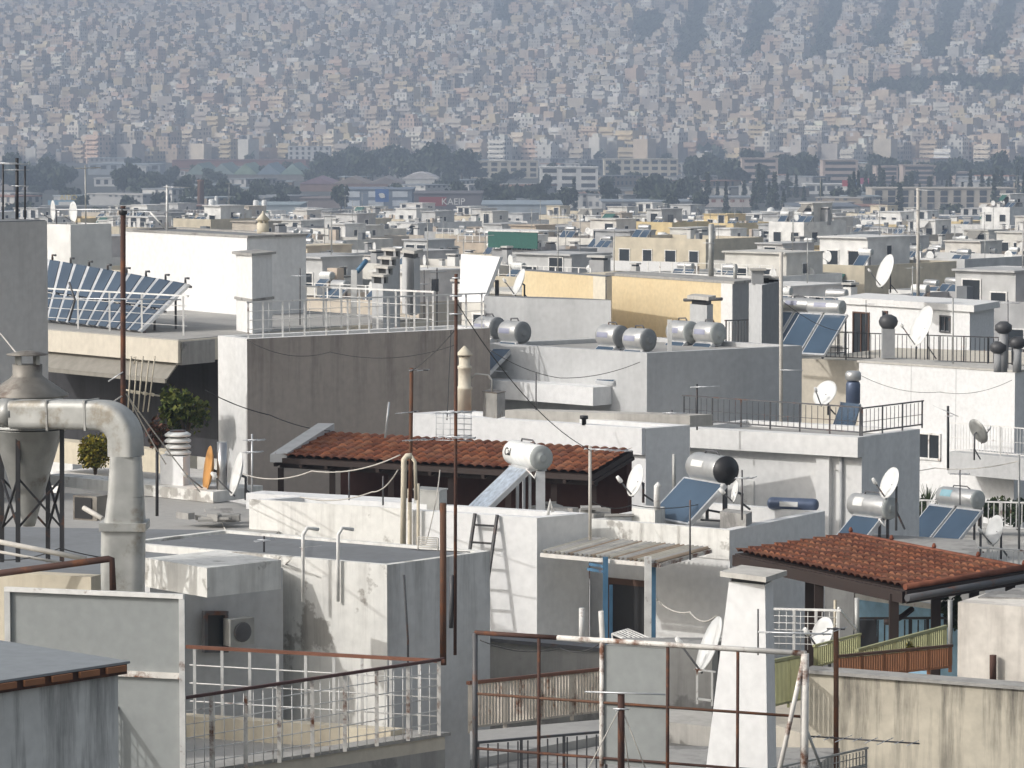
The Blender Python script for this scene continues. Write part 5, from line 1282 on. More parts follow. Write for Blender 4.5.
MB().tube([PD(403, 546, 61), PD(404, 460, 61), PD(407, 456, 61), PD(412, 456, 61)], .05, 8).build('side_pipe', M['cream'], m1)
MB().tube([PD(416, 500, 61.3), PD(415, 462, 61.3), PD(411, 456, 61.3)], .03, 7).build('side_pipe', M['cream'], m1)
MB().tube([PD(385, 438, 61.7), PD(389, 402, 61.7)], .02, 5).build('side_arm', M['alu'], m1)
m2 = yagi(455, 274, 655, 53, [(278, .06, .06, 0, 0), (296, .09, .09, 1, 0), (314, .1, .1, 1, 0), (412, .3, .25, 5, .04), (437, .25, .3, 4, -.04)], 'tallest thin mast standing left of centre with a grid aerial', 'rust_dark', .026, None, None, 1)
gm = MB()
for k in range(6): gm.tube([PD(436+k*7, 412, 53.2), PD(436+k*7, 440, 53.1)], .006, 4)
for k in range(6): gm.tube([PD(436, 412+k*5.6, 53.2), PD(472, 413+k*5.6, 53.1)], .006, 4)
gm.build('grid', M['alu'], m2)
mr = yagi(443, 503, 665, 52.6, [], 'bare rust-brown pole beside the tallest thin mast', 'rust', .05)
m3 = yagi(590, 446, 540, 64, [(449, .1, .75, 7, -.03)], 'pale pole with a small yagi aerial before the left tiled roof', 'rope', .03)
m4 = yagi(781, 252, 428, 82, [(370, .02, .5, 0, 0)], 'tall pale bare pole left of the right white penthouse', 'rope', .045)
m5 = yagi(918, 188, 300, 150, [(190, .1, 1.2, 4, -.02), (210, .4, .3, 0, 0), (232, .3, .5, 0, -.2)], 'tall pale mast rising behind the big dish on the right penthouse', 'rope', .07)
m6 = yagi(711, 224, 278, 131, [(243, .3, .15, 0, 0)], 'thick grey post on the roof of the long yellow wall house', 'galv', .1)
m7 = yagi(735, 264, 282, 129, [], 'short grey post at right end of the yellow wall roof', 'galv', .07)
m8 = yagi(953, 298, 372, 121, [], 'thin rod before the right white penthouse window', 'galv', .025)
m9 = yagi(948, 406, 470, 111, [(412, .5, .35, 0, -.4), (416, .1, .15, 2, 0)], 'small dark aerial on the balcony corner of big white house', 'iron', .04)
m10 = yagi(252, 434, 500, 71, [(440, .15, .25, 4, 0), (452, .15, .2, 4, 0)], 'small grid aerial on mast right of the white edge-on dish', 'alu', .02)
m11 = yagi(264, 536, 552, 55, [(540, .1, .1, 4, 0)], 'little upright aerial at the back edge of the felt roof', 'iron', .015)
m12 = yagi(157, 452, 516, 66, [], 'thin dark rod on the bluish flat roof right of the duct', 'iron', .03)
m13 = yagi(674, 454, 505, 72, [], 'grey drain-like pole on the wall left of the black-ended tank', 'galv', .04)
m14 = yagi(1019, 455, 560, 88, [], 'thin grey pole at the right edge by the white dish', 'galv', .03)
m15 = yagi(697, 384, 430, 79, [(387, .15, .5, 4, .05)], 'small dark aerial on the left end of the dark railing', 'iron', .02)
m16 = yagi(606, 280, 310, 126.5, [], 'thin guy rod leaning on the left yellow house wall', 'iron_grey', .015)
m17 = yagi(835, 600, 640, 60, [], 'slim cream pole inside the wire mesh fence', 'cream', .025)
m18 = yagi(950, 600, 665, 58, [], 'grey pole at the left edge of the peeling plaster block', 'galv', .04)
# cables
wire('cable', 'pale cable sagging from the white edge-on dish to the rusty mast', [PD(243, 474, 70), PD(312, 471, 66), PD(400, 455, 61.8)], .12)
wire('cable', 'pale cable looping from the rusty mast head down across the left parapet', [PD(398, 470, 61.8), PD(372, 492, 63), PD(300, 497, 65)], .1)
wire('cable', 'pale looped cable from white low wall down to the felt roof, upper one', [PD(215, 507, 71), PD(250, 543, 60), PD(290, 560, 54.5)], .25, .014)
wire('cable', 'pale looped cable from white low wall down to the felt roof, lower one', [PD(200, 510, 71), PD(235, 548, 60), PD(280, 557, 54.6)], .3, .014)
wire('cable', 'pale guy cable from the tall rusty pole to the white low wall', [PD(126, 394, 60), PD(200, 492, 70)], .02, .012)
wire('cable', 'second pale guy cable from the tall rusty pole to the ring vent', [PD(128, 396, 60), PD(166, 464, 72)], .05, .012)
wire('cable', 'pale guy cable from the tall rusty pole to collector frame', [PD(122, 396, 60), PD(60, 432, 52)], .02, .012)
wire('cable', 'dark cable across the brown-grey wall to the left tiled roof', [PD(205, 390, 78), PD(270, 415, 78), PD(330, 431, 76)], .06, .012, 'wire')
wire('cable', 'dark cable up the long brown-grey wall beside tallest thin mast', [PD(451, 330, 75), PD(447, 420, 74)], .0, .012, 'wire')
wire('cable', 'pale cable hanging from awning post to the white dish by tapered chimney', [PD(652, 594, 63.5), PD(690, 612, 60), PD(716, 616, 56)], .12, .014)
wire('cable', 'thin grey cable across the back of right shaded house side', [PD(835, 470, 78), PD(935, 468, 100), PD(1019, 461, 88)], .1, .012)
wire('cable', 'thin cable down the front of the white ladder house', [PD(440, 470, 62), PD(436, 500, 61.5), PD(424, 550, 61)], .05, .01, 'rope')
wire('cable', 'pale stay wire running up to the left edge tower from dust collector hat', [PD(0, 333, 72), PD(18, 355, 55)], .0, .014)

# more small aerials and cables strung over the roofs
for (x, y0, y1, d, lab, bm) in ((560, 300, 348, 90, 'short dark aerial on the light grey block roof behind middle tanks', [(304,.2,.3,5,0)]),
    (437, 268, 330, 92, 'thin dark aerial mast at the terrace end left of the tilted white board', [(272,.15,.25,4,.05)]), (424, 270, 330, 93, 'second thin aerial mast beside square grey chimney', [(284,.3,.1,3,0)]),
    (866, 300, 362, 130, 'thin aerial rod at the left side of right penthouse door', [(304,.2,.3,3,0)]), (1008, 300, 372, 119, 'thin pale mast among domed ventilators at right edge', [(303,.3,.4,5,0)]),
    (690, 500, 560, 61, 'thin bare rod at the right end of the corrugated awning', []), (672, 410, 432, 78, 'short aerial at the right end of long white parapet band', [(413,.2,.3,4,0)]),
    (742, 470, 520, 64, 'small rod with crossbar near the black-ended tank', [(478,.12,.2,3,0)]), (300, 268, 330, 88, 'thin dark rod behind the railing right of white penthouse', [(276,.2,.25,4,0)]),
    (536, 372, 410, 79, 'short grey rod on the white ledge of the grey house', []), (349, 470, 500, 67, 'pale thin rod on clean white upstand under the left tiled roof', []), (383, 476, 505, 65.5, 'second pale thin rod on clean white upstand under left tiled roof', []),
    (960, 470, 505, 90, 'thin pole behind the blue-labelled tank', [(474,.25,.25,4,0)])):
    yagi(x, y0, y1, d, bm, lab, 'iron_grey', .016)
for (pts, sg, lab) in (([(247,340,79.5),(330,352,79),(455,345,78)], .2, 'thin dark cable drooping along the top of the brown-grey wall'), ([(455,300,53),(590,450,64)], .3, 'long thin cable from tallest mast to the pale pole'),
    ([(410,372,63.4),(455,330,53)], .05, 'short cable between the rusty mast and tallest mast'), ([(781,300,82),(860,330,128)], .3, 'thin cable from pale bare pole to the right penthouse'),
    ([(590,500,64),(632,505,65),(715,500,66)], .1, 'cable lying across the awning house roof'), ([(490,350,81),(560,378,81),(640,362,81)], .1, 'thin cable across the front of the plain grey house'),
    ([(860,375,117.5),(940,392,117),(1012,380,117)], .2, 'thin cable sagging across the big white house wall'), ([(0,560,48),(60,548,50),(145,560,52)], .05, 'dark cable on felt roof by the dust collector'),
    ([(295,553,56),(380,548,57),(470,552,55)], .0, 'dark cable lying along the felt roof of the peeling building'), ([(480,640,50),(560,648,50),(605,640,47)], .1, 'thin wire between the lattice and the low grey wall')):
    wire('cable', lab, [PD(*p) for p in pts], sg, .008, 'wire')
tag(MB().tube([PD(300, 549, 56.5), PD(352, 545, 57.2)], .03, 7).build('pipe', M['galv']), 'grey pipe length lying on the felt roof of peeling building', 'pipe')
rubble(205, 520, 68, .5, .1, 'concrete', 'low pile of slabs on the bluish flat roof behind the duct')

# ------------------------------------------------------------------ THE TOWN BEHIND
ORD = ['leftmost','second','third','fourth','fifth','sixth','seventh','eighth','ninth','tenth','eleventh','twelfth','thirteenth','fourteenth','fifteenth','sixteenth','seventeenth','eighteenth','nineteenth']
for t_, tt in (('twenty','twentieth'),('thirty','thirtieth'),('forty','fortieth'),('fifty','fiftieth'),('sixty','sixtieth')): ORD += [tt] + [t_+'-'+u for u in ('first','second','third','fourth','fifth','sixth','seventh','eighth','ninth')]
_old = ['leftmost','second','third','fourth','fifth','sixth','seventh','eighth','ninth','tenth','eleventh','twelfth','thirteenth','fourteenth','fifteenth','sixteenth','seventeenth','eighteenth','nineteenth','twentieth','twenty-first','twenty-second','twenty-third','twenty-fourth','twenty-fifth','twenty-sixth','twenty-seventh','twenty-eighth','twenty-ninth','thirtieth']
def name_all(items, most=30):
    """items: (object, px, phrase): things of one phrase are told apart by their order from the left"""
    by = {}
    for it in items: by.setdefault(it[2], []).append(it)
    for ph, L in by.items():
        L.sort(key=lambda t: t[1])
        for i, (o, x, _) in enumerate(L):
            if len(L) == 1: o['label'] = 'the only ' + ph.replace('{s}', '')
            elif i == len(L)-1 and len(L) > 1: o['label'] = 'rightmost ' + ph.replace('{s}', '')
            else: o['label'] = (ORD[i] if i == 0 else ORD[min(i, len(ORD)-1)] + ' from left,') + ' ' + ph.replace('{s}', '')
CELLS = [(110,'behind the collector array'),(306,'behind the big white penthouse'),(435,'behind the railed long terrace'),(525,'past the tilted white board'),(620,'past the left yellow house'),(752,'past the long yellow wall'),(838,'past the stepped grey chimney'),(1000,'behind the right white penthouse'),(9999,'at the right edge')]
def cell(px):
    for x, n in CELLS:
        if px < x: return n
def band(d): return 'near row' if d < 330 else ('middle row' if d < 620 else 'far row')
# what the foreground already hides, pixel column by pixel column
sky_y = [0.0]*1200
OX = 88
for (x0, x1, y0, y1) in ((-90,47,219,220),(47,123,258,270),(123,247,231,238),(247,306,238,236),(306,490,302,300),(490,523,296,297),(523,733,271,284),(733,749,282,281),(749,782,278,278),(782,838,320,320),(838,1000,299,300),(1000,1112,365,368)):
    for x in range(x0, x1):
        if 0 <= x+OX < 1200: sky_y[x+OX] = y0+(y1-y0)*(x-x0)/(x1-x0)
def vis_box(pts, cover=True):
    """visible area in pixels of a block with these top points; then let it hide what is behind"""
    pr = [proj(p) for p in pts]; x0 = int(max(-OX, min(p[0] for p in pr))); x1 = int(min(1199-OX, max(p[0] for p in pr)))
    yt = sum(p[1] for p in pr)/len(pr); a = 0
    for x in range(x0, x1+1):
        c = sky_y[x+OX]
        if yt < c:
            if 0 <= x < 1024: a += c-yt
            if cover: sky_y[x+OX] = yt
    return a
def pt_vis(p):
    x, y = proj(p); i = int(x)+OX
    return 0 <= i < 1200 and -4 <= x <= 1028 and y < sky_y[i]
WALLC = {'white': (.72,.71,.68), 'off-white': (.62,.60,.55), 'cream': (.62,.55,.42), 'beige': (.52,.46,.38), 'grey': (.38,.38,.38), 'pale grey': (.50,.50,.49), 'yellow': (.66,.52,.28), 'tan': (.44,.37,.29), 'pinkish': (.55,.43,.37)}
WKEYS = ['white']*5+['off-white']*4+['cream']*3+['beige']*3+['grey']*2+['pale grey']*3+['yellow','tan','pinkish']
def cmb(col): b = MB(); b.col = col; return b
# shared small parts
wb = cmb((.66,.65,.62)); 
wb.mi = 0; wb.box((0,-.02,.7), (1.25,.06,1.5)); wmesh0 = None
def win_mesh(wd, ht):
    f = MB(); f.mi = 0
    for x in (-wd/2, wd/2): f.box((x,-.03,ht/2), (.09,.07,ht+.1))
    for z in (0, ht): f.box((0,-.035,z), (wd+.12,.08,.09))
    f.mi = 1; f.box((0,-.004,ht/2), (wd-.02,.03,ht-.06)); return f.mesh('window', [M['white_paint'], M['glass']])
WM = [win_mesh(1.3,1.3), win_mesh(1.5,2.1), win_mesh(.8,.9)]
def bal_mesh(kind):
    f = MB(); f.col = None
    f.mi = 0; f.box((0,-.6,-.08), (1,1.2,.16))
    if kind == 0: f.box((0,-1.16,.47), (1,.1,.95))
    else:
        f.mi = 1; f.box((0,-1.16,.95), (1,.05,.05)); f.box((0,-1.16,.1), (1,.04,.04))
        for i in range(13): f.box((-.5+i/12,-1.16,.5), (.012,.03,.9))
    return f.mesh('balcony', [M['white'], M['iron_grey']])
BM_ = [bal_mesh(0), bal_mesh(1)]
am = MB(); am.hexa([(-.5,-1.3,-.95),(.5,-1.3,-.95),(.5,-1.27,-.9),(-.5,-1.27,-.9)], [(-.5,-.02,0),(.5,-.02,0),(.5,-.02,.05),(-.5,-.02,.05)])
AWM = [am.mesh('awning', [M[k]]) for k in ('canvas_white','canvas_green','canvas')]
def chm_mesh(c, k):
    f = cmb(c); f.box((0,0,.6), (.5,.5,1.2))
    if k: f.col = (.5,.49,.46); f.box((0,0,1.36), (.62,.62,.1)); f.col = (.05,.05,.05); f.box((0,0,1.255), (.4,.4,.1))
    return f.mesh('chimney', [M['mid']])
CHM = [chm_mesh((.55,.54,.51),1), chm_mesh((.36,.36,.36),1), chm_mesh((.7,.69,.66),1), chm_mesh((.5,.42,.34),0), chm_mesh((.16,.17,.18),0)]
rl_ = MB()
for x in range(11): rl_.box((-.5+x/10,0,.45), (.01,.03,.9))
rl_.box((0,0,.9), (1,.04,.05)); rl_.box((0,0,.15), (1,.03,.04)); RLM = rl_.mesh('roof_rail', [M['white_paint']])

def child(mesh, parent, loc, rz=0, sx=1.0, name=None):
    o = bpy.data.objects.new(name or mesh.name.split('.')[0], mesh); C.objects.link(o); o.parent = parent; o.location = loc; o.rotation_euler = (0,0,rz); o.scale = (sx,1,1); return o
items_b, items_h, items_d, items_a = [], [], [], []
HP = heater_proto('town', 1.35, .3, .95, 1.9, 2, 38, 'tank', 'cap_grey'); HP['group'] = 'solar water heaters on the roofs behind'; HPused = [False]
HP1 = heater_proto('town1', 1.2, .28, 1.1, 1.9, 1, 38, 'white_enamel', 'cap_grey'); HP1['group'] = HP['group']; HP1used = [False]
DP = dish_proto(.5); DP['group'] = 'dishes on the roofs behind'; m_ = MB(); m_.tube([(0,0,0),(0,.1,0),(0,.1,-1.0)], .03, 6); m_.build('mast', M['iron_grey'], DP, True); DPused = [False]
def yp(nm):
    th = thing('antenna', 'antenna', 'antenna'); H = 3.2
    MB().tube([(0,0,0),(0,0,H)], .035, 6).build('mast', M['galv'], th, True)
    b_ = MB(); b_.tube([(-.5,0,H-.15),(.9,0,H-.12)], .02, 5); bo = b_.build('boom', M['galv'], th, True)
    e_ = MB()
    for i in range(7): e_.tube([(-.45+i*.2,-.28,H-.14),(-.45+i*.2,.28,H-.14)], .012, 4)
    e_.build('elements', M['galv'], bo, True)
    return th
AP = yp(0); AP['group'] = 'aerials on the roofs behind'; APused = [False]
def use(proto, flag, loc, rz, items, px, phrase):
    if not flag[0]: o = proto; flag[0] = True
    else: o = copy_tree(proto)
    o.location = loc; o.rotation_euler = (0,0,rz); items.append((o, px, phrase)); return o
NB = [0]
def town(cx, cy, wu, wv, zt, colname=None, rot=ROT, label=None, feat=True, col=None, nopent=False, group='town blocks behind the near roofs'):
    R3 = Matrix.Rotation(rot, 3, 'Z'); c = V(cx, cy, 0)
    W = lambda x, y, z: c + R3 @ V(x, y, 0) + V(0,0,z)
    par = random.choice((.5,.8,1.0)); zr = zt-par
    top = [W(-wu/2,-wv/2,zt), W(wu/2,-wv/2,zt), W(wu/2,wv/2,zt), W(-wu/2,wv/2,zt)]
    # pent house
    ph = random.random() < (0 if nopent else .72); pw, pd_, phh = wu*random.uniform(.25,.5), wv*random.uniform(.3,.55), random.uniform(2.3,2.8)
    pxo, pyo = random.uniform(-.2,.2)*wu, random.uniform(.0,.22)*wv
    d = cy
    a = 0; pcen = W(pxo, pyo, zr)
    if ph: a += vis_box([W(pxo+sx*pw/2, pyo+sy*pd_/2, zr+phh) for sx in (-1,1) for sy in (-1,1)], False)
    a += vis_box(top, False)
    px = proj(W(0,0,zt))[0]
    if a < 14 or not (-10 < px < 1034): return None
    colname = colname or random.choice(WKEYS); cl = col or WALLC[colname]; k = random.uniform(.85,1.1); cl = tuple(min(.8, q*k) for q in cl)
    th = thing('apartment_block', label or '', 'building', (cx, cy, 0), rot, group)
    NB[0] += 1
    L = [(-wu/2,-wv/2),(wu/2,-wv/2),(wu/2,wv/2),(-wu/2,wv/2)]
    mb = cmb(cl); mb.prism(L, 0, zr); mb.ring(L, .2, zr, zt); 
    mb.build('wall', M['mid'], th, True)
    mb = cmb(random.choice(((.30,.29,.27),(.20,.20,.20),(.38,.36,.33),(.27,.19,.15)))); mb.prism([(x*.985, y*.985) for x, y in L], zr+.003, zr+.02); mb.build('roof', M['mid'], th, True)
    fe = ''
    if ph:
        c2 = random.choice([cl, WALLC['white'], WALLC['off-white'], WALLC['pale grey']])
        P2 = [(pxo-pw/2,pyo-pd_/2),(pxo+pw/2,pyo-pd_/2),(pxo+pw/2,pyo+pd_/2),(pxo-pw/2,pyo+pd_/2)]
        mb = cmb(c2); mb.prism(P2, zr+.022, zr+phh); po = mb.build('penthouse', M['mid'], th, True)
        o_ = .1; mb = cmb(tuple(q*.92 for q in c2)); mb.prism([(x+(o_ if x > pxo else -o_), y+(o_ if y > pyo else -o_*3)) for x, y in P2], zr+phh+.002, zr+phh+.14); mb.build('penthouse_roof', M['mid'], po, True)
        for i in range(2 if pw > 4 else 1):
            child(random.choice(WM[:2]), po, (pxo+(i-.5)*pw*.45 if pw > 4 else pxo, pyo-pd_/2-.005, zr+.15))
        if pt_vis(W(pxo+pw/2, pyo, zr+phh*.7)): child(WM[2], po, (pxo+pw/2+.005, pyo, zr+1.0), pi/2)
        if random.random() < .15: child(random.choice(AWM), th, (pxo, pyo-pd_/2-.3, zr+phh-.1), 0, pw*.5)
    # storeys below the roof that show
    if feat:
        for fl in range(3):
            zf = zr-3.0*(fl+1)
            if zf < 1: break
            if pt_vis(W(0,-wv/2,zf+1.6)) or pt_vis(W(-wu*.4,-wv/2,zf+1.6)) or pt_vis(W(wu*.4,-wv/2,zf+1.6)):
                n = max(2, int(wu/3)); hasb = random.random() < .75
                for i in range(n): child(WM[1] if hasb and i % 2 == 0 else WM[0], th, (-wu/2+wu*(i+.5)/n, -wv/2-.005, zf+(.1 if hasb and i % 2 == 0 else .9)))
                if hasb:
                    child(random.choice(BM_), th, (0,-wv/2-.01,zf), 0, wu*random.choice((.96,.6,.96)))
                    if random.random() < .35: child(random.choice(AWM), th, (wu*.15,-wv/2-.05,zf+2.7), 0, wu*.4)
            if pt_vis(W(wu/2,0,zf+1.6)) and random.random() < .6:
                for i in range(2): child(random.choice(WM), th, (wu/2+.005, (i-.5)*wv*.5, zf+.9), pi/2)
        if random.random() < .5 and pt_vis(W(0,-wv/2,zt+.5)): child(RLM, th, (0,-wv/2+.1,zt), 0, wu*.97)
    for k in range(0 if nopent and d < 200 else random.choice((2,3,4,5))):
        ox, oy, s3 = random.uniform(-.44,.44)*wu, random.uniform(-.44,.44)*wv, random.uniform(.8,1.5)
        if pt_vis(W(ox,oy,zr+1.2*s3)):
            q = child(random.choice(CHM), th, (ox,oy,zr+.02), random.choice((0,pi/2))); q.scale = (s3*random.uniform(.8,2.2), s3, s3*random.uniform(.6,1.3))
    px_, cellname = px, cell(px)
    # roof furniture, things of their own
    spots = [(-.3,-.28),(.05,-.3),(.32,-.25),(.36,.2),(-.36,.1)]; random.shuffle(spots)
    nh = 0 if nopent and d < 200 else random.choice((1,2,2,3)) if d < 560 else random.choice((0,1,2))
    for (sx, sy) in spots[:nh]:
        q = W(sx*wu, sy*wv, zr+.02)
        if len(items_h) < 230 and pt_vis(q+V(0,0,1.4)):
            tw = random.random() < .65
            use(HP if tw else HP1, HPused if tw else HP1used, q, rot+rad(random.uniform(-12,12)), items_h, proj(q)[0], ('grey-tank' if tw else 'white-tank')+' solar heater, '+band(d)+' '+cellname)
    if d < 700:
        for (sx, sy) in spots[nh:nh+random.choice((0,1,2))]:
            q = W(sx*wu*1.15, sy*wv, zr+1.05)
            if len(items_d) < 90 and pt_vis(q):
                o = use(DP, DPused, q, 0, items_d, proj(q)[0], 'small dish, '+band(d)+' '+cellname)
                n = V(-.85,-.35,.35); o.rotation_euler = (0,0,rad(-60+random.uniform(-15,15)))
        if random.random() < .8:
            q = (W(pxo+pw*.3, pyo, zr+phh+.2) if ph else W(.2*wu,.2*wv,zr))
            if len(items_a) < 200 and pt_vis(q+V(0,0,2)): use(AP, APused, q, random.uniform(-1,1), items_a, proj(q)[0], 'thin roof aerial, '+band(d)+' '+cellname)
    vis_box(top); 
    if ph: vis_box([W(pxo+sx*pw/2, pyo+sy*pd_/2, zr+phh) for sx in (-1,1) for sy in (-1,1)])
    if not label: items_b.append((th, px, colname+(' penthouse block, ' if ph else ' flat-roofed block, ')+band(d)+' '+cellname))
    return th

# particular town buildings of the photograph, then the rest on a street grid, near to far
def at_px(x0, x1, ytop, d): 
    a, b = PD(x0, ytop, d), PD(x1, ytop, d); return (a.x+b.x)/2, d, (b.x-a.x), a.z
spec = []
def sp(x0, x1, y, d, col, lab, f=.62, dep=9.0):
    cx, cy, wd, z = at_px(x0, x1, y, d); spec.append((d, cx, cy+4, wd*f/cos(ROT)+.0, dep, z, col, lab))
sp(24, 92, 226, 165, 'white', 'low plain white block directly behind the collector array at left', .75, 2.5)
sp(187, 238, 219, 520, 'cream', 'low cream block seen just above the big white penthouse', .8)
sp(628, 752, 238, 395, 'cream', 'large cream-yellow block above the long yellow wall', .72, 10)
sp(437, 512, 232, 600, 'pale grey', 'pale grey block just above the tilted white board', .7, 12)
sp(512, 578, 250, 340, 'grey', 'grey block with a long green awning above the left yellow house', .75, 8)
sp(990, 1040, 207, 640, 'white', 'white cube-like block at the upper right edge of the town', .5, 10)
sp(788, 832, 222, 470, 'white', 'white block in the town between the yellow wall and right penthouse', .75)
sp(640, 700, 222, 560, 'yellow', 'yellow-cream rooftop house behind the large cream-yellow block', .7)
lots = [(s[0], 's', s) for s in spec]
random.seed(21)
pitch = 15.0
for i in range(-70, 71):
    for j in range(-70, 71):
        p = GU*(i*pitch + 5*(i//4)) + GV*(j*pitch + 6*(j//3)); y = p.y+600; x = p.x
        if not (165 < y < 930): continue
        px = 512+F*x/y
        if not (-60 < px < 1084) or (px < 128 and y < 330): continue
        if any(abs(y-s[2]-4) < 14 and abs(x-s[1]) < s[3]*.6+9 for s in spec): continue
        lots.append((y, 'g', (x, y)))
lots.sort(key=lambda t: t[0])
gi = None
for d, kind, a in lots:
    if kind == 's':
        t = town(a[1], a[2], a[3], a[4], a[5], a[6], label=a[7], nopent=a[0] < 350)
        if t is not None and 'green awning' in a[7]:
            g_ = MB(); L_ = a[3]; g_.box((0,-a[4]/2-.5,a[5]+.9), (L_,.06,1.5)); g_.build('awning', M['canvas_green'], t, True)
            g_ = MB(); g_.box((0,-a[4]/2+1.0,a[5]+1.75), (L_+.4,3.2,.14)); g_.build('awning_frame', M['white_paint'], t, True)
    else:
        x, y = a; hh = 11.6 + (y-165)*.0205 if y < 640 else 21.3 + (y-640)*.017
        zt = 32-hh + random.choice((-3.2,-2.2,-1.2,-.5,.2,.6,1.2,2.0))*(.7 if y < 300 else 1.1) - max(0, (512+F*x/y-700))*.0015
        town(x, y, random.uniform(9.5,14.2), random.uniform(9,13.6), max(3.5, zt))
name_all(items_b); name_all(items_h); name_all(items_d); name_all(items_a)
for pr_, fl in ((HP,HPused),(HP1,HP1used),(DP,DPused),(AP,APused)):
    if not fl[0]:
        for ch in list(pr_.children): bpy.data.objects.remove(ch)
        bpy.data.objects.remove(pr_)
print('TOWN', NB[0], len(items_h), len(items_d), len(items_a))

# ------------------------------------------------------------------ THE PLAIN: depots, halls, trees
HALLS = []
def hall(x0, x1, ytop, d, dep, col, name, label, cat, roofcol=None, ridge=0.0, n=1, winrow=None, sc_=1.0, rot=0.0):
    """a long building facing the viewer: pixels give its ends and the roof row, d its distance"""
    a, b = PD(x0, ytop, d), PD(x1, ytop, d); zt = a.z; wd = b.x-a.x; cx = (a.x+b.x)/2
    g0 = zg(cx, d)-.5; zt = max(zt, g0+4)
    th = thing(name, label, cat, (cx, d+dep/2, g0), rot); H = zt-g0
    vis_box([V(a.x,d,zt), V(b.x,d,zt)]); HALLS.append((x0, x1, d))
    mb = cmb(col); mb.prism([(-wd/2,-dep/2),(wd/2,-dep/2),(wd/2,dep/2),(-wd/2,dep/2)], 0, H-.3); mb.build('wall', M['far_plain'], th, True)
    rc = roofcol or tuple(q*.9 for q in col)
    mb = cmb(rc)
    if ridge <= 0: mb.prism([(-wd/2-.3,-dep/2-.3),(wd/2+.3,-dep/2-.3),(wd/2+.3,dep/2+.3),(-wd/2-.3,dep/2+.3)], H-.298, H); mb.build('roof', M['far_plain'], th, True)
    else:
        for i in range(n):
            u0, u1 = -wd/2+wd*i/n, -wd/2+wd*(i+1)/n; um = (u0+u1)/2
            mb = cmb(tuple(q*random.uniform(.85,1.15) for q in rc))
            K = 8
            for k in range(K):
                p0, p1 = k/K, (k+1)/K; f = (lambda t: ridge*sin(pi*t)) if n == 1 else (lambda t: ridge*(1-abs(2*t-1)))
                X0, X1 = u0+(u1-u0)*p0, u0+(u1-u0)*p1
                mb.hexa([(X0,-dep/2-.3,H-.298),(X1,-dep/2-.3,H-.298),(X1,dep/2+.3,H-.298),(X0,dep/2+.3,H-.298)], [(X0,-dep/2-.3,H+f(p0)),(X1,-dep/2-.3,H+f(p1)),(X1,dep/2+.3,H+f(p1)),(X0,dep/2+.3,H+f(p0))])
            mb.build('roof', M['far_plain'], th, True)
    if winrow:
        rows, wcol, ww, wh, gap = winrow
        cnt = min(90, int(wd/gap)*rows); nx = max(1, int(wd/gap))
        w_ = MB(); w_.col = wcol; w_.box((0,-.04,wh/2), (ww,.12,wh)); wm_ = w_.mesh('window', [M['far_plain']])
        for r_ in range(rows):
            for i in range(nx):
                if (r_*nx+i) >= 90: break
                child(wm_, th, (-wd/2+wd*(i+.5)/nx, -dep/2-.01, H-.8-wh-r_*(H-1.0)/rows))
    return th
WH, CRM, GRY, BLG, RBR, SLT = (.68,.67,.64), (.58,.53,.43), (.33,.34,.35), (.30,.36,.42), (.27,.13,.10), (.17,.19,.22)
DW = (.07,.075,.085)
hall(852, 1040, 224, 760, 60, (.20,.22,.24), 'market_hall', 'long slate-roofed hall with dark glazed front stretching to the right edge', 'hall', SLT, 0, 1, (1, DW, 2.2, 2.0, 3.0))
hall(690, 768, 227, 700, 30, (.50,.49,.45), 'school_hall', 'long arcaded pale hall with slate roof right of the cream-yellow block', 'hall', SLT, 0, 1, (2, DW, 1.5, 1.2, 2.4))
hall(795, 860, 206, 1050, 40, (.22,.24,.26), 'hall', 'dark open hall behind a white box roof at right of centre', 'hall', SLT, 0, 1, (1, DW, 5, 3.5, 7))
hall(758, 800, 213, 980, 24, (.40,.41,.40), 'tank_house', 'grey block carrying two white ball tanks', 'building', None)
hall(789, 830, 209, 930, 20, WH, 'white_block', 'plain white flat box building right of the two ball tanks', 'building', None)
for x in (771, 785):
    o = PD(x, 211.5, 990); th = thing('ball_tank', 'white ball tank on the grey block, ' + ('left one' if x == 771 else 'right one'), 'tank', tuple(o-V(0,0,1)))
    mb = MB(); mb.lathe(o-V(0,0,1.2), [(.3,-.8),(.9,.2),(1.2,1.1),(.9,2.0),(.2,2.4)], 14); mb.build('ball', M['white_enamel'], th)
hall(40, 150, 207, 1150, 9, (.30,.30,.29), 'overpass', 'long grey road overpass deck at the left above the collector array', 'bridge', (.33,.33,.32), 0, 1, None)
hall(340, 412, 189, 1250, 40, (.20,.24,.30), 'depot_building', 'blue-grey depot with two rows of pale window panels and a blue sign', 'depot', None, 0, 1, (2, (.62,.66,.70), 5.2, 2.0, 6.2))
o = PD(382, 195.5, 1246); th = thing('blue_sign', 'blue square sign with a white emblem on the depot front', 'sign', tuple(o-V(0,0,4)))
MB().box(o, (4.6,.5,4.4)).build('board', paint('sign_blue', (.05,.14,.38), .6), th); MB().box(o-V(0,.4,0), (2.2,.3,.7), Matrix.Rotation(.5,3,'Y')).build('emblem', M['white_paint'], th); MB().lathe(o-V(0,.3,0), [(.9,0),(.9,.2)], 16, (0,-1,0)).build('emblem', M['white_paint'], th)
hall(414, 482, 193, 1195, 40, (.16,.15,.16), 'store_building', 'dark store building with a red sign', 'store', None)
o = PD(445, 201.5, 1191); th = thing('store_sign', 'red lettered sign on the dark store building', 'sign', tuple(o-V(0,0,3)))
MB().box(o+V(-4,0,0), (9,.4,3.0)).build('board', paint('sign_red', (.28,.05,.05), .6), th)
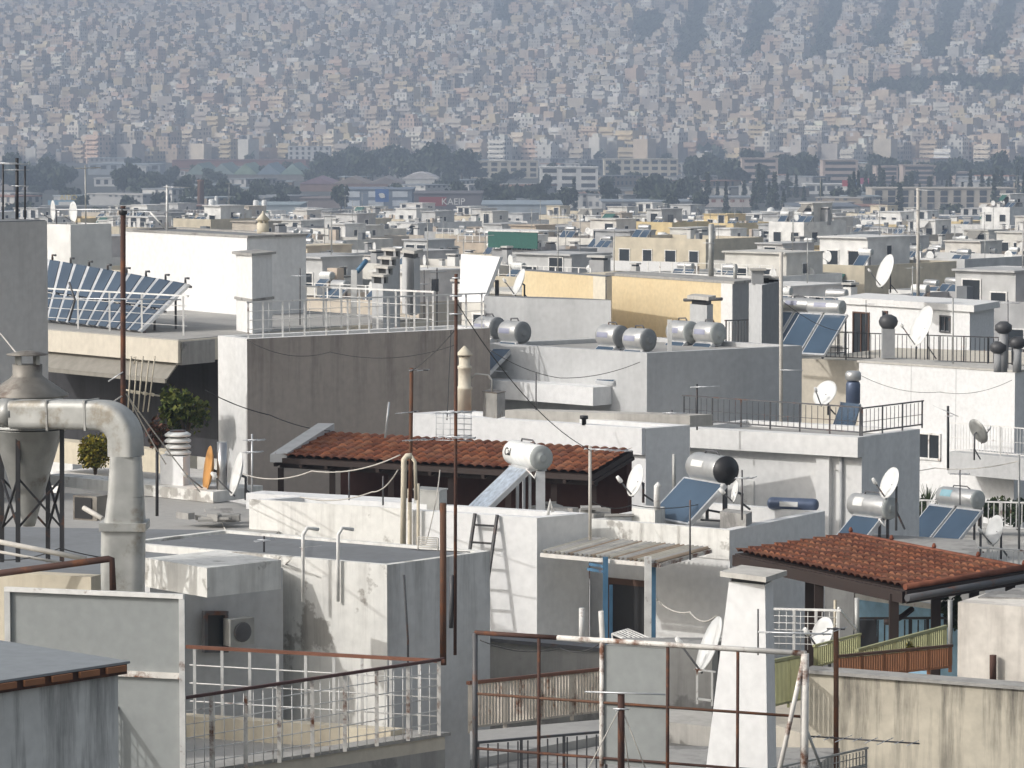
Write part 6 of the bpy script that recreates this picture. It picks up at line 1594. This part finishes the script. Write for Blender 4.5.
me = text_mesh('KAEIP', 3.0, M['white_paint'], .1); lo = bpy.data.objects.new('lettering', me); C.objects.link(lo); lo.parent = th; lo.location = o-V(1.2,.4,1.0)-th.location; lo.rotation_euler = (pi/2,0,0)
hall(482, 562, 204, 1090, 50, (.36,.40,.43), 'warehouse', 'pale blue-grey windowless warehouse in the centre of the plain', 'warehouse', (.30,.35,.39))
hall(602, 692, 201, 1175, 30, (.42,.42,.41), 'shed_hall', 'long shed with white columns in front of dark trees', 'hall', (.24,.27,.30), 0, 1, (1, DW, 5, 2.6, 7))
hall(402, 438, 180, 1640, 40, WH, 'arched_shed', 'white shed with a gently arched roof before the dark wood', 'shed', (.60,.63,.64), 2.6)
hall(300, 402, 184, 1530, 50, (.30,.20,.17), 'brick_hall', 'row of brown halls with low arched roofs left of white arched shed', 'hall', (.27,.22,.21), 2.5, 3)
hall(186, 304, 175, 1770, 70, (.25,.24,.23), 'saw_roof_hall', 'wide hall with five low greenish-grey pitched roofs', 'hall', (.28,.34,.35), 5.0, 5)
hall(172, 306, 160, 2200, 40, RBR, 'brick_depot', 'long red-brown roofed depot behind the pitched greenish roofs', 'depot', (.20,.11,.095))
hall(136, 218, 152, 2420, 18, CRM, 'school', 'long cream two-storey building at the foot of the slope', 'building', None, 0, 1, (1, DW, 4, 2.5, 6))
hall(288, 330, 146, 2330, 18, WH, 'office_block', 'white office block with three rows of small windows left of dark wood', 'building', None, 0, 1, (4, DW, 1.6, 1.8, 3.4))
hall(88, 160, 164, 1960, 30, (.38,.41,.43), 'factory', 'pale blue-grey flat factory at left of the plain', 'factory', (.33,.37,.40), 0, 1, (1, DW, 3, 2, 5))
hall(94, 118, 178, 1640, 14, WH, 'white_block', 'small white block with a window row among left trees', 'building', None, 0, 1, (1, DW, 1.8, 2, 3))
hall(128, 146, 166, 1950, 14, WH, 'white_tower', 'small bright white cube building left of pitched greenish roofs', 'building')
hall(0, 40, 182, 1560, 20, (.40,.36,.33), 'block', 'low tan block at the far left of the plain', 'building')
hall(230, 300, 205, 1165, 40, (.35,.40,.42), 'warehouse', 'pale greenish low warehouse above the white penthouse', 'warehouse', (.30,.36,.38))
hall(300, 345, 198, 1255, 30, (.26,.22,.21), 'warehouse', 'dark brownish low warehouse left of the blue-grey depot', 'warehouse', (.22,.18,.17))
hall(540, 598, 167, 1560, 22, WH, 'office_block', 'white office block with long ribbon windows in the centre', 'building', None, 0, 1, (3, DW, 6, 1.6, 7))
hall(470, 538, 161, 1850, 20, CRM, 'apartment_row', 'cream apartment row left of white ribbon-window office', 'building', None, 0, 1, (3, DW, 3, 1.7, 4.5))
hall(604, 678, 159, 1850, 20, CRM, 'apartment_row', 'cream apartment row right of the white ribbon-window office', 'building', None, 0, 1, (3, DW, 3, 1.7, 4.5))
hall(872, 1016, 188, 1240, 22, (.50,.45,.38), 'apartment_row', 'long tan apartment row behind the cypress trees at right', 'building', None, 0, 1, (3, DW, 2.4, 1.8, 4.2))
hall(806, 846, 184, 1480, 20, WH, 'low_hall', 'low white hall beside the coloured billboard', 'hall', None, 0, 1, (1, DW, 3, 2, 4))
hall(690, 756, 200, 1270, 26, (.55,.50,.47), 'striped_hall', 'low hall with a pale striped eave right of the dark trees', 'hall', (.25,.27,.29), 0, 1, (1, RBR, 1.5, 1.0, 3))
for i, (x0, x1, y, d) in enumerate(((742,778,158,1700),(823,858,160,1660),(876,898,166,1690),(903,936,165,1670),(955,970,172,1690))):
    hall(x0, x1, y, d, 16, (.50,.41,.36), 'balcony_block', ('leftmost','second from left,','third from left,','fourth from left,','rightmost')[i]+' pinkish block with dark balcony bands among the trees at right', 'building', None, 0, 1, (4, DW, (x1-x0)*d/F*.86, 1.3, (x1-x0)*d/F*.95))
o = PD(853, 187, 1440); th = thing('billboard', 'red, blue and white billboard on the white hall at right', 'billboard', tuple(o-V(0,0,8)))
for (dx, dz, w_, h_, c) in ((-3,0,2.6,5.4,(.42,.07,.08)),(0,1,3.2,4,(.10,.17,.34)),(3,-1,2.6,4,(.6,.6,.6)),(4.6,2.4,3.4,2.2,(.42,.12,.20))):
    mb = MB(); mb.col = c; mb.box(o+V(dx,.0,dz), (w_,.5,h_)); mb.build('panel', M['far_plain'], th)
mb = MB(); mb.bar(o+V(-4,.5,-8), o+V(-4,.5,0), .6); mb.bar(o+V(5,.5,-8), o+V(5,.5,0), .6); mb.build('post', M['iron_grey'], th)
# brick chimney and silos
o = PD(201, 222, 1120); th = thing('brick_chimney', 'tall brown brick chimney above the big white penthouse', 'chimney', tuple(o)); MB().lathe(o, [(1.3,-6),(1.0,12.3),(1.1,12.4),(1.1,13)], 14).build('shaft', plaster('chimney_brick', (.22,.13,.09), None, .3, .3), th)
for i, (x, y0, r_) in enumerate(((212,199,.95),(216.5,196,.5),(256,200,.8),(264.5,200,.8))):
    o = PD(x, 222, 1010); hh = (222-y0)*1010/F; th = thing('silo', ('leftmost thick white silo beside brick chimney','thin white stack between brick chimney and cream block','left one of two white silos above the penthouse vent','right one of two white silos above the penthouse vent')[i], 'silo', tuple(o)); MB().lathe(o, [(r_,-5),(r_,hh-.3),(r_*.6,hh)], 14).build('shell', M['white_enamel'], th)
# blue billboard with yellow letters, dark sign
o = PD(68, 203, 1180); th = thing('billboard', 'blue and white billboard with yellow letters at the left', 'billboard', tuple(o-V(0,0,5)))
MB().box(o-V(0,0,.2), (13,.4,2.2)).build('board', paint('board_blue', (.22,.38,.50), .6), th); MB().box(o+V(-.5,-.3,-.3), (5,.2,1.4)).build('panel', M['white_paint'], th)
me = text_mesh('AITO', 2.4, paint('letter_yellow', (.62,.48,.12), .6), .1); lo = bpy.data.objects.new('lettering', me); C.objects.link(lo); lo.parent = th; lo.location = o+V(-2.6,-.3,1.0)-th.location; lo.rotation_euler = (pi/2,0,0)
mb = MB(); mb.bar(o+V(-5,.3,-7), o+V(-5,.3,0), .4); mb.bar(o+V(5,.3,-7), o+V(5,.3,0), .4); mb.build('post', M['iron_grey'], th)
o = PD(145, 223, 640); th = thing('dark_sign', 'black rooftop sign board with pale lettering beside the tall rusty pole', 'sign', tuple(o-V(0,0,2)))
MB().box(o, (3.6,.2,1.7)).build('board', M['black'], th)
me = text_mesh('entos', 1.0, M['rope'], .03); lo = bpy.data.objects.new('lettering', me); C.objects.link(lo); lo.parent = th; lo.location = o+V(-1.2,-.14,-.3)-th.location; lo.rotation_euler = (pi/2,0,0)
mb = MB(); mb.bar(o+V(-1.2,.15,-4), o+V(-1.2,.15,0), .12); mb.bar(o+V(1.2,.15,-4), o+V(1.2,.15,0), .12); mb.build('post', M['iron_grey'], th)

# low filler blocks of the plain
random.seed(31)
items_p = []
for k in range(260):
    d = random.uniform(950, 2250); px = random.uniform(-15, 1040); x = (px-512)/F*d
    if any(h0-12 < px < h1+12 and hd-190 < d < hd+70 for h0, h1, hd in HALLS): continue
    wd, dp, hh = random.uniform(8,30), random.uniform(8,18), random.choice((3,3.5,4,5,5,6))
    if vis_box([V(x-wd/2,d,hh), V(x+wd/2,d,hh)], False) < 6: pass
    th = thing('works_building', '', 'building', (x, d, -.5), rad(random.choice((-42,-42,0,-20,48))), 'low works buildings on the plain')
    cn = random.choice(('white','pale grey','grey','grey','tan','tan','off-white')); cl = WALLC[cn]
    cl = tuple(q*.75 for q in cl); mb = cmb(cl); mb.prism([(-wd/2,-dp/2),(wd/2,-dp/2),(wd/2,dp/2),(-wd/2,dp/2)], 0, hh); mb.build('wall', M['far'], th, True)
    rc = random.choice(((.25,.27,.29),(.40,.39,.37),(.30,.17,.13),(.32,.36,.38),(.18,.19,.20))); mb = cmb(rc); mb.prism([(-wd/2-.3,-dp/2-.3),(wd/2+.3,-dp/2-.3),(wd/2+.3,dp/2+.3),(-wd/2-.3,dp/2+.3)], hh+.002, hh+.4); mb.build('roof', M['far_plain'], th, True)
    bd = 'nearer plain' if d < 1500 else ('mid plain' if d < 1850 else 'farther plain')
    sx = 'left part' if px < 340 else ('centre' if px < 690 else 'right part')
    items_p.append((th, px, cn+' low works building on the '+bd+', '+sx+' of view'))
name_all(items_p)

# trees
def crown(n, R, size, shell, kind):
    mb = MB(); random.seed(n+kind*13)
    if kind == 0:
        for k in range(9):
            a = random.uniform(0, 2*pi); c = V(cos(a)*R[0]*.55*random.random()**.5, sin(a)*R[1]*.55, R[2]*random.uniform(.8,1.7)); mb.leaves(c, (R[0]*.55,R[1]*.55,R[2]*.5), n//9, size, .45, GDT)
    else:
        for k in range(8):
            t = k/7; mb.leaves(V(0,0,R[2]*(.25+1.7*t)), (R[0]*(1.05-.85*t), R[1]*(1.05-.85*t), R[2]*.28), n//8, size, .4, GDT)
    return mb.mesh('crown', [M['leaf']])
GDT = [(.035,.05,.028),(.05,.065,.035),(.028,.042,.026),(.06,.075,.045)]
CRN = [crown(320, (4.6,4.2,3.6), .75, .4, 0), crown(300, (5.2,4.8,3.2), .8, .4, 0), crown(340, (4.0,3.8,4.6), .7, .4, 0)]
CYP = crown(240, (1.5,1.5,5.2), .45, .4, 1)
tm = MB(); tm.tube([(0,0,-.5),(.1,0,2.5),(0,.1,5)], [.4,.3,.12], 7); TRK = tm.mesh('trunk', [M['bark']])
items_t = []
def tree(x, d, s, cyp, phrase, px):
    th = thing('cypress_tree' if cyp else 'broadleaf_tree', '', 'tree', (x, d, zg(x, d)-.2), random.uniform(0,6.28), 'trees on the plain'); th.scale = (s*random.uniform(.85,1.15), s*random.uniform(.85,1.15), s*random.uniform(.85,1.2))
    child(CYP if cyp else random.choice(CRN), th, (0,0,0), name='crown'); child(TRK, th, (0,0,0), name='trunk'); items_t.append((th, px, phrase))
random.seed(41)
def grove(x0, x1, d0, d1, n, s, phrase, cyp=0.0, free=True):
    for k in range(n):
        px = x0+(x1-x0)*(k+random.random())/n; d = random.uniform(d0, d1)
        if 408 < px < 488 and d < 1230: continue
        if free and any(h0-6 < px < h1+6 and hd-260 < d < hd+10 for h0, h1, hd in HALLS) and random.random() < .7: continue
        tree((px-512)/F*d, d, s*random.uniform(.75,1.2), random.random() < cyp, phrase, px)
grove(0, 62, 1500, 1750, 12, 1.3, 'dark broadleaf tree of the grove at the left edge of the plain')
grove(92, 160, 1450, 1700, 14, 1.05, 'dark broadleaf tree of the grove above the overpass')
grove(160, 330, 1180, 1740, 40, .8, 'broadleaf tree scattered before the greenish pitched roofs')
grove(318, 476, 1690, 2050, 60, 1.4, 'dark tree of the wood behind the white arched shed')
grove(322, 420, 1180, 1400, 9, .9, 'tree before the blue-grey depot')
grove(430, 620, 1180, 1330, 16, .8, 'tree standing in front of the pale warehouse', .35)
grove(652, 708, 1050, 1250, 9, .9, 'dark tree of the clump right of the shed with columns')
grove(690, 810, 1600, 1900, 34, 1.25, 'dark tree of the wood left of the coloured billboard')
grove(690, 1024, 1160, 1420, 56, .95, 'slim cypress of the row at the right of the plain', 1.0)
grove(0, 340, 1150, 1500, 20, .7, 'tree of the green belt above the overpass and penthouse')
grove(858, 1024, 1600, 1900, 30, 1.2, 'dark tree between the pinkish balcony blocks')
grove(476, 700, 1250, 1800, 34, .9, 'broadleaf tree between works buildings near the centre')
grove(0, 1024, 1000, 2250, 130, .8, 'lone broadleaf tree scattered over the plain')
name_all(items_t)

# ------------------------------------------------------------------ THE SLOPE
random.seed(51)
lots = []
A2 = rad(-34); U2 = V(cos(A2), sin(A2), 0); V2 = V(-sin(A2), cos(A2), 0)
pt_ = 15.0
for i in range(-265, 266):
    for j in range(-265, 266):
        p = U2*(i*pt_ + 6*(i//5)) + V2*(j*pt_*1.05 + 6*(j//3)); x, y = p.x + random.uniform(-3,3), p.y+3700+random.uniform(-3,3)
        if not (2350 < y < 5350): continue
        px = 512+F*x/y
        if not (-50 < px < 1074): continue
        py = 115-(zg(x,y)+12-32)*F/y
        gap = False
        for (xa, ya, xb, yb, w_) in ((684,62,702,-5,11),(752,52,768,-5,10),(814,58,838,-5,10),(876,48,896,-5,9),(930,60,958,-5,11),(990,56,1012,-5,10),(640,50,655,10,8),(500,24,512,-5,8)):
            if yb < py < ya:
                xc = xa+(xb-xa)*(ya-py)/(ya-yb)
                if abs(px-xc) < w_*1.25: gap = True
        if 865 < px < 1060 and 72 < py < 92 and random.random() < .85: gap = True
        if 690 < px < 870 and 146 < py < 185 and random.random() < .5: gap = True
        if random.random() < .035: gap = True
        lots.append((y, x, px, gap))
lots.sort()
HC = [(.62,.51,.39),(.58,.46,.35),(.68,.60,.49),(.54,.45,.36),(.70,.65,.57),(.62,.52,.36),(.48,.43,.38),(.62,.47,.37),(.74,.71,.65),(.52,.47,.42)]
HCN = ['tan','brownish','cream','tan','off-white','yellowish','grey','pinkish','white','grey']
specs = []; stf = MB(); trees = MB()
for (y, x, px, gap) in lots:
    zb = zg(x, y)-1
    if gap:
        for k in range(2):
            trees.leaves(V(x+random.uniform(-7,7), y+random.uniform(-7,7), zb+6), (7,7,6.5), 26, 2.6, .3, GDT)
        continue
    ci = random.randrange(len(HC)); kk = random.uniform(.72,1.08); cl = tuple(q*kk for q in HC[ci])
    wu, wv = random.uniform(7.5,14), random.uniform(8,13); fl = random.choice((2,3,3,4,4,4,5,6)); zt = zb+1.5+fl*3.0
    R3 = Matrix.Rotation(A2, 3, 'Z'); c = V(x, y, 0)
    top = [c+R3 @ V(sx*wu/2, sy*wv/2, 0)+V(0,0,zt) for sx, sy in ((-1,-1),(1,-1),(1,1),(-1,1))]
    area = vis_box(top)
    specs.append([area, x, y, wu, wv, zb, zt, fl, cl, ci, px, random.random(), random.random()])
    if random.random() < .10: trees.leaves(c+R3 @ V(wu*.7, -wv*.6, zb+4), (4,4,4), 16, 1.8, .3, GDT)
def slope_block(sp_, mb, mbp):
    """body with parapet rim and balcony slabs into mb, penthouse and roof boxes into mbp"""
    area, x, y, wu, wv, zb, zt, fl, cl, ci, px, r1, r2 = sp_
    get = mbp if callable(mbp) else (lambda nm: mbp)
    R3 = Matrix.Rotation(A2, 3, 'Z'); c = V(x, y, 0)
    W = lambda a, b: c+R3 @ V(a, b, 0)
    P = [W(-wu/2,-wv/2), W(wu/2,-wv/2), W(wu/2,wv/2), W(-wu/2,wv/2)]
    blank = r1 < .5
    mb.col = (*cl, 0.0 if blank else 1.0); n0 = len(mb.f); mb.prism(P, zb, zt, False)
    mb.c[len(mb.f)-1] = (*[q*random.choice((.5,.65,.8)) for q in cl], 0)
    if r2 < .6:
        mb.col = (*[min(.75, q*1.08) for q in cl], 0)
        for k in range(1, fl):
            z = zb+1.5+3.0*k; B = [W(-wu/2*.95,-wv/2-1.4), W(wu/2*.95,-wv/2-1.4), W(wu/2*.95,-wv/2-.0), W(-wu/2*.95,-wv/2-.0)]
            mb.prism(B, z-.15, z+.85)
    if r1 > .25:
        mbq = get('penthouse'); kk = random.uniform(.9,1.2); mbq.col = (*[min(.78, q*kk) for q in cl], 0); a, b = wu*random.uniform(.15,.3), wv*random.uniform(.15,.3); ox, oy = random.uniform(-.2,.2)*wu, random.uniform(-.15,.2)*wv
        mbq.prism([W(ox-a,oy-b), W(ox+a,oy-b), W(ox+a,oy+b), W(ox-a,oy+b)], zt, zt+random.uniform(2.2,3.2), False)
    for k in range(random.choice((1,2,3,4))):
        mbq = get('roof_tank'); mbq.col = (*random.choice(((.6,.6,.6),(.12,.13,.15),(.35,.36,.38))), 0); ox, oy = random.uniform(-.4,.4)*wu, random.uniform(-.45,.0)*wv
        e1, e2 = random.uniform(.5,1.5), random.uniform(.4,1.1); mbq.prism([W(ox-e1,oy-e2), W(ox+e1,oy-e2), W(ox+e1,oy+e2), W(ox-e1,oy+e2)], zt, zt+random.uniform(.9,2.2), False)
order = sorted(specs, key=lambda s: -s[0]); pick = set(id(s) for s in order[:300])
items_s = []
for s_ in specs:
    if id(s_) in pick:
        th = thing('hillside_block', '', 'building', (s_[1], s_[2], s_[5]), 0, 'apartment blocks on the hillside')
        a, bs = MB(), []
        def get_(nm): bs.append((nm, MB())); return bs[-1][1]
        slope_block(s_, a, get_)
        a.build('wall', M['far'], th)
        for nm, b in bs: b.build(nm, M['far_plain'], th)
        y = s_[2]; bd = 'bottom rows' if y < 2650 else ('lower slope' if y < 3100 else ('mid slope' if y < 3800 else 'upper slope'))
        sx = ('far left','left','centre-left','centre','centre-right','right','far right')[min(6, max(0, int(s_[10]/147)))]
        items_s.append((th, s_[10], '%s %s-storey block with%s on the hillside %s, %s' % (HCN[s_[9]], ['','','two','three','four','five','six','seven'][s_[7]], (' balcony bands' if s_[12] < .6 else ' plain walls'), bd, sx)))
    else: slope_block(s_, stf, stf)
name_all(items_s)
o = stf.build('hillside_houses', M['far']); tag(o, 'mass of smaller apartment blocks covering the hazy hillside', 'houses', kind='stuff')
o = trees.build('hillside_trees', M['leaf']); tag(o, 'dark wooded strips and clumps between the hillside blocks', 'trees', kind='stuff')
print('SLOPE', len(specs), len(bpy.data.objects))
for o in bpy.data.objects:
    if 'H' in o: del o['H']
